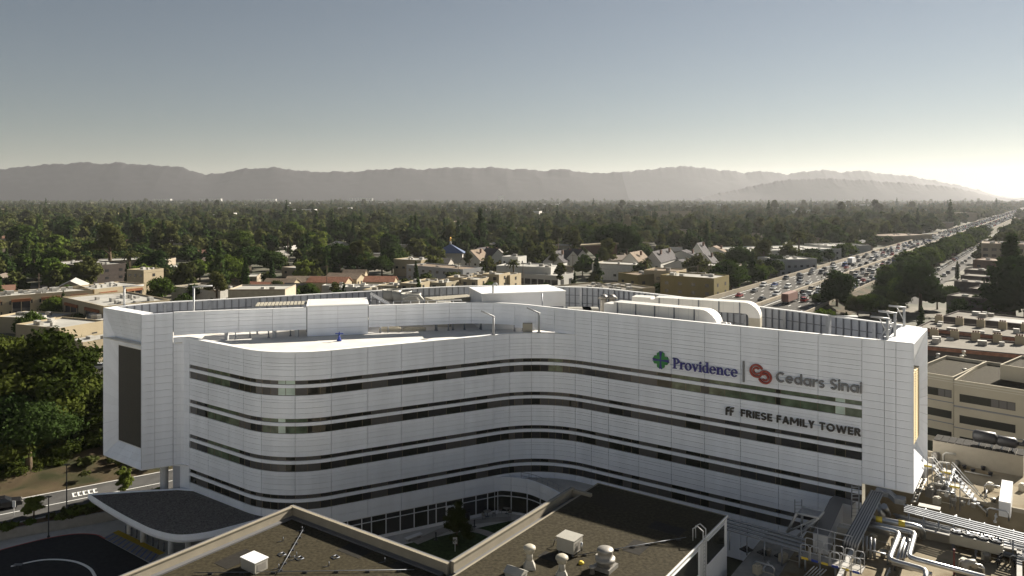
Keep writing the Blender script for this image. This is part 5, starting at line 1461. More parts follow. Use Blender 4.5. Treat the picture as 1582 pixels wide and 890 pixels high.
# caged ladders
def ladder(px_, y0_, y1_, Y, label, w=.7):
    p0_, p1_ = atY(px_, y1_, Y), atY(px_, y0_, Y); t = empty('cat_ladder', p0_, label, 'ladder')
    for s_ in (0, w):
        mb = MB(); mb.tube([p0_ + Vector((s_, 0, 0)), p1_ + Vector((s_, 0, 0))], .05, 5); mb.build('rail', M['steel'], t)
    n_ = int((p1_.z - p0_.z) / .35)
    for k in range(n_):
        mb = MB(); mb.tube([p0_ + Z * (k * .35 + .2), p0_ + Vector((w, 0, k * .35 + .2))], .03, 4); mb.build('rung', M['steel_white'], t)
ladder(1316, 750, 800, 73.5, 'tall cat ladder against the tower by the conduit ramp')
ladder(1228, 772, 800, 76.5, 'short cat ladder in front of the lowest window ribbon')
# catwalk with hooped guard rails
cw = empty('catwalk', at(1285, 880, LZ), 'steel catwalk with hooped guard rails and coloured edge', 'catwalk')
w0, w1 = at(1236, 862, 9.8), at(1331, 888, 9.8); d_ = (w1 - w0); L_ = d_.length; d_.normalize(); n_ = Vector((-d_.y, d_.x, 0))
mb = MB(); mb.obox(w0, d_ * L_, n_ * 1.5, Z * .1); mb.build('deck', M['galv'], cw)
for k in range(6):
    mb = MB(); mb.obox(w0 + d_ * (L_ * (k + .15) / 6) - n_ * .03 - Z * .02, d_ * (L_ / 9), n_ * .03, Z * .2); mb.build('edge_marking', M['yellow' if k % 2 == 0 else 'blue'], cw)
for side in (0, 1.5):
    for k in range(6):
        s_, e_ = w0 + n_ * side + d_ * (L_ * (k + .06) / 6), w0 + n_ * side + d_ * (L_ * (k + .92) / 6)
        mb = MB(); mb.tube([s_ + Z * .1, s_ + Z * 1.15, s_ + d_ * .12 + Z * 1.28, e_ - d_ * .12 + Z * 1.28, e_ + Z * 1.15, e_ + Z * .1], .04, 6); mb.tube([s_ + Z * .7, e_ + Z * .7], .03, 5); mb.build('guard_hoop', M['steel_white'], cw)
for k in range(4):
    q = w0 + d_ * (L_ * (k + .2) / 4) + n_ * .7; mb = MB(); mb.tube([Vector((q.x, q.y, LZ)), q], .09, 6); mb.build('leg', M['steel'], cw)
for k in range(5):
    q = w0 + d_ * (.3 + k * .25) - n_ * .4; mb = MB(); mb.tube([q - Z * 1.5, q + d_ * 1.0 - Z * .2], .05, 5); mb.build('brace', M['steel_white'], cw)
g0 = at(1238, 828, 9.9); gr = empty('guard_rail', g0, 'grey guard rail behind the catwalk', 'railing')
for h_ in (.55, 1.1):
    mb = MB(); mb.tube([g0 + Z * h_, g0 + U * 4.4 + Z * h_], .045, 6); mb.build('rail', M['steel_white'], gr)
for k in range(4):
    mb = MB(); mb.tube([g0 + U * (k * 1.46) - Z * 1.6, g0 + U * (k * 1.46) + Z * 1.1], .045, 6); mb.build('post', M['steel_white'], gr)
mb = MB(); p = at(1306, 826, 9.6); mb.box(p, (1.3, .9, .75), rz=-.6); mb.build('junction_box', M['unit_white'], label='pale junction box at the foot of the conduit ramp', cat='box')
# condenser with four fans
c0, c1 = at(1467, 851, 9.15), at(1549, 871, 9.15); cd_ = (c1 - c0); CL = cd_.length; cd_.normalize(); cn_ = Vector((-cd_.y, cd_.x, 0))
cn = empty('condenser', c0, 'long cream condenser with four black fans on legs', 'condenser')
mb = MB(); mb.obox(c0 + Z * .7, cd_ * CL, cn_ * 1.25, Z * .85); mb.build('casing', M['beige_unit'], cn)
mb = MB(); mb.obox(c0 - cd_ * .03 - cn_ * .03 + Z * 1.55, cd_ * (CL + .06), cn_ * 1.31, Z * .05); mb.build('top_plate', M['unit_white'], cn)
for k in range(4):
    q = c0 + cd_ * (CL * (k + .5) / 4) + cn_ * .62 + Z * 1.6
    mb = MB(); mb.lathe(q, [(.52, 0), (.52, .16), (.46, .16), (.44, .03)], 18); f_ = mb.build('fan_guard', M['black'], cn)
    mb = MB(); mb.lathe(q + Z * .05, [(.12, 0), (.12, .12)], 8)
    for j in range(4):
        a_ = j * math.pi / 2 + k; mb.obox(q + Z * .09, Vector((math.cos(a_), math.sin(a_), 0)) * .42, Vector((-math.sin(a_), math.cos(a_), .25)) * .2, Z * .02)
    mb.build('blades', M['steel'], f_)
for k in (0.04, .48, .92):
    for s_ in (.08, 1.05):
        mb = MB(); mb.obox(c0 + cd_ * (CL * k) + cn_ * s_, cd_ * .16, cn_ * .14, Z * .7); mb.build('leg', M['steel_dark'], cn)
vp_ = at(1557, 876, 9.15); vg = empty('valve_cluster', vp_, 'cluster of black valves and thin rails beside the condenser', 'valves')
for k in range(5):
    q = vp_ + Vector((-.9 + .5 * k, .5 * (k % 3), 0)); mb = MB(); mb.tube([q, q + Z * .8, q + Vector((.3, .1, .9))], .06, 6); mb.lathe(q + Z * .45, [(.16, 0), (.16, .2)], 8); mb.build('valve', M['black'], vg)
p = at(1474, 888, 9.15); mb = MB(); mb.tube([p, p + Z * 2.2], .09, 6); mb.build('red_standpipe', mat('rust_red_steel', (0.15, 0.04, 0.03), .6), label='rusty red standpipe at the bottom edge', cat='standpipe')
p = at(1491, 884, 9.15); mb = MB(); mb.tube([p, p + Z * .6, p + Vector((.2, 0, .85)), p + Vector((.7, 0, .85)), p + Vector((.9, 0, .5))], .3, 10); mb.build('gooseneck_vent', M['unit_white'], label='white gooseneck vent in front of the condenser', cat='vent')
# generator enclosure with mufflers
g0, g1 = at(1441, 710, UZ + .02), at(1581, 737, UZ + .02); gd = (g1 - g0); GL = gd.length; gd.normalize(); gn = Vector((-gd.y, gd.x, 0))
ge = empty('generator_enclosure', g0, 'long taupe generator enclosure with black mufflers on its roof', 'generator')
mb = MB(); mb.obox(g0, gd * GL, gn * 2.6, Z * 2.35); mb.build('casing', M['taupe'], ge)
for k in range(12):
    mb = MB(); mb.obox(g0 + gd * (GL * k / 12 + .06) + gn * .1 + Z * 2.35, gd * (GL / 12 - .05), gn * 2.55, Z * .1); mb.build('roof_louvre', M['roof_patch'], ge)
def muffler(s_, l_, r_):
    q = g0 + gd * s_ + gn * 1.3 + Z * (2.75 + r_); mb = MB(); mb.tube([q, q + gd * .25, q + gd * (l_ - .25), q + gd * l_], r_, 14, radii=[r_ * .6, r_, r_, r_ * .6]); mb.build('muffler', M['black'], ge)
    for f_ in (.25, .75):
        mb = MB(); mb.obox(q + gd * (l_ * f_) - Z * (r_ + .35) - gn * .4, gd * .12, gn * .8, Z * .4); mb.build('cradle', M['steel'], ge)
muffler(GL * .44, 2.5, .72); muffler(GL * .70, 2.1, .6)
q = g0 + gd * (GL * .70 + 2.1) + gn * 1.3 + Z * 3.35; mb = MB(); mb.tube([q, q + gd * .5, q + gd * .8 + Z * .5], .25, 10); mb.build('tailpipe', M['black'], ge)
mb = MB(); p = at(1475, 696, 10.6); mb.lathe(p + gn * -.1, [(.12, 0), (.12, .14), (.02, .16)], 8); mb.build('lamp', M['paint'], ge)
p0_ = at(1522, 719, UZ + .02); mb = MB(); mb.obox(p0_, gd * 3.2, gn * 1.2, Z * 1.5); mb.build('screen_box', M['concrete_pale'], label='pale box screen in front of the generator enclosure', cat='screen')
# long white wall slab and details of the stained roof
p0_ = at(1543, 797, UZ); mb = MB(); mb.obox(p0_, V * 7.0, U * 1.0, Z * 1.5); mb.build('wall_slab', M['hosp_white'], label='long white wall slab on the stained tan roof', cat='wall')
pipe([(1483, 703, UZ + .35), (1467, 745, UZ + .35), (1462, 765, UZ + .35)], .22, 'silver pipe along the left edge of the stained roof')
pipe([(1486, 706, UZ + .3), (1521, 712, UZ + .3)], .12, 'white pipe at the back of the stained roof', 'unit_white')
pipe([(1490, 728, UZ + .2), (1531, 736, UZ + .2)], .08, 'thin pipe low across the stained roof', 'unit_white')
for i, (px_, py_) in enumerate(((1490, 715), (1490, 724), (1519, 715), (1519, 726), (1503, 730), (1530, 735), (1488, 781), (1504, 784))):
    p = at(px_, py_, UZ); mb = MB(); mb.lathe(p, [(.2, 0), (.2, .3), (.26, .32), (.26, .42), (.05, .45)], 8); mb.build('roof_vent', M['black' if i < 6 else 'unit_white'], label='%s small vent from the back of the stained roof' % ['first', 'second', 'third', 'fourth', 'fifth', 'sixth', 'seventh', 'eighth'][i], cat='vent', group='caps on the stained roof')
# equipment heap beside the tower end: open steel stair frames and pipes
for i, (px_, py_, h_) in enumerate(((1470, 775, 3.0), (1483, 790, 2.4), (1440, 770, 3.4))):
    p = at(px_, py_, UZ - .9); t = empty('steel_stair', p, ['stair beside the cable trays with a yellow landing edge', 'lower stair flight with a yellow edge near the bridge', 'open steel stair frame below the tower end'][i], 'stair')
    for s_ in (0, .9):
        mb = MB(); mb.tube([p + V * s_ + Z * h_, p + V * s_ + U * 2.4 + Z * .4], .07, 5); mb.build('stringer', M['steel_white'], t)
        mb = MB(); mb.tube([p + V * s_ + Z * (h_ + 1), p + V * s_ + U * 2.4 + Z * 1.4], .04, 5); mb.build('handrail', M['steel_white'], t)
    for k in range(8):
        q = p + U * (2.4 * k / 8) + Z * (h_ - (h_ - .4) * k / 8); mb = MB(); mb.obox(q, U * .26, V * .9, Z * .05); mb.build('tread', M['steel'], t)
    mb = MB(); mb.obox(p - U * 1.0 + Z * h_, U * 1.0, V * .9, Z * .08); mb.build('landing', M['galv'], t)
    mb = MB(); mb.obox(p - U * 1.0 - V * .02 + Z * (h_ - .05), U * 1.0, V * .02, Z * .18); mb.build('edge_marking', M['yellow'], t)
    for k in range(3):
        mb = MB(); mb.tube([p - U * (.9 * (k / 2)) + V * .1, p - U * (.9 * (k / 2)) + V * .1 + Z * (h_ + 1)], .05, 5); mb.build('post', M['steel'], t)
hr = random.Random(9)
ords = ['first', 'second', 'third', 'fourth', 'fifth', 'sixth', 'seventh', 'eighth', 'ninth', 'tenth', 'eleventh', 'twelfth', 'thirteenth', 'fourteenth', 'fifteenth', 'sixteenth', 'seventeenth', 'eighteenth', 'nineteenth', 'twentieth']
spots = sorted([(hr.uniform(1430, 1468), hr.uniform(706, 775)) for _ in range(18)], key=lambda s: s[1])
for i, (px_, py_) in enumerate(spots):
    p = at(px_, py_, UZ); mb = MB(); k = i % 3
    if k == 0: mb.tube([p, p + Z * 1.1, p + U * .3 + Z * 1.4, p + U * 1.3 + Z * 1.4], .13, 8)
    elif k == 1: mb.box(p, (.9, .7, .9), rz=.6); mb.box(p + Z * .9, (.6, .5, .15), rz=.6)
    else: mb.tube([p + Z * .5, p + V * 1.5 + Z * .5, p + V * 1.7 + Z * .2, p + V * 1.7], .12, 8); mb.box(p, (.15, .15, .45))
    mb.build('pipe_fitting', M[['unit_white', 'galv', 'beige_unit'][k]], label='%s pale fitting from the back in the clutter right of the tower end' % ords[i], cat='fitting', group='pipework clutter beside the tower end')
# ladder-like rack leaning up to the tower end
rk = empty('pipe_rack', at(1425, 770, UZ), 'pale ladder-shaped pipe rack rising beside the tower end', 'pipe rack')
for s_ in (0, .8):
    mb = MB(); mb.tube([at(1408 + 9 * s_, 775, 10.2), at(1424 + 9 * s_, 740, 10.2)], .09, 6); mb.build('rail', M['unit_white'], rk)
for k in range(8):
    f_ = k / 7; mb = MB(); mb.tube([at(1408 + 16 * f_, 775 - 35 * f_, 10.2), at(1415 + 16 * f_, 775 - 35 * f_, 10.2)], .06, 5); mb.build('rung', M['unit_white'], rk)

sp2 = sorted([(hr.uniform(1330, 1420), hr.uniform(838, 886)) for _ in range(10)] + [(hr.uniform(1440, 1580), hr.uniform(752, 800)) for _ in range(12)] + [(hr.uniform(1130, 1230), hr.uniform(858, 886)) for _ in range(6)] + [(hr.uniform(1480, 1580), hr.uniform(858, 888)) for _ in range(6)], key=lambda s: s[0])
for i, (px_, py_) in enumerate(sp2):
    z_ = UZ if py_ < 805 else 8.5 if px_ < 1425 else 9.1
    if px_ < 1235: z_ = LZ
    p = at(px_, py_, z_); mb = MB(); k = i % 4
    if k == 0: mb.tube([p, p + Z * .7, p + U * .2 + Z * .9, p + U * 1.6 + Z * .9, p + U * 1.8 + Z * .7, p + U * 1.8], .08, 7)
    elif k == 1: mb.box(p, (.7, .55, .7), rz=.6); mb.box(p + Z * .7, (.5, .4, .1), rz=.6); mb.tube([p + U * .35 + Z * .3, p + U * 1.4 + Z * .3, p + U * 1.4], .05, 6)
    elif k == 2: mb.lathe(p, [(.22, 0), (.22, .5), (.3, .55), (.3, .7), (.05, .75)], 10)
    else: mb.tube([p + Z * .25, p - V * 2.2 + Z * .25], .07, 7); mb.box(p - V * .3, (.2, .2, .2)); mb.box(p - V * 1.8, (.2, .2, .2))
    mb.build('plant_fitting', M[['chrome', 'beige_unit', 'galv', 'steel_white'][k]], label=f'{ordinal(i + 1)} small plant fitting from the left on the lower right roofs', cat='fitting', group='small fittings on the plant roofs')
# ================================================================ TOWN
FOOT = []        # (cx, cy, radius) keep trees out
CLEARS = []      # ((x, y, radius)) sight lines kept free of tall trees
BM = {'main': mat('pale_bounce_stucco', (0.72, 0.71, 0.68), .85, var=.05, scale=.3), 'cream': mat('cream_stucco', (0.36, 0.30, 0.205), .85, var=.06, scale=.3), 'sand': mat('sand_stucco', (0.30, 0.26, 0.185), .85, var=.06, scale=.3),  # main: paleness raised so the unseen block bounces more sun
      'olive': mat('olive_stucco', (0.20, 0.165, 0.075), .85, var=.05, scale=.3), 'white': mat('white_stucco_wall', (0.46, 0.45, 0.42), .85, var=.05, scale=.3),
      'grey': mat('grey_stucco', (0.33, 0.33, 0.33), .85, var=.06, scale=.3), 'brown': mat('brown_brick', (0.15, 0.095, 0.07), .85, var=.15, scale=1.5),
      'dkbrown': mat('dark_brown_wood', (0.085, 0.07, 0.062), .85, var=.1, scale=.8), 'redwood': mat('redwood_siding', (0.24, 0.10, 0.05), .8, var=.15, scale=.8),
      'roof_w': mat('pale_flat_roof', (0.36, 0.35, 0.32), .9, var=.12, scale=.15, dirt=((.25, .23, .2), .1, .55)), 'roof_g': mat('grey_flat_roof', (0.18, 0.165, 0.14), .9, var=.14, scale=.2, dirt=((.125, .115, .095), .12, .55)),
      'roof_t': mat('terracotta_roof', (0.27, 0.13, 0.085), .85, var=.25, scale=1.2), 'roof_b': mat('brown_shingle_roof', (0.20, 0.155, 0.115), .9, var=.2, scale=1.0),
      'roof_d': mat('dark_shingle_roof', (0.06, 0.055, 0.058), .85, var=.2, scale=1.0), 'roof_blue': mat('blue_metal_roof', (0.07, 0.105, 0.2), .5, var=.08, scale=.5),
      'gold': mat('gilded_metal', (0.75, 0.45, 0.1), .35, .8), 'tank': mat('white_box_unit', (0.40, 0.385, 0.35), .6)}
HM_wall = varied('house_wall', [(.36, .32, .24), (.31, .26, .19), (.44, .42, .38), (.27, .22, .16), (.33, .30, .26)])
HM_roof = varied('house_roof', [(.17, .085, .055), (.14, .11, .085), (.21, .195, .17), (.09, .08, .07), (.34, .325, .30), (.18, .135, .10)], .9, .15, .8)
_bx = MB(); _bx.box((0, 0, -.5), (1, 1, 1))
UNIT = {}
def unit_box(m):
    if m.name not in UNIT: UNIT[m.name] = _bx.mesh('unit_' + m.name, [m])
    return UNIT[m.name]
def obj_box(name, parent, o, d, n, s0, s1, n0, n1, z0, z1, m):
    """box part between s0..s1 along d, n0..n1 along n, z0..z1, shares one unit mesh"""
    c = o + d * ((s0 + s1) / 2) + n * ((n0 + n1) / 2)
    w = world_of(parent)
    return inst(name, unit_box(m), parent, (c.x - w.x, c.y - w.y, (z0 + z1) / 2 - w.z), math.atan2(d.y, d.x), (abs(s1 - s0), abs(n1 - n0), abs(z1 - z0)))
def block(P1, P2, depth, h, label, wall='sand', roof='roof_g', par=.5, rowsz=(), cols=0, win=(1.6, 1.2), units=4, name='apartment_building', cat='building', group=None, glass='glass_dark', z0=0.0, seed=0, gap=None, bal=None):
    r_ = random.Random(seed + int(P1.x * 7))
    o = Vector((P1.x, P1.y, 0)); d = Vector((P2.x - P1.x, P2.y - P1.y, 0)); L = d.length; d.normalize()
    n = Vector((-d.y, d.x, 0))
    if n.dot(o) < 0: n = -n
    t = empty(name, (o.x, o.y, z0), label, cat, group)
    mw, mr_ = (BM[wall] if isinstance(wall, str) else wall), (BM[roof] if isinstance(roof, str) else roof)
    mb = MB(); mb.prism([p[:2] for p in (o, o + d * L, o + d * L + n * depth, o + n * depth)], z0, h - par); mb.build('wall', mw, t)
    mb = MB(); mb.prism([p[:2] for p in (o + d * .25 + n * .25, o + d * (L - .25) + n * .25, o + d * (L - .25) + n * (depth - .25), o + d * .25 + n * (depth - .25))], h - par, h - par + .03); mb.build('roof', mr_, t)
    for (s0, s1, n0, n1) in ((0, L, 0, .25), (0, L, depth - .25, depth), (0, .25, .25, depth - .25), (L - .25, L, .25, depth - .25)):
        obj_box('parapet', t, o, d, n, s0, s1, n0, n1, h - par, h, mw)
    if cols:
        for zc in rowsz:
            for k in range(cols):
                s = L * (k + .5) / cols
                w_ = obj_box('window', t, o, d, n, s - win[0] / 2, s + win[0] / 2, -.06, .02, zc, zc + win[1], M[glass])
                if win[0] > 2.5:
                    for q in range(1, int(win[0] // 1.4)):
                        obj_box('mullion', t, o, d, n, s - win[0] / 2 + q * 1.4, s - win[0] / 2 + q * 1.4 + .08, -.09, -.05, zc, zc + win[1], M['mullion'])
            # far end wall faces the viewer too when it shows
            for k in range(max(1, int(depth // 6))):
                nn_ = depth * (k + .5) / max(1, int(depth // 6))
                obj_box('window', t, o, d, n, -.06, .02, nn_ - win[0] / 2, nn_ + win[0] / 2, zc, zc + win[1], M[glass])
                obj_box('window', t, o, d, n, L - .02, L + .06, nn_ - win[0] / 2, nn_ + win[0] / 2, zc, zc + win[1], M[glass])
    for k in range(units):
        s, q = r_.uniform(.1, .9) * L, r_.uniform(.2, .85) * depth; a = r_.uniform(.5, 1.1)
        obj_box('roof_unit', t, o, d, n, s - a, s + a, q - a * .7, q + a * .7, h - par, h - par + r_.uniform(.5, 1.3), BM['tank'] if r_.random() < .7 else M['galv'])
    c = o + d * L / 2 + n * depth / 2
    k = max(1, int(L / depth + .5))
    for i in range(k): q = o + d * (L * (i + .5) / k) + n * depth / 2; FOOT.append((q.x, q.y, max(depth, L / k) * .62))
    q = o + d * L / 2 - n * 9
    CLEARS.append((q.x, q.y, L * .5 + 4))
    return t, o, d, n, L

def pblock(px1, py1, px2, py2, h, depth, label, **kw): return block(at(px1, py1, h), at(px2, py2, h), depth, h, label, **kw)

# --- beige hospital building right behind the tower end -------------------------
t, o, d, n, L = pblock(1474, 586.5, 1620, 608.5, 11.4, 20, 'tan three-storey medical building with dark strip windows at right', wall=M['tan'], roof=M['roof_gravel'], par=.6, units=0, name='medical_building')
o1 = o; 
def strips(o, d, n, s0, s1, z, h_, panes, t):
    obj_box('window_recess', t, o, d, n, s0, s1, -.03, .3, z, z + h_, M['glass_black'])
    w = (s1 - s0) / panes
    for k in range(panes):
        f_ = obj_box('window_pane', t, o, d, n, s0 + k * w + .05, s0 + (k + 1) * w - .05, -.05, -.02, z + .05, z + h_ - .05, M['glass_blind' if k > panes * .45 and z > 7 else 'glass_black'])
for z in (7.9, 4.4, .9):
    strips(o, d, n, .8, 8.6, z, 1.3, 7, t); strips(o, d, n, 10.6, 18.4, z, 1.3, 7, t)
for z, h_ in ((10.9, .18), (10.55, .1), (7.05, .14), (6.95, .05), (3.5, .14)):
    obj_box('string_course', t, o, d, n, -.05, L, -.09, -.01, z, z + h_, M['tan_lt'] if z > 8 else M['steel_dark'])
t2, o, d, n, L = pblock(1405, 571.5, 1473.2, 582.4, 11.5, 18, 'recessed left bay of the tan medical building beside the tower end', wall=M['tan'], roof=M['roof_gravel'], par=.6, units=0, name='medical_building')
for z in (7.9, 4.4, .9): strips(o, d, n, 2.5, L - .3, z, 1.3, 4, t2)
for z, h_ in ((10.9, .18), (10.55, .1), (7.05, .14), (3.5, .14)): obj_box('string_course', t2, o, d, n, -.05, L, -.09, -.01, z, z + h_, M['tan_lt'] if z > 8 else M['steel_dark'])
for i, (px_, py_) in enumerate(((1449, 553), (1486, 556), (1490, 577), (1489, 549))):
    p = at(px_, py_, 10.85); mb = MB(); mb.lathe(p, [(.5, 0), (.22, .25), (.22, .6), (.4, .62), (.35, .85), (.05, .9)], 10); mb.build('roof_vent', M['unit_white'], label=['left', 'middle', 'nearest', 'farthest'][i] + ' small white vent on the tan medical building roof', cat='vent', group='vents on the medical building')
pblock(1545, 563, 1640, 577, 13.4, 11, 'raised stair block on the tan medical building roof', wall=M['tan'], roof=M['roof_gravel'], par=.5, units=1, name='roof_block', z0=10.9)
# --- rows of flat roofed apartments with chimneys beyond ---------------------------
rowdefs = [(1422, 533, 1600, 549, 8, 16, 'chimneyed grey flat roof next to the medical building'), (1416, 505, 1590, 523, 8, 14, 'chimneyed grey flat roof second from the medical building'),
           (1455, 488, 1620, 505, 8, 15, 'grey flat roof with a sunken court')]
for i, (a1, b1, a2, b2, h, dp, lab) in enumerate(rowdefs):
    t, o, d, n, L = pblock(a1, b1, a2, b2, h, dp, lab, wall='dkbrown', roof='roof_g', par=.4, units=6, rowsz=(4.6, 1.6), cols=5, name='apartment_row')
    if i < 2:
        obj_box('red_gutter', t, o, d, n, 0, L, -.4, -.05, h - .9, h - .2, BM['roof_t'])
        for k in range(5):
            s = L * (k + .5) / 5; c_ = obj_box('chimney', t, o, d, n, s - .9, s + .9, dp - 1.6, dp - .4, h - .4, h + 1.6, BM['cream'])
            for q in (-.5, 0, .5): obj_box('flue', t, o, d, n, s + q - .18, s + q + .18, dp - 1.2, dp - .8, h + 1.6, h + 2.0, BM['brown'])
    if i == 2:
        obj_box('court', t, o, d, n, L * .42, L * .8, 3, 10, h - .36, h - .3, M['black'])  # flat black sheet paints the shade of the sunken court
for i, (a1, b1, a2, b2) in enumerate(((1462, 456, 1540, 463), (1496, 445, 1545, 449), (1474, 434, 1545, 439), (1484, 425, 1545, 429), (1490, 416, 1548, 419.5))):
    pblock(a1, b1, a2, b2, 7.0, 13, ['nearest', 'second', 'third', 'fourth', 'farthest'][i] + ' brown walled apartment row between frontage road and dark tree', wall='dkbrown', roof='roof_g', par=.4, rowsz=(3.6,), cols=4, win=(3.0, 1.2), units=4, glass='glass_blind', name='apartment_row')
pblock(1503, 401, 1600, 406, 9, 22, 'brown shingled complex behind the apartment rows', wall='brown', roof='roof_b', rowsz=(5.2, 2), cols=5, units=5)
pblock(1516, 375.5, 1640, 379, 15, 30, 'big pale apartment block with balconies at the right edge', wall='sand', roof='roof_b', rowsz=(10.5, 7, 3.5), cols=9, win=(2.4, 1.6), units=14)
# --- freeway side ------------------------------------------------------------------
pblock(1150, 388, 1300, 384, 8, 40, 'long pale commercial block among trees left of the freeway', wall='white', roof='roof_w', rowsz=(4.5, 1.2), cols=11, units=14)
pblock(1205, 401, 1262, 399.5, 9, 20, 'grey commercial building with bright panels near the freeway', wall='grey', roof='roof_w', rowsz=(4.5, 1.2), cols=6, units=6)
pblock(1282, 380, 1345, 379, 8, 30, 'low pale store beyond the freeway trees', wall='white', roof='roof_w', units=9)
pblock(1380, 365, 1440, 362, 8, 30, 'low wide pale building beside the far freeway bend', wall='sand', roof='roof_b', units=6)
# --- centre heroes -----------------------------------------------------------------
pblock(1020, 424.5, 1103, 430, 10.5, 16, 'olive stucco apartment building with white windows', wall='olive', roof='roof_w', rowsz=(6.8, 3.6), cols=4, win=(1.5, 1.3), units=8, glass='glass_blind')
t, o, d, n, L = pblock(995, 417, 1045, 419.5, 11.0, 14, 'cream apartment with a brown pitched strip roof and balconies', wall='cream', roof='roof_b', rowsz=(7, 3.6), cols=3, win=(3.2, 1.4), units=2)
pblock(955, 421, 985, 425, 9.5, 13, 'small olive gabled block left of the cream apartment', wall='olive', roof='roof_b', rowsz=(5.5,), cols=2, units=2)
pblock(856, 441, 930, 452, 9, 20, 'left half of the long grey flat roof behind the tower', wall='sand', roof='roof_g', rowsz=(5.2, 2), cols=8, units=9)
pblock(915, 452, 1012, 443.5, 8.5, 20, 'right half of the long grey flat roof behind the tower', wall='cream', roof='roof_g', rowsz=(5.0, 2), cols=9, win=(1.2, 1.2), units=9)
pblock(767, 410, 851, 413, 9, 18, 'white modern building with big grey wall', wall='white', roof='roof_w', rowsz=(1.5,), cols=5, units=8)
pblock(800, 422, 862, 426, 6, 16, 'low white annex with dark glazing below the modern building', wall='white', roof='roof_w', rowsz=(1.2,), cols=6, win=(3.0, 2.6), units=7)
pblock(775, 396, 800, 397, 12, 10, 'small white tower house with a stepped parapet', wall='white', roof='roof_w', rowsz=(8.5,), cols=3, win=(1.2, 1.2), units=1)
t, o, d, n, L = pblock(628, 409, 715, 416, 8.5, 14, 'long grey two-storey hall below the blue pyramid', wall='grey', roof='roof_b', rowsz=(5.5, 2), cols=8, units=4)
pblock(608, 400, 650, 402, 9, 15, 'cream flat roofed hall left of the blue pyramid', wall='cream', roof='roof_w', rowsz=(4,), cols=4, units=5)
# townhouses in the middle
th = random.Random(3)
names_th = ['first', 'second', 'third', 'fourth', 'fifth', 'sixth', 'seventh', 'eighth', 'ninth', 'tenth']
for i, (a1, b1, w_, h) in enumerate(((583, 441, 30, 7), (618, 437, 26, 8), (640, 434, 30, 7.5), (665, 436, 24, 8.5), (690, 428, 30, 9), (712, 431, 26, 9), (722, 424, 26, 9), (745, 423, 26, 10), (764, 424, 24, 9), (560, 447, 24, 6))):
    pblock(a1, b1, a1 + w_, b1 + 1.2, h, 11, names_th[i] + ' stepped cream townhouse of the row behind the cooling fans, counting from left' if i < 9 else 'low cream townhouse left of the townhouse row', wall='cream' if i % 3 else 'sand', roof='roof_w' if i % 2 else 'roof_g', rowsz=(h - 2.4, h - 5.2) if h > 6.5 else (h - 2.4,), cols=2, win=(1.5, 1.3), units=3, name='townhouse', seed=i, group='townhouses behind the tower')
# --- left apartments -----------------------------------------------------------------
def balcony_front(t, o, d, n, L, k, z0, z1):
    for i in range(k):
        s = L * (i + .5) / k; w = L / k * .32
        obj_box('balcony_shade_slab', t, o, d, n, s - w, s + w, -.05, .05, z0, z1, M['black'])  # black slab on the flat wall paints the shade inside the balcony
        obj_box('balcony_fascia', t, o, d, n, s - w, s + w, -.5, -.06, z1, z1 + .9, BM['redwood'])
        for z in (z0, (z0 + z1) / 2): obj_box('balcony_rail', t, o, d, n, s - w, s + w, -.45, -.35, z, z + .9, M['glass_blind'])
        for s_ in (s - w, s - .1, s + w - .2): obj_box('balcony_post', t, o, d, n, s_, s_ + .2, -.5, -.3, z0, z1, BM['cream'])
t, o, d, n, L = pblock(-40, 461, 143, 447.5, 9.0, 16, 'long cream apartment block with redwood balconies at far left', wall='cream', roof='roof_w', units=22, rowsz=(6, 2.6), cols=12, win=(.9, 1.2)); balcony_front(t, o, d, n, L, 4, .8, 6.8)
t, o, d, n, L = pblock(146, 447, 226, 438, 9.0, 16, 'cream apartment block with redwood fascia left of the tower', wall='cream', roof='roof_w', units=12, rowsz=(6, 2.6), cols=6, win=(.9, 1.2)); balcony_front(t, o, d, n, L, 2, .8, 6.8)
t, o, d, n, L = pblock(96, 458.5, 160, 473, 9.0, 20, 'cream apartment corner building with dark red awnings', wall='cream', roof='roof_w', units=12, rowsz=(6, 2.6), cols=4, win=(.9, 1.2)); balcony_front(t, o, d, n, L, 2, .8, 6.6)
pblock(196, 416, 222, 417.5, 11, 10, 'small cream three-storey building beyond the left apartments', wall='cream', roof='roof_w', rowsz=(8, 4.5), cols=3, win=(1.3, 1.2), units=3)
pblock(70, 405, 132, 411, 10, 20, 'dark brown apartment building with a cluttered pale roof', wall='dkbrown', roof='roof_w', rowsz=(6.5, 3), cols=5, units=12)
pblock(-10, 489, 75, 492, 5, 12, 'low white roof carport right of the left trees', wall='cream', roof='roof_w', units=6)
pblock(24, 500.5, 92, 507, 6.5, 14, 'low cream building with a white roof above the big left trees', wall='cream', roof='roof_w', units=5, rowsz=(2.5,), cols=3)
pblock(96, 523, 128, 529, 8, 22, 'tan windowless building with a white roof beside the freeway', wall='cream', roof='roof_w', units=6)
pblock(130, 498, 175, 495, 6, 18, 'low pale roofed building half hidden by the tower end', wall='cream', roof='roof_w', units=10)
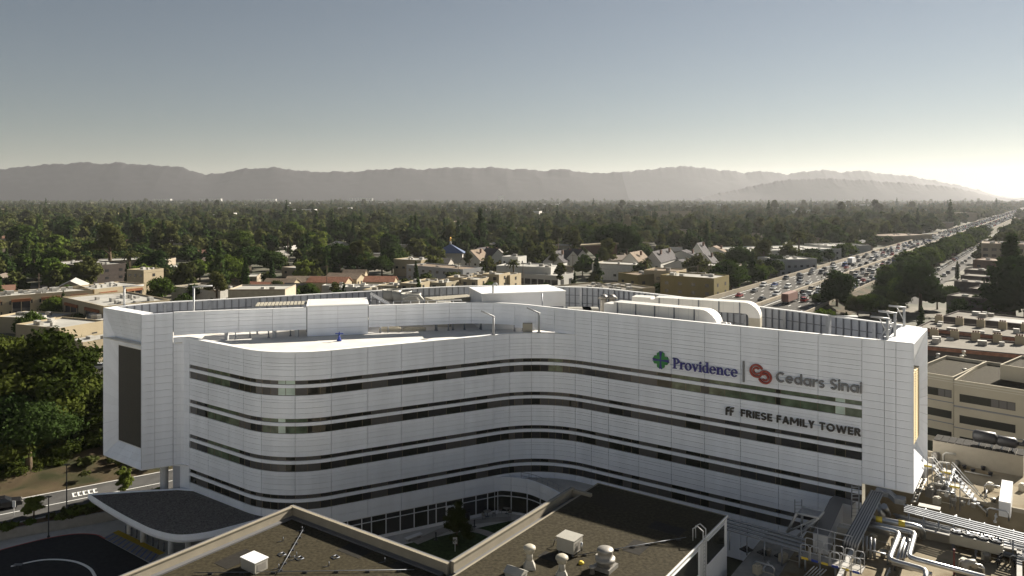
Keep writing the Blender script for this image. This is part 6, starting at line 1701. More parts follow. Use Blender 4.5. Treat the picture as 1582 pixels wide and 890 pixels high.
# --- churches ---------------------------------------------------------------------------
p = at(695, 391, 6.5); cy_ = empty('pyramid_church', (p.x, p.y, 0), 'church hall with a blue pyramid roof and gilded finial', 'church')
w = 8
mb = MB(); mb.box((p.x, p.y + w / 2, 0), (w * 2, w, 6.5), rz=0); mb.build('hall', BM['white'], cy_)
mb = MB(); c = Vector((p.x, p.y + w / 2, 0)); q = [Vector((c.x - 9.5, c.y - 7, 6.5)), Vector((c.x + 9.5, c.y - 7, 6.5)), Vector((c.x + 9.5, c.y + 7, 6.5)), Vector((c.x - 9.5, c.y + 7, 6.5))]; ap_ = Vector((c.x, c.y, 12.2))
for i in range(4): mb.face([q[i], q[(i + 1) % 4], ap_])
mb.build('pyramid_roof', BM['roof_blue'], cy_)
mb = MB(); mb.lathe((c.x, c.y, 11.6), [(.7, 0), (.5, 2), (.2, 2.2)], 8); mb.build('spire_base', BM['white'], cy_)
mb = MB(); mb.lathe((c.x, c.y, 13.8), [(.3, 0), (.7, .6), (.4, 1.2), (.6, 1.8), (.1, 2.8)], 8); mb.build('finial', BM['gold'], cy_)
FOOT.append((c.x, c.y, 20)); CLEARS.append((c.x, c.y - 30, 24)); CLEARS.append((c.x * .87, c.y * .87, 24))
p = at(931, 407, 1); we = empty('wedge_church', (p.x, p.y, 0), 'brown wedge-shaped church tower with an overhanging top', 'church')
k = p.y / FP
pts = [(p.x - 3, 0), (p.x + 9, 0), (p.x + 13 , 22 * 1.0), (p.x - 17, 20.5)]
mb = MB()
fr = [Vector((x, p.y, z)) for x, z in ((p.x + 2, 0), (p.x + 9, 0), (p.x + 9, 12.8), (p.x - 12, 11.6))]; bk_ = [v + Vector((0, 12, 0)) for v in fr]
mb.raw(fr + bk_, [(0, 1, 2, 3), (7, 6, 5, 4), (0, 4, 5, 1), (1, 5, 6, 2), (2, 6, 7, 3), (3, 7, 4, 0)]); mb.build('wedge_wall', BM['brown'], we)
mb = MB(); mb.obox(Vector((p.x - 14, p.y - .6, 11.5)), Vector((24, 0, 1.35)), Vector((0, 13.2, 0)), Z * .9); mb.build('roof_slab', BM['cream'], we)
FOOT.append((p.x, p.y + 6, 14)); CLEARS.append((p.x, p.y - 16, 16))
p = at(969, 379, 6); mb = MB(); mb.box((p.x, p.y, 0), (5, 5, 26)); mb.box((p.x, p.y, 26), (3, 3, 3)); mb.build('stone_tower', BM['sand'], label='slim pale tower rising from the trees right of the wedge church', cat='tower')
# --- gabled complex ------------------------------------------------------------------------
def gable(cx, cy, w, dpt, h, rise, rz, wallm, roofm, label, name='house', group=None, chim=False, wins=0, ov=.4, parent=None):
    t = empty(name, (cx, cy, 0), label, 'house' if name == 'house' else 'building', group, rz)
    a, b = w / 2, dpt / 2
    mb = MB(); mb.raw([(-a, -b, 0), (a, -b, 0), (a, b, 0), (-a, b, 0), (-a, -b, h), (a, -b, h), (a, b, h), (-a, b, h), (0, -b, h + rise), (0, b, h + rise)],
                      [(0, 1, 5, 8, 4), (2, 3, 7, 9, 6), (1, 2, 6, 5), (3, 0, 4, 7)])
    inst('wall', mb.mesh('wall', [wallm]), t)
    mb = MB(); k = rise / a; o_ = ov
    for sx in (-1, 1):
        e = (sx * (a + o_), h - k * o_)
        P = [(e[0], -b - o_, e[1] + .05), (0, -b - o_, h + rise + .05), (0, b + o_, h + rise + .05), (e[0], b + o_, e[1] + .05)]
        Q = [(x, y, z + .22) for x, y, z in P]
        mb.raw(P + Q, [(4, 5, 6, 7) if sx < 0 else (7, 6, 5, 4), (0, 1, 5, 4), (2, 3, 7, 6), (3, 0, 4, 7), (0, 3, 2, 1)])
    inst('roof', mb.mesh('roof', [roofm]), t)
    if chim: inst('chimney', unit_box(BM['brown']), t, (a * .5, 0, h + rise * .9), 0, (1, 1.2, 2.4))
    for i in range(wins):
        s = -a + w * (i + .5) / wins; inst('window', unit_box(M['glass_dark']), t, (s, -b - .02, h * .55), 0, (1.3, .1, 1.2))
        inst('window', unit_box(M['glass_dark']), t, (-a - .02, -b + dpt * (i + .5) / wins, h * .55), 0, (.1, 1.3, 1.2))
    FOOT.append((cx, cy, max(w, dpt) * .55))
    return t
cg = [(985, 416, 17, 26, 6, 7.5, 'roof_b', 'brown gabled hall with a grey gable end'), (1018, 413, 13, 22, 6, 7, 'roof_d', 'first dark steep gable with a white front'), (1032, 409, 12, 22, 6, 7, 'roof_d', 'second dark steep gable with a white front'),
      (1060, 406, 30, 16, 6, 5, 'roof_d', 'long dark ridge roof of the gabled complex'), (1085, 402, 12, 20, 7, 8, 'roof_d', 'tall white gable in the dark roofed complex'), (1098, 412, 12, 18, 5, 6, 'roof_d', 'right-hand white gable of the dark roofed complex'),
      (1108, 398, 24, 14, 6, 5, 'roof_b', 'brown hipped roof behind the dark gables'), (1055, 418, 22, 12, 5, 4, 'roof_d', 'low dark roof in front of the gabled complex')]
for (px_, py_, w_, dp_, h_, ri_, rm_, lab) in cg:
    p = at(px_, py_, 3); gable(p.x, p.y + 6, w_ * .72, dp_ * .72, h_, ri_ * .8, -.5, BM['white'], BM[rm_], lab + ' near the freeway', 'gabled_hall', 'gabled complex near the freeway', chim=True, wins=2); CLEARS.append((p.x, p.y - 12, 14))
gl = [(745, 404, 'dark blue-grey gable roof left of the white modern building'), (760, 406, 'dark gabled cottage touching the white modern building'), (735, 408, 'brown gabled house before the dark blue roof'), (875, 409, 'pale gabled house with a fork-shaped front'), (862, 411, 'small grey gabled house right of the modern building'), (890, 407, 'small gabled house left of the wedge church')]
for i, (px_, py_, lab) in enumerate(gl):
    p = at(px_, py_, 3); gable(p.x, p.y + 5, 12, 15, 5.5, 5.5, [-.4, .5][i % 2], BM['white'], BM['roof_d' if i != 2 else 'roof_b'], lab, 'house', None, True, 2); CLEARS.append((p.x, p.y - 10, 10))
tl = [(405, 446, 22, 14, 'roof_t', 'terracotta hip roof house behind the left roof rail'), (430, 440, 20, 13, 'roof_b', 'brown roof house with white stucco walls behind the left roof rail'), (475, 436, 30, 15, 'roof_b', 'wide brown roof with solar panels left of the penthouse'),
      (530, 431, 24, 14, 'roof_b', 'brown pitched roof house with a big slope'), (505, 437, 26, 12, 'roof_t', 'reddish roof house among white chimney boxes'), (585, 436, 20, 12, 'roof_t', 'red tile roof house with a satellite dish'), (668, 424, 24, 13, 'roof_b', 'brown hip roof house in the middle of the townhouses'),
      (455, 448, 16, 10, 'roof_d', 'dark low roof house by the cypress'), (545, 425, 16, 10, 'roof_b', 'small brown roofed house under the big dark trees')]
for i, (px_, py_, w_, dp_, rm_, lab) in enumerate(tl):
    p = at(px_, py_, 4); gable(p.x, p.y + 5, dp_ * .7, w_ * .68, 4.0, 2.0, R(90) - .25 + .1 * (i % 3), BM['cream'], BM[rm_], lab, 'house', None, False, 3); CLEARS.append((p.x, p.y - 12, 15))
# white chimney boxes row of flat units behind the left roof rail
for i in range(9):
    p = at(497 + 11 * i, 441 + (i % 2) * 2.5, 4.5); t, o, d, n, L = block(p, p + Vector((5.5, -.6, 0)), 5, 4.6, '%s small white flat roofed unit from the left in the row behind the penthouse' % names_th[i], wall='white', roof='roof_w', par=.3, units=1, name='row_house', group='small white units behind the penthouse')
# --- suburban houses between the trees ------------------------------------------------------
hrn = random.Random(21); placed = []
def fw_off(x, y): return FR.x * x + FR.y * y, FD.x * x + FD.y * y
def on_road(x, y, m=0):
    o_, t_ = fw_off(x, y)
    if t_ > 240 and -112 - m < o_ < -62 + m: return True
    if t_ > 300 and -58 - m < o_ < -43 + m: return True
    if x < 90 and y < 275:
        for p in FW[:40]:
            if (p.x - x) ** 2 + (p.y - y) ** 2 < (27 + m) ** 2: return True
    return False
zones = [('beyond the left apartments', 'left'), ('in the wooded middle of the valley', 'centre'), ('left of the far freeway', 'right'), ('right of the frontage road', 'far right')]
lab_n = {}
tries = 0
while len(placed) < 270 and tries < 12000:
    tries += 1
    y = 250 + 1150 * hrn.random() ** 1.25; x = hrn.uniform(-.72, .72) * y
    if on_road(x, y, 12): continue
    if any((x - a) ** 2 + (y - b) ** 2 < (c + 11) ** 2 for a, b, c in FOOT): continue
    placed.append((x, y))
    px_ = CX + x / y * FP
    zi = 0 if px_ < 350 else 1 if px_ < 1000 else 2 if fw_off(x, y)[0] < -90 else 3
    dist = 'near' if y < 420 else 'mid-distance' if y < 750 else 'distant'
    shape = hrn.random()
    if shape < .62:
        gable(x, y, hrn.uniform(8, 11), hrn.uniform(13, 20), hrn.uniform(3.2, 5.5), hrn.uniform(1.8, 2.8), hrn.uniform(0, 3.1), HM_wall, HM_roof, 'pitched|' + zones[zi][0], 'house', 'pitched roof houses among the trees', False, 2 if y < 600 else 0)
    else:
        w_ = hrn.uniform(14, 30); a_ = hrn.uniform(-.6, .6); dv = Vector((math.cos(a_), math.sin(a_), 0)) * w_
        block(Vector((x, y, 0)) - dv / 2, Vector((x, y, 0)) + dv / 2, hrn.uniform(11, 16), hrn.uniform(4.5, 9), 'flat|' + zones[zi][0], wall=HM_wall, roof='roof_w' if hrn.random() < .6 else 'roof_g', rowsz=(2.0,) if y < 600 else (), cols=3 if y < 600 else 0, units=2 if y < 600 else 0, name='house', cat='house', group='flat roofed buildings among the trees'); CLEARS.pop()
    CLEARS.append((x, y - 15, 12 if y < 520 else 15))
hs_ = {}
for o_ in sorted([o_ for o_ in COL.objects if '|' in str(o_.get('label', ''))], key=lambda o_: o_.location.y):
    kd_, zn_ = o_['label'].split('|'); hs_[o_['label']] = hs_.get(o_['label'], 0) + 1
    o_['label'] = f"{near_word(hs_[kd_ + '|' + zn_])} " + ('small pitched roof house ' if kd_ == 'pitched' else 'flat roofed pale house ') + zn_
# --- far pale buildings near the horizon --------------------------------------------------
fb = [(820, 865, 326, 322, 'long pale school building in the far woods', 14), (1307, 1320, 319, 309, 'lone hazy office tower on the right horizon', 55), (773, 778, 308, 303, 'lone slab tower on the horizon behind the tower roof', 30), (540, 575, 310, 306, 'bright pale hospital far on the horizon', 26),
      (236, 262, 310, 307.5, 'bright low warehouse far left on the horizon', 12), (308, 340, 309, 307, 'pale factory roofs far on the left horizon', 12), (395, 425, 310, 307.5, 'pale industrial sheds below the left range', 12), (1340, 1365, 319, 316, 'low hazy block right of the lone office tower', 20), (715, 740, 331, 328, 'pale school roof in the middle woods', 9), (640, 655, 312, 309, 'small pale block far behind the cooling fans', 20)]
for (x0_, x1_, yb, yt, lab, h_) in fb:
    Y = min(FP * (H - h_) / max(2.5, (yt - HY)), 5600) if yt > HY + 2 else 5500
    if h_ > 20 and yt > HY: Y = 5200
    X0, X1 = (x0_ - CX) * Y / FP, (x1_ - CX) * Y / FP
    h2 = H - (yt - HY) * Y / FP
    block(Vector((X0, Y, 0)), Vector((X1, Y + 10, 0)), 40, max(h2, 14), lab, wall='white', roof='roof_w', units=3, rowsz=(h2 - 6, h2 - 12) if h2 > 18 else (h2 - 6,), cols=8, win=((X1 - X0) / 16, 2.2), name='distant_building'); CLEARS.pop()
r5 = random.Random(77)
GLINT = []
for i in range(120):
    Y = 1300 + 3600 * r5.random() ** 1.2; X = r5.uniform(-.7, .62) * Y
    if on_road(X, Y, 15): continue
    w_ = r5.uniform(18, 70) * (1 if Y < 3000 else 1.6); GLINT.append((X + w_ / 2, Y, w_ * .6 + 6))
    block(Vector((X, Y, 0)), Vector((X + w_, Y + r5.uniform(-8, 8), 0)), r5.uniform(15, 40), r5.uniform(11, 19), 'glint|', wall='white' if r5.random() < .6 else 'cream', roof='roof_w', units=0, name='distant_building', group='pale buildings far off in the woods'); CLEARS.pop()

gl_ = sorted([o_ for o_ in COL.objects if o_.get('label') == 'glint|'], key=lambda o_: o_.location.x / o_.location.y)
for i, o_ in enumerate(gl_): o_['label'] = f'{ordinal(i + 1)} from the left of the tiny pale buildings in the distant woods'
# utility poles with wires among the nearer houses
polem = mat('weathered_pole', (0.12, 0.09, 0.065), .9); wirem = mat('wire', (0.03, 0.03, 0.03), .6)
pl_px = [(60, 470), (300, 452), (505, 452), (708, 446), (808, 446), (1078, 452), (1395, 470), (885, 428)]
tops = []
for i, (px_, py_) in enumerate(pl_px):
    p = at(px_, py_); t = empty('utility_pole', p, f'{ordinal(i + 1)} wooden utility pole from the left behind the tower', 'utility pole', 'utility poles behind the tower')
    if i == 7: t['label'] = 'wooden utility pole near the wedge church'
    mb = MB(); mb.tube([p, p + Z * 12], .17, 6, radii=[.2, .13]); mb.build('pole', polem, t)
    mb = MB(); mb.obox(p + Vector((-1.2, -.06, 11.2)), Vector((2.4, 0, 0)), Vector((0, .12, 0)), Z * .14); mb.build('crossarm', polem, t)
    tops.append(p + Z * 11.4)
order = sorted(tops[:6], key=lambda v: v.x)
for i, (a_, b_) in enumerate(zip(order, order[1:])):
    mb = MB(); mb.tube([a_.lerp(b_, k / 8) - Z * (3.5 * 4 * (k / 8) * (1 - k / 8) * .5) for k in range(9)], .035, 4)
    mb.build('power_line', wirem, label=f'{ordinal(i + 1)} sagging power line from the left behind the tower', cat='cable', group='power lines')

# unseen block behind the drone, added to bounce sun; windows mirror a lit building
mh = block(Vector((75, -52, 0)), Vector((-80, -40, 0)), 22, 31, 'unseen hospital block behind the viewpoint, added to bounce sun onto the tower', wall='main', roof='roof_g', par=.9, rowsz=(2.5, 6.8, 11.1, 15.4, 19.7), cols=16, win=(4.2, 1.9), units=6, name='bounce_block')
CLEARS.pop()
# ================================================================ VEHICLES
CP = {'white': mat('white_car_paint', (.72, .72, .70), .3), 'silver': mat('silver_car_paint', (.42, .43, .44), .3, .4), 'black': mat('black_car_paint', (.015, .015, .017), .25), 'grey': mat('grey_car_paint', (.11, .115, .12), .3, .2),
      'red': mat('red_car_paint', (.26, .02, .02), .3), 'blue': mat('blue_car_paint', (.03, .06, .2), .3), 'beige': mat('beige_car_paint', (.38, .34, .27), .35)}
TY = mat('tyre_rubber', (.02, .02, .02), .8); GLS = mat('car_glass', (.02, .022, .025), .08); LMP = mat('lamp_lens', (.6, .58, .5), .2); TLP = mat('tail_lamp', (.35, .02, .015), .3)
SHAPES = {'sedan': (4.6, 1.8, .95, 1.45, [(-2.25, .35), (-2.3, .75), (-2.2, .95), (-1.0, .98), (1.0, .95), (2.05, .82), (2.3, .6), (2.25, .3)], (-1.55, -1.0, .45, 1.15)),
          'suv': (4.8, 1.95, 1.1, 1.78, [(-2.35, .4), (-2.4, .9), (-2.35, 1.1), (1.0, 1.1), (2.2, .98), (2.4, .7), (2.35, .35)], (-2.25, -2.05, .35, 1.0)),
          'van': (5.4, 2.0, 1.25, 2.2, [(-2.65, .4), (-2.7, 1.25), (1.6, 1.25), (2.55, 1.05), (2.7, .7), (2.65, .35)], (-2.65, -2.6, 1.1, 1.75))}
def extr(mb, prof, w, m=0, taper=None):
    n = len(prof); vs = [(x, -w / 2, z) for x, z in prof] + [(x, w / 2, z) for x, z in prof]
    mb.raw(vs, [tuple(reversed(range(n))) , tuple(range(n, 2 * n))] + [(k, (k + 1) % n, n + (k + 1) % n, n + k) for k in range(n)], m)
def cabin(mb, sh, m, inset=0.0, top=False):
    L, w, zb, zt, prof, (a, b, c, d) = SHAPES[sh]
    wb, wt = w * .94 / 2, w * .76 / 2
    vs = [(a, -wb, zb - .02), (d, -wb, zb - .02), (d, wb, zb - .02), (a, wb, zb - .02), (b, -wt, zt - .06), (c, -wt, zt - .06), (c, wt, zt - .06), (b, wt, zt - .06)]
    if top: mb.raw([(x * 1.0, y, z) for x, y, z in vs[4:]] + [(x * .96, y * .94, zt) for x, y, z in vs[4:]], [(4, 5, 6, 7), (0, 1, 5, 4), (1, 2, 6, 5), (2, 3, 7, 6), (3, 0, 4, 7)], m)
    else: mb.raw(vs, [(0, 1, 5, 4), (1, 2, 6, 5), (2, 3, 7, 6), (3, 0, 4, 7), (4, 5, 6, 7)], m)
def wheel(mb, x, y, m=0, r=.33):
    i = 10; mb.tube([(x, y - .1, r), (x, y + .1, r)], r, 10, m, smooth=False)
CM = {}
def car_meshes(sh, col):
    if (sh, col) in CM: return CM[(sh, col)]
    L, w, zb, zt, prof, cb = SHAPES[sh]
    body = MB(); extr(body, prof, w)
    roofp = MB(); cabin(roofp, sh, 0, top=True)
    gl = MB(); cabin(gl, sh, 0)
    wh = MB(); wheel(wh, 0, 0)
    hl = MB(); hl.box((0, 0, 0), (.06, .36, .14))
    one = MB(); extr(one, prof, w, 0); cabin(one, sh, 1); cabin(one, sh, 0, top=True)
    for x in (-L * .3, L * .3):
        for y in (-w * .46, w * .46): wheel(one, x, y, 2)
    r = dict(body=body.mesh('car_body', [CP[col]]), roof=roofp.mesh('car_roof', [CP[col]]), glass=gl.mesh('car_glass', [GLS]), wheel=wh.mesh('car_wheel', [TY]), head=hl.mesh('headlight', [LMP]), tail=hl.mesh('tail_lamp', [TLP]), one=one.mesh('car_' + sh + col, [CP[col], GLS, TY]))
    CM[(sh, col)] = r; return r
SHN = {'sedan': 'saloon', 'suv': 'SUV', 'van': 'van'}
cnt = {}
def car(x, y, z, ang, sh, col, label, group, parts, name=None):
    m = car_meshes(sh, col); L, w, zb, zt, prof, cb = SHAPES[sh]
    nm = name or ('parked_car' if 'parked' in group else 'car')
    if not parts:
        o = inst(nm, m['one'], None, (x, y, z), ang); tag(o, label, 'car' if sh != 'van' else 'van', group); return o
    t = empty(nm, (x, y, z), label, 'car' if sh != 'van' else 'van', group, ang)
    inst('body', m['body'], t); inst('roof', m['roof'], t); inst('windows', m['glass'], t)
    for sx in (-L * .3, L * .3):
        for sy in (-w * .46, w * .46): inst('wheel', m['wheel'], t, (sx, sy, 0))
    for sy in (-w * .34, w * .34):
        inst('headlight', m['head'], t, (L * .49, sy, .62)); inst('tail_lamp', m['tail'], t, (-L * .495, sy, .75))
    return t
vr = random.Random(31)
cols = ['white'] * 7 + ['silver'] * 4 + ['black'] * 5 + ['grey'] * 5 + ['red'] * 1 + ['blue'] * 1 + ['beige'] * 1
ORD = ['nearest', 'second nearest', 'third nearest', 'fourth nearest', 'fifth nearest', 'sixth nearest', 'seventh nearest', 'eighth nearest', 'ninth nearest', 'tenth nearest', 'eleventh nearest', 'twelfth nearest']
traffic = []
for side in (-1, 1):
    for ln in range(5):
        off = side * (3.4 + 3.5 * ln); t = 262 + vr.uniform(0, 30)
        while t < 1750:
            if side < 0: gap = vr.uniform(16, 60) if t < 480 else vr.uniform(10, 38) if t < 800 else vr.uniform(10, 40)
            else: gap = vr.uniform(8, 22) if t < 1000 else vr.uniform(11, 35)
            t += gap
            if side > 0 and t < 300 and ln > 2: continue
            traffic.append((t, side, off, vr.choice(cols), vr.choices(['sedan', 'suv', 'van'], [5, 5, .6])[0]))
traffic.sort()
traffic = [q for i, q in enumerate(traffic) if q[0] < 900 or i % 2 == 0][:300]
for (t, side, off, col, sh) in traffic:
    p = FD * t + FR * (-86.5 + off); key = (side, col, sh); cnt[key] = cnt.get(key, 0) + 1; k = cnt[key]
    cw_ = 'far-side' if side < 0 else 'near-side'
    lab = f'{near_word(k)} {col} {SHN[sh]} on the {cw_} freeway lanes'
    ang = math.atan2(FD.y, FD.x) + (math.pi if side < 0 else 0)
    car(p.x, p.y, FZ + .01, ang, sh, col, lab, f'cars on the {cw_} freeway lanes', t < 480)
cnt2 = {}
for side in (-1, 1):
    t = 366
    while t < 760:
        t += vr.uniform(6.2, 9) if side < 0 else vr.uniform(8, 30)
        col = vr.choice(cols); sh = vr.choice(['sedan', 'suv']); p = FD * t + FR * (-50.5 + side * (4.6 if side < 0 else 2.0)); k = (side, col); cnt2[k] = cnt2.get(k, 0) + 1
        sd_ = 'left kerb' if side < 0 else 'right lane'
        car(p.x, p.y, .03, math.atan2(FD.y, FD.x), sh, col, f'{near_word(cnt2[k])} {col} car at the {sd_} of the frontage road', 'parked cars on the frontage road', t < 430)
# the jam farther down the freeway, beyond the cars one can pick out
ft = MB(); order_c = list(CP)
for side in (-1, 1):
    for ln in range(5):
        t = 905 + vr.uniform(0, 20)
        while t < 3000:
            t += vr.uniform(7, 26); p = FD * t + FR * (-86.5 + side * (3.4 + 3.5 * ln)); c_ = order_c.index(vr.choice(cols)); a_ = math.atan2(FD.y, FD.x)
            h_ = vr.choice([.9, .9, 1.1, 1.9]); ft.box((p.x, p.y, FZ + .25), (4.6, 1.85, .75), c_, a_); ft.box((p.x, p.y, FZ + 1.0), (2.6, 1.7, h_ * .6), len(order_c) if h_ < 1.5 else c_, a_, top=.75)
ft.build('distant_traffic', [CP[c_] for c_ in order_c] + [GLS], label='mass of tiny cars jammed far down the freeway', cat='traffic', kind='stuff')
# trucks
def truck(t, off, length, boxm, label, cab='white', name='truck'):
    p = FD * t + FR * (-86.5 + off); e = empty(name, (p.x, p.y, FZ + .01), label, 'truck', None, math.atan2(FD.y, FD.x))
    mb = MB(); mb.box((-1.2, 0, 1.1), (length, 2.5, 2.8)); inst('cargo_box', mb.mesh('cargo_box', [boxm]), e)
    mb = MB(); mb.box((length / 2 - .1, 0, .6), (2.1, 2.3, 2.4), top=.86); inst('cab', mb.mesh('cab', [CP[cab]]), e)
    mb = MB(); mb.box((length / 2 + .72, 0, 1.9), (.1, 1.9, .8)); inst('windscreen', mb.mesh('windscreen', [GLS]), e)
    mb = MB(); mb.box((-1.2, 0, .7), (length, 1.2, .4)); inst('chassis', mb.mesh('chassis', [M['black']]), e)
    wm = MB(); wheel(wm, 0, 0, 0, .5); wm = wm.mesh('truck_wheel', [TY])
    for x in (-length / 2, -length / 2 + 1.2, length / 2):
        for y in (-1.05, 1.05): inst('wheel', wm, e, (x, y, 0))
truck(284, 6.9, 12, mat('rust_brown_container', (.16, .07, .05), .7), 'truck hauling a rusty brown container near the tower roof', 'black')
truck(339, 13.5, 9, M['hosp_white'], 'white box truck behind the dark tree on the freeway')
truck(470, -10.4, 9, M['hosp_white'], 'pale box truck on the far-side freeway lanes', 'white')
truck(640, 10.4, 9, M['hosp_white'], 'white truck in the jam down the freeway', 'white')
# left side vehicles
d0 = (Vector((45.9, 210, 0)) - Vector((-95, 172, 0))).normalized(); a0_ = math.atan2(d0.y, d0.x)
p = at(118, 594, FZ); car(p.x, p.y, FZ + .01, a0_, 'van', 'white', 'white passenger van on the freeway left of the tower', 'vehicles on the left freeway stretch', True)
p = at(150, 571, FZ); car(p.x, p.y, FZ + .01, a0_ + math.pi, 'sedan', 'silver', 'silver saloon on the far freeway lanes left of the tower', 'vehicles on the left freeway stretch', True)
p = at(152, 607, FZ); car(p.x, p.y, FZ + .01, a0_, 'sedan', 'white', 'white saloon half hidden by the tower left edge', 'vehicles on the left freeway stretch', True)
q = s0 + SD * -10.2 + SN * 6.6; car(q.x, q.y, 1.11, math.atan2(SD.y, SD.x), 'sedan', 'black', 'black saloon parked on the street by the bushes', 'cars on the near street', True)
# ================================================================ TREES
def leaf_quads(P, N, size, rg, flat=.5):
    """numpy: quads at P facing roughly N, returns verts, faces"""
    n = len(P)
    R1 = rg.normal(size=(n, 3)); Nn = N + rg.normal(size=(n, 3)) * flat
    Nn /= np.linalg.norm(Nn, axis=1, keepdims=True) + 1e-9
    A = np.cross(Nn, R1); A /= np.linalg.norm(A, axis=1, keepdims=True) + 1e-9
    B = np.cross(Nn, A)
    s = (size * rg.uniform(.6, 1.3, n))[:, None]
    q = np.stack([P - A * s - B * s * .7, P + A * s - B * s * .7, P + A * s * .8 + B * s * .7 + Nn * s * .25, P - A * s * .8 + B * s * .7 - Nn * s * .2], 1)
    return q.reshape(-1, 3)
def crown_mesh(name, lobes, nleaf, size, m, seed, core=.74, coren=6):
    rg = np.random.default_rng(seed); V_, F_ = [], []
    wts = np.array([l[3] * l[4] for l in lobes], float); wts /= wts.sum(); off = 0
    for (cx, cy, cz, rx, rz), w in zip(lobes, wts):
        k = max(6, int(nleaf * w)); d = rg.normal(size=(k, 3)); d /= np.linalg.norm(d, axis=1, keepdims=True)
        d[:, 2] = np.where(d[:, 2] < -.35, -d[:, 2] * .6, d[:, 2])
        rr = rg.uniform(.72, 1.06, k)[:, None] * (1 + .13 * np.sin(d[:, :1] * 7 + cx) + .13 * np.sin(d[:, 1:2] * 8 + cy))
        P = np.array([cx, cy, cz]) + d * rr * np.array([rx, rx, rz])
        q = leaf_quads(P, d, size, rg); V_.append(q); F_ += [(off + 4 * i, off + 4 * i + 1, off + 4 * i + 2, off + 4 * i + 3) for i in range(k)]; off += 4 * k
        # rough core so that the crown is not see-through everywhere
        nu, nv = coren + 2, coren
        g = []
        for i in range(nv + 1):
            th_ = math.pi * i / nv
            for j in range(nu):
                ph_ = 2 * math.pi * j / nu; f = core * rg.uniform(.82, 1.05)
                g.append((cx + rx * f * math.sin(th_) * math.cos(ph_), cy + rx * f * math.sin(th_) * math.sin(ph_), cz + rz * f * math.cos(th_)))
        V_.append(np.array(g)); F_ += [(off + i * nu + j, off + (i + 1) * nu + j, off + (i + 1) * nu + (j + 1) % nu, off + i * nu + (j + 1) % nu) for i in range(nv) for j in range(nu)]; off += len(g)
    me = bpy.data.meshes.new(name); me.from_pydata(np.concatenate(V_).tolist(), [], F_); me.materials.append(m); me.update(); return me
def lobes_broad(rg, h, r, n):
    L = [(0, 0, h * .58, r * .76, h * .32)]
    for k in range(n):
        a = 2 * math.pi * (k + rg.random() * .6) / n; q = r * rg.uniform(.42, .62); L.append((q * math.cos(a), q * math.sin(a), h * rg.uniform(.30, .66), r * rg.uniform(.36, .52), h * rg.uniform(.14, .22)))
    for k in range(max(2, n // 2)):
        a = rg.uniform(0, 6.28); q = r * rg.uniform(.1, .35); L.append((q * math.cos(a), q * math.sin(a), h * rg.uniform(.76, .86), r * rg.uniform(.3, .45), h * rg.uniform(.10, .15)))
    return L
def lobes_clump(rg, h, r, n):
    L = [(0, 0, h * .5, r * .5, h * .3)]
    for k in range(n * 2):
        t = rg.random(); a = rg.uniform(0, 6.28); q = r * rg.uniform(.35, .8) * (1 - .55 * t); L.append((q * math.cos(a), q * math.sin(a), h * (.24 + .66 * t), r * rg.uniform(.2, .36), h * rg.uniform(.07, .13)))
    return L
def lobes_cone(rg, h, r, n):
    L = []
    for k in range(n):
        t = k / (n - 1); a = rg.uniform(0, 6.28); rr = r * (1 - t * .85); L.append((rr * .25 * math.cos(a), rr * .25 * math.sin(a), h * (.16 + .78 * t), rr * rg.uniform(.75, 1.0), h / n * .85))
    return L
def lobes_euc(rg, h, r, n):
    L = []
    for k in range(n):
        a = rg.uniform(0, 6.28); t = rg.random(); q = r * rg.uniform(.15, .75) * (1 - .5 * t); L.append((q * math.cos(a), q * math.sin(a), h * (.42 + .5 * t), r * rg.uniform(.28, .45), h * rg.uniform(.08, .14)))
    return L
def lobes_col(rg, h, r, n): return [(0, 0, h * (.12 + .8 * k / (n - 1)), r * (1 - .65 * (k / (n - 1)) ** 2), h / n * .9) for k in range(n)]
def trunk_mesh(h, r, seed, limbs=4, top=.6):
    rg = random.Random(seed); mb = MB(); mb.tube([(0, 0, -.3), (r * .3, 0, h * .3), (0, r * .4, h * top)], r, 7, radii=[r * 1.25, r * .9, r * .45])
    for k in range(limbs):
        a = 6.28 * k / limbs + rg.random(); z = h * rg.uniform(.28, .5); q = h * rg.uniform(.14, .24)
        mb.tube([(0, 0, z), (q * math.cos(a) * .5, q * math.sin(a) * .5, z + q * .6), (q * math.cos(a), q * math.sin(a), z + q * 1.2)], r, 5, radii=[r * .5, r * .35, r * .15])
    return mb.mesh('trunk', [M['bark']])
def palm_mesh(h, seed):
    rg = random.Random(seed); mb = MB()
    for k in range(26):
        a = 6.28 * k / 26 + rg.random() * .2; el = rg.uniform(-.5, 1.1); L = 2.6; pts = []
        for i in range(5):
            t = i / 4; pts.append(Vector((math.cos(a) * L * t * math.cos(el), math.sin(a) * L * t * math.cos(el), h + L * t * math.sin(el) - 1.3 * t * t)))
        for i in range(4):
            w = .42 * (1 - .55 * abs(i - 1) / 3); s = Vector((-math.sin(a), math.cos(a), 0)) * w
            mb.face([pts[i] - s - Z * .12, pts[i], pts[i + 1], pts[i + 1] - s * .8 - Z * .12]); mb.face([pts[i], pts[i] + s - Z * .12, pts[i + 1] + s * .8 - Z * .12, pts[i + 1]])
    return mb.mesh('palm_crown', [M['leaf_olive']])
rg_ = random.Random(2)
KIND = {}       # kind -> list of (crown mesh near, crown mesh mid, trunk mesh, base height)
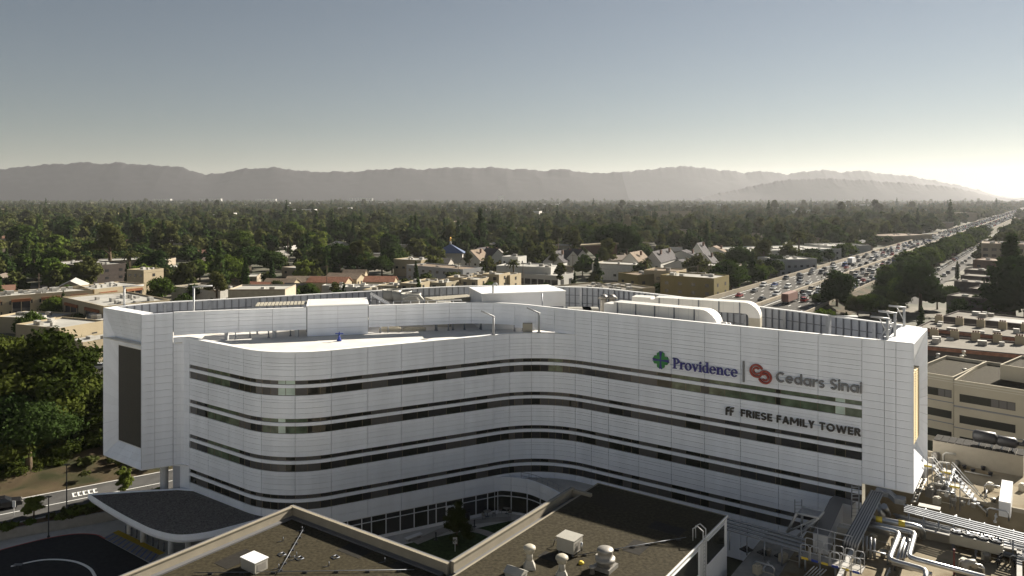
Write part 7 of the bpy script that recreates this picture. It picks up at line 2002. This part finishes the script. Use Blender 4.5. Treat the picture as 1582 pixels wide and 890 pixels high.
def mk(kind, fn, h, r, n, m, sizes, var=3, leaves=(2600, 650), limbs=4):
    KIND[kind] = []
    for v in range(var):
        L = fn(rg_, h, r, n)
        KIND[kind].append((crown_mesh(f'crown_{kind}', L, leaves[0], sizes[0], m, 10 * v + 1, coren=7, core=.7), crown_mesh(f'crown_{kind}_mid', L, leaves[1], sizes[1], m, 10 * v + 2, coren=6), trunk_mesh(h, h * .028, v, limbs, .75 if fn is lobes_euc else .55),
            crown_mesh(f'crown_{kind}_fine', [(l[0], l[1], l[2], l[3], l[4]) for l in L], 9500, .15, m, 10 * v + 3, coren=8, core=.66) if kind in ('clump', 'broad', 'dark', 'olive', 'lime') and v < 2 else None))
mk('broad', lobes_broad, 12, 6.0, 8, M['leaf'], (.30, .55))
mk('clump', lobes_clump, 12, 6.2, 9, M['leaf_clump'], (.28, .5), 2)
mk('dark', lobes_broad, 13, 5.6, 8, M['leaf_dark'], (.30, .55))
mk('olive', lobes_broad, 11, 5.2, 7, M['leaf_olive'], (.28, .5), 2)
mk('lime', lobes_clump, 8, 4.2, 7, M['leaf_lime'], (.24, .42), 2)
mk('pine', lobes_cone, 17, 4.6, 7, M['leaf_dark'], (.32, .55), 2, (2200, 560), 2)
mk('euc', lobes_euc, 18, 5.5, 13, M['leaf_olive'], (.30, .55), 2, (2600, 700))
mk('cypress', lobes_col, 12, 1.3, 6, M['leaf_dark'], (.22, .4), 1, (1300, 320), 0)
PALM = [(palm_mesh(9, 1), None, None)]
pt = MB(); pt.tube([(0, 0, -.2), (.15, 0, 4.5), (0, 0, 9)], .28, 7, radii=[.36, .26, .24]); PT = pt.mesh('palm_trunk', [M['bark']])
HT = {'clump': 12, 'broad': 12, 'dark': 13, 'olive': 11, 'lime': 8, 'pine': 17, 'euc': 18, 'cypress': 12, 'palm': 10}
NM = {'clump': 'broadleaf_tree', 'broad': 'broadleaf_tree', 'dark': 'evergreen_tree', 'olive': 'olive_green_tree', 'lime': 'bright_green_tree', 'pine': 'pine_tree', 'euc': 'eucalyptus_tree', 'cypress': 'cypress_tree', 'palm': 'palm_tree'}
DS = {'clump': 'clumped broadleaf tree', 'broad': 'rounded green broadleaf tree', 'dark': 'dark dense evergreen tree', 'olive': 'olive green tree', 'lime': 'bright yellow-green tree', 'pine': 'dark conical pine', 'euc': 'tall loose eucalyptus', 'cypress': 'slender dark cypress', 'palm': 'fan palm'}
NTREE = [0]
def tree(kind, x, y, h, label, group=None, near=False, z=0.0, wide=1.0, v=None):
    NTREE[0] += 1
    r_ = random.Random(int(x * 13 + y * 7)); t = empty(NM[kind], (x, y, z), label, 'tree', group, r_.uniform(0, 6.28)); s = h / HT[kind]
    t.scale = (s * wide, s * wide, s)
    if kind == 'palm':
        inst('crown', PALM[0][0], t); inst('trunk', PT, t); return t
    L = KIND[kind]; me = L[(v if v is not None else r_.randrange(len(L))) % (2 if near == 2 else len(L))]
    inst('crown', me[3] if near == 2 else me[0] if near else me[1], t); inst('trunk', me[2], t)
    return t
# ---- trees one can point at ---------------------------------------------------------
def ptree(kind, px, pyb, pyt, label, wide=1.0, z=0.0, near=True, group=None, v=None):
    p = at(px, pyb, z); h = (pyb - pyt) * p.y / FP
    return tree(kind, p.x, p.y, h, label, group, near, z, wide, v)
HERO = [
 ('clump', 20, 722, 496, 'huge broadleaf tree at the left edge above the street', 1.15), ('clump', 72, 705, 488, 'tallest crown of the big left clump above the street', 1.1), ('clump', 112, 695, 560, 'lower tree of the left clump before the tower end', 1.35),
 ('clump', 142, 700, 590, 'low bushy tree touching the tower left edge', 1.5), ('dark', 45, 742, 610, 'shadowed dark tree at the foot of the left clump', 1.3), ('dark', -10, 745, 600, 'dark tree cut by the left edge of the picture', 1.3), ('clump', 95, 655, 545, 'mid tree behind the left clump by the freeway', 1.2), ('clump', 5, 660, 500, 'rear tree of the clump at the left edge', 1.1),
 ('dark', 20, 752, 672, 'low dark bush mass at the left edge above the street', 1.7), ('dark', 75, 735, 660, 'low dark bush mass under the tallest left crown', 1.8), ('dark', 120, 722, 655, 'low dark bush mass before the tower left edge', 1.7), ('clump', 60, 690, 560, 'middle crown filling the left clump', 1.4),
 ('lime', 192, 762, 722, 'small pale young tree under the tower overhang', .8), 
 ('lime', 52, 800, 766, 'round bush in the planting strip by the short lamp post', 1.2),
 ('broad', 45, 528, 478, 'bushy tree before the long left apartment block', 1.0), ('broad', 85, 500, 455, 'rounded tree between the two left apartment blocks', .95), ('lime', 145, 520, 490, 'bright tree beside the tower left edge', 1.2), ('broad', 120, 512, 482, 'round tree between the pale left roofs', 1.0), ('dark', 140, 545, 528, 'dark small tree before the tan windowless building', 1.2), ('broad', 108, 580, 548, 'freeway side bush left of the tower', 1.1),
 ('broad', 248, 470, 425, 'round bright tree right behind the left end cap', 1.0), ('euc', 335, 474, 420, 'broad feathery tree behind the left davit', 1.25), ('cypress', 379, 465, 402, 'slim twin cypress left of the red roofs', 1.2), ('dark', 300, 470, 438, 'low dark tree behind the left roof rail', 1.2),
 ('olive', 428, 462, 432, 'olive tree among the red roofs', 1.1), ('broad', 475, 462, 436, 'spreading tree in front of the brown roofs', 1.5), ('dark', 560, 428, 385, 'big dark tree mass left of the townhouses', 1.4), ('dark', 590, 428, 392, 'dark tree right of the big mass before the blue pyramid', 1.3), ('dark', 525, 425, 372, 'tall dark tree above the brown pitched roof', 1.2),
 ('dark', 380, 430, 378, 'large dark rounded oak behind the cypress', 1.4), ('dark', 420, 428, 385, 'dark oak right of the large oak', 1.4), ('broad', 355, 445, 390, 'round green tree left of the cypress', 1.1), ('dark', 240, 440, 385, 'dark tree above the left end cap', 1.2), ('euc', 170, 425, 345, 'largest tall eucalyptus of the left woods', 1.25), ('euc', 265, 400, 350, 'pale tall tree in the left woods', 1.0), ('broad', 370, 398, 352, 'bright crown standing out of the left woods', 1.1),
 ('pine', 40, 422, 365, 'tall dark pine left of the dark brown apartments', 1.0), ('pine', 10, 425, 385, 'pine at the left edge beyond the apartments', 1.0), ('pine', 545, 392, 345, 'twin dark pine in the middle woods', .9), ('pine', 838, 400, 348, 'dark pine above the white modern building', 1.0), ('pine', 810, 400, 362, 'shorter dark pine left of the tall one', 1.0), ('euc', 725, 420, 390, 'grey-green tree right of the grey hall', 1.1), ('pine', 747, 442, 412, 'small dark conifer behind the mechanical penthouse', 1.2),
 ('dark', 1362, 478, 440, 'low dark tree behind the freeway bank', 1.3), ('broad', 1385, 482, 446, 'leafy tree between bank and brownish tree', 1.2), ('dark', 1448, 478, 440, 'dark tree right of the large brownish tree', 1.1), ('broad', 1408, 455, 428, 'leafy tree behind the large brownish tree', 1.3), ('dark', 1438, 452, 424, 'dark tree at the foot of the frontage road', 1.1), ('broad', 1310, 476, 452, 'leafy low tree right of the box truck tree', 1.4),
 ('clump', 8, 765, 712, 'low shrub mass at the left edge on the slope', 1.7), ('clump', 48, 752, 700, 'low shrub mass below the left clump on the slope', 1.7), ('clump', 92, 742, 690, 'low shrub mass in the middle of the slope', 1.6), ('clump', 132, 728, 676, 'low shrub mass by the tower left edge', 1.6),
 ('palm', 793, 444, 400, 'fan palm behind the mechanical penthouse', 1.1), ('palm', 648, 452, 432, 'shaggy palm among the townhouses', 1.6), ('palm', 700, 447, 425, 'spreading palm before the townhouse gap', 1.6),
 ('euc', 770 + 85, 420, 385, 'loose tree right of the white modern building', 1.0), ('broad', 900, 427, 402, 'low tree before the wedge church', 1.3), ('dark', 945, 404, 340, 'tall dark tree cluster behind the wedge church', 1.3), ('dark', 968, 408, 345, 'dark tree right of the wedge church', 1.0), ('lime', 952, 412, 396, 'bright shrub at the foot of the wedge church', 1.4),
 ('broad', 1020, 462, 436, 'leafy tree behind the far duct', 1.3), ('broad', 1045, 462, 440, 'leafy tree right behind the far duct', 1.3), ('olive', 1075, 464, 442, 'olive tree at the freeway start', 1.2), ('broad', 1125, 450, 398, 'big tree between the olive apartments and the freeway', 1.3), ('dark', 1140, 425, 378, 'brownish tree left of the freeway trees', 1.2), ('dark', 1065, 392, 370, 'rounded tree above the gabled complex', 1.2), ('dark', 1100, 392, 358, 'big dark crown above the gabled complex', 1.3),
 ('euc', 1180, 420, 372, 'tall loose tree in front of the pale commercial block', 1.2), ('dark', 1200, 425, 392, 'first dense tree along the far freeway barrier', 1.4), ('dark', 1225, 418, 392, 'second dense tree along the far freeway barrier', 1.4), ('dark', 1250, 412, 388, 'third dense tree along the far freeway barrier', 1.4), ('broad', 1165, 438, 405, 'bright tree hugging the freeway barrier', 1.2),
 ('dark', 1293, 482, 412, 'tall dark tree standing before the white box truck', .95), ('broad', 1268, 478, 452, 'low tree beside the freeway behind the tower roof', 1.4), ('olive', 1325, 488, 455, 'bright low tree right of the tall dark tree', 1.3), ('broad', 1345, 490, 452, 'yellow-green tree behind the right davits', 1.2), ('dark', 1375, 462, 415, 'dark tree on the freeway bank', 1.2), ('dark', 1422, 482, 405, 'large brownish tree left of the flat roofs', 1.15), ('broad', 1395, 470, 425, 'tree left of the large brownish tree', 1.2),
 ('pine', 1562, 492, 366, 'huge dark pine at the right edge', 1.7), ('dark', 1586, 505, 390, 'dark tree cut by the right edge', 1.2), ('palm', 1573, 545, 500, 'palm crown at the right edge beside the chimneys', 1.3), ('lime', 1528, 500, 480, 'bright shrub in the sunken court', 1.2), ('broad', 1470, 462, 440, 'bushes at the frontage corner', 1.4), ('cypress', 1479, 432, 405, 'dark slim tree at the frontage corner', 1.2),
]
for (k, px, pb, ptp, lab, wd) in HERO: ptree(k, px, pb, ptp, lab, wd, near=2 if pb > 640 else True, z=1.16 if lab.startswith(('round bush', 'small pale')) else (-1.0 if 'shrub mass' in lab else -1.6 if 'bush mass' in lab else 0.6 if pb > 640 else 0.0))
p = at(706, 842, CZ); tree('clump', p.x, p.y, 5.2, 'dark magnolia standing in the shaded courtyard', None, 2, CZ, .85)
# a row of trees between freeway and frontage road, and along the far barrier
rt_ = random.Random(8); i = 0
BOXES = []
def ok(x, y, r=4):
    if on_road(x, y, r): return False
    for a, b, c in FOOT:
        if (x - a) ** 2 + (y - b) ** 2 < (c + r * .6) ** 2: return False
    return True
nb_ = 0
for t in np.arange(392, 900, 11):
    for o_ in (-60.5, -63.5):
        nb_ += 1
        q = FD * (t + rt_.uniform(-4, 4)) + FR * (o_ + rt_.uniform(-1, 1)); k = rt_.choice(['dark', 'dark', 'broad'])
        tree(k, q.x, q.y, rt_.uniform(10, 15), f'{near_word(nb_)} tree in the dense belt between freeway and frontage road', 'trees between freeway and frontage road', False, 0, 1.15)
nb_ = 0
for t in np.arange(300, 640, 12):
    q = FD * (t + rt_.uniform(-4, 4)) + FR * (-118 + rt_.uniform(-4, 3)); k = rt_.choice(['dark', 'broad', 'broad'])
    if ok(q.x, q.y, 1):
        nb_ += 1; tree(k, q.x, q.y, rt_.uniform(7, 12), f'{near_word(nb_)} tree in the dense belt along the far freeway barrier', 'trees along the far freeway barrier', False, 0, 1.15)
# scattered woods: first the ones that show largest as individuals, the rest as one mass
wr_ = random.Random(55); cand = []
def blocked(x, y, h):
    if not ok(x, y, 5): return True
    for a, b, c in CLEARS:
        if (x - a) ** 2 + (y - b) ** 2 < c * c and wr_.random() < .85: return True
    return False
def scatter(y0, y1, step, hmin, hmax):
    y = y0
    while y < y1:
        x = -.73 * y
        while x < .73 * y:
            xx, yy = x + wr_.uniform(-.5, .5) * step, y + wr_.uniform(-.5, .5) * step
            h = wr_.uniform(hmin, hmax) * (1.35 if wr_.random() < .1 else 1)
            px = CX + FP * xx / yy
            dens = .72
            if yy < 420 and px > 1440: dens = .25
            if yy < 330: dens = .6
            if wr_.random() < dens and not blocked(xx, yy, h): cand.append((xx, yy, h))
            x += step
        y += step * .9
scatter(215, 330, 11, 5, 10)
scatter(330, 520, 13, 7, 16)
scatter(520, 900, 15, 9, 19)
cand.sort(key=lambda c: -c[2] / c[1])
zl_ = lambda x, y: ('left woods beyond the apartments' if CX + FP * x / y < 380 else 'middle woods behind the tower roof' if CX + FP * x / y < 1000 else 'woods left of the freeway' if fw_off(x, y)[0] < -90 else 'gardens right of the frontage road')
left_over = []
for (x, y, h) in cand:
    k = wr_.choices(['broad', 'dark', 'olive', 'pine', 'euc', 'cypress', 'palm', 'lime'], [30, 26, 12, 9, 9, 3, 3, 3])[0]
    if NTREE[0] < 300:
        dd = 'nearer' if y < 400 else 'farther'
        tree(k, x, y, h * (1.25 if k in ('pine', 'euc') else 1), k + '|' + zl_(x, y), 'trees of the ' + zl_(x, y), False)
    else: left_over.append((x, y, h, k))
ws_ = {}
for o_ in sorted([o_ for o_ in COL.objects if '|' in str(o_.get('label', ''))], key=lambda o_: o_.location.y):
    kd_, zn_ = o_['label'].split('|'); ws_[o_['label']] = ws_.get(o_['label'], 0) + 1
    o_['label'] = f"{near_word(ws_[kd_ + '|' + zn_])} {DS[kd_]} of the {zn_}"
# ---- the rest of the valley woods: one mass, instanced ------------------------------------
protos = bpy.data.collections.new('wood_prototypes')
def lowtree(name, fn, h, r, n, nl, size, m, seed):
    L = fn(random.Random(seed), h, r, n); me = crown_mesh(name, L, nl, size, m, seed, core=.8, coren=4); o = bpy.data.objects.new(name, me); protos.objects.link(o)
for v in range(3): lowtree('woods_a%d' % v, lobes_broad, 12, 6.2, 5, 230, .95, M['leaf_far'], 40 + v)
lowtree('woods_e', lobes_broad, 11, 5.6, 5, 230, .9, M['leaf_olive'], 66); lowtree('woods_f', lobes_broad, 10, 5.4, 5, 230, .9, M['leaf_lime2'], 67)
for v in range(2): lowtree('woods_b%d' % v, lobes_broad, 12, 5.6, 5, 230, .9, M['leaf_dark'], 50 + v)
lowtree('woods_c', lobes_cone, 17, 4.4, 5, 200, .9, M['leaf_dark'], 60)
lowtree('woods_d', lobes_euc, 17, 5.5, 9, 240, .9, M['leaf_olive'], 61)
pts, scl, idx = [], [], []
for (x, y, h, k) in left_over:
    pts.append((x, y, 0)); scl.append(h / 12 if k not in ('pine', 'euc') else h / 14); idx.append({'pine': 5, 'euc': 6, 'dark': 3, 'cypress': 5}.get(k, wr_.randrange(3)))
def on_road2(x, y):
    o_, t_ = fw_off(x, y)
    return (-109 < o_ < -65) or (t_ < 1000 and -58 < o_ < -43)
def far(y0, y1, step, s0_, s1_):
    y = y0
    while y < y1:
        x = -.74 * y
        while x < .74 * y:
            xx, yy = x + wr_.uniform(-.5, .5) * step, y + wr_.uniform(-.5, .5) * step
            if wr_.random() < .93 and not on_road2(xx, yy) and not (yy < 1420 and blocked(xx, yy, 9)) and not any((xx - a_) ** 2 + (yy + 18 - b_) ** 2 < c_ * c_ for a_, b_, c_ in GLINT if abs(yy - b_) < 90):
                pts.append((xx, yy, 0)); r__ = wr_.random()
                scl.append(wr_.uniform(s0_, s1_) * (1.4 if r__ < .06 else 1)); idx.append(wr_.choices(range(9), [6, 6, 6, 4, 4, 1.3, 2.6, 5, 2.4])[0])
            x += step
        y += step
far(900, 1500, 16, .8, 1.5); far(1500, 2600, 21, .9, 1.6); far(2600, 4500, 32, 1.0, 1.7); far(4500, 5900, 45, 1.1, 1.8)
me = bpy.data.meshes.new('valley_woods'); me.from_pydata(pts, [], []); me.update()
at_s = me.attributes.new('tscale', 'FLOAT', 'POINT'); at_s.data.foreach_set('value', scl)
at_i = me.attributes.new('tidx', 'INT', 'POINT'); at_i.data.foreach_set('value', idx)
at_r = me.attributes.new('trot', 'FLOAT', 'POINT'); at_r.data.foreach_set('value', [wr_.uniform(0, 6.28) for _ in pts])
wood = bpy.data.objects.new('valley_woods', me); COL.objects.link(wood)
tag(wood, 'endless dark woods covering the valley floor to the horizon', 'woods', kind='stuff')
ng = bpy.data.node_groups.new('woods', 'GeometryNodeTree')
ng.interface.new_socket('Geometry', in_out='INPUT', socket_type='NodeSocketGeometry'); ng.interface.new_socket('Geometry', in_out='OUTPUT', socket_type='NodeSocketGeometry')
gi, go = ng.nodes.new('NodeGroupInput'), ng.nodes.new('NodeGroupOutput')
ci = ng.nodes.new('GeometryNodeCollectionInfo'); ci.inputs['Collection'].default_value = protos; ci.inputs['Separate Children'].default_value = True; ci.inputs['Reset Children'].default_value = True
ip = ng.nodes.new('GeometryNodeInstanceOnPoints'); ip.inputs['Pick Instance'].default_value = True
def named(n, tp):
    nd = ng.nodes.new('GeometryNodeInputNamedAttribute'); nd.data_type = tp; nd.inputs['Name'].default_value = n; return nd
ns, ni, nr = named('tscale', 'FLOAT'), named('tidx', 'INT'), named('trot', 'FLOAT')
cx_n = ng.nodes.new('ShaderNodeCombineXYZ')
ng.links.new(gi.outputs[0], ip.inputs['Points']); ng.links.new(ci.outputs[0], ip.inputs['Instance']); ng.links.new(ni.outputs[0], ip.inputs['Instance Index'])
ng.links.new(ns.outputs[0], ip.inputs['Scale']); ng.links.new(nr.outputs[0], cx_n.inputs['Z'])
e2r = ng.nodes.new('FunctionNodeEulerToRotation'); ng.links.new(cx_n.outputs[0], e2r.inputs[0]); ng.links.new(e2r.outputs[0], ip.inputs['Rotation'])
ng.links.new(ip.outputs[0], go.inputs[0])
md = wood.modifiers.new('scatter', 'NODES'); md.node_group = ng
# shrubs of the planting strip and ground cover on the bank
sb = random.Random(6)
LOWB = [crown_mesh('shrub', [(0, 0, .35, .55, .4), (.3, .1, .3, .35, .3)], 160, .12, M['leaf_lime' if v == 0 else 'leaf_olive'], 70 + v, coren=4) for v in range(2)]
for i in range(34):
    f_ = sb.random(); p = (s0 + SD * (-12 + 24 * f_)) - SN * sb.uniform(.5, 2.0)
    o = inst('shrub', LOWB[i % 2], None, (p.x, p.y, 1.15), sb.uniform(0, 6), None); k = sb.uniform(.7, 1.6); o.scale = (k * 1.3, k * 1.3, k)
    tag(o, 'strip|', 'shrub', 'shrubs of the planting strip')
for i in range(14):
    p = s0 + SD * sb.uniform(-16, 10) + SN * sb.uniform(10, 18)
    o = inst('shrub', LOWB[i % 2], None, (p.x, p.y, 1.9), sb.uniform(0, 6)); k = sb.uniform(.8, 2.0); o.scale = (k * 1.4, k * 1.4, k); tag(o, 'slope|', 'shrub', 'bushes on the dry slope')

for kd_, ph_ in (('strip|', 'low shrub from the left in the planting strip along the street'), ('slope|', 'scrubby bush from the left on the dry slope above the street')):
    for i, o_ in enumerate(sorted([o_ for o_ in COL.objects if o_.get('label') == kd_], key=lambda o_: o_.location.x / o_.location.y)): o_['label'] = f'{ordinal(i + 1)} {ph_}'
# ================================================================ HAZE
mb = MB()
x0, x1, y0, y1, z0, z1 = -9800, 9800, -2500, 9600, -1.5, 410
mb.prism([(x0, y0), (x1, y0), (x1, y1), (x0, y1)], z0, z1)
hm = bpy.data.materials.new('haze_air'); hm.use_nodes = True
nt = hm.node_tree; nt.nodes.clear()
ho = nt.nodes.new('ShaderNodeOutputMaterial'); hv = nt.nodes.new('ShaderNodeVolumePrincipled')
hv.inputs['Color'].default_value = (0.89, 0.90, 0.93, 1)
hv.inputs['Density'].default_value = 4.2e-5
hv.inputs['Anisotropy'].default_value = 0.36
nt.links.new(hv.outputs[0], ho.inputs['Volume'])
hz = mb.build('haze', hm, label='pale haze hanging over the valley', cat='haze', kind='stuff')
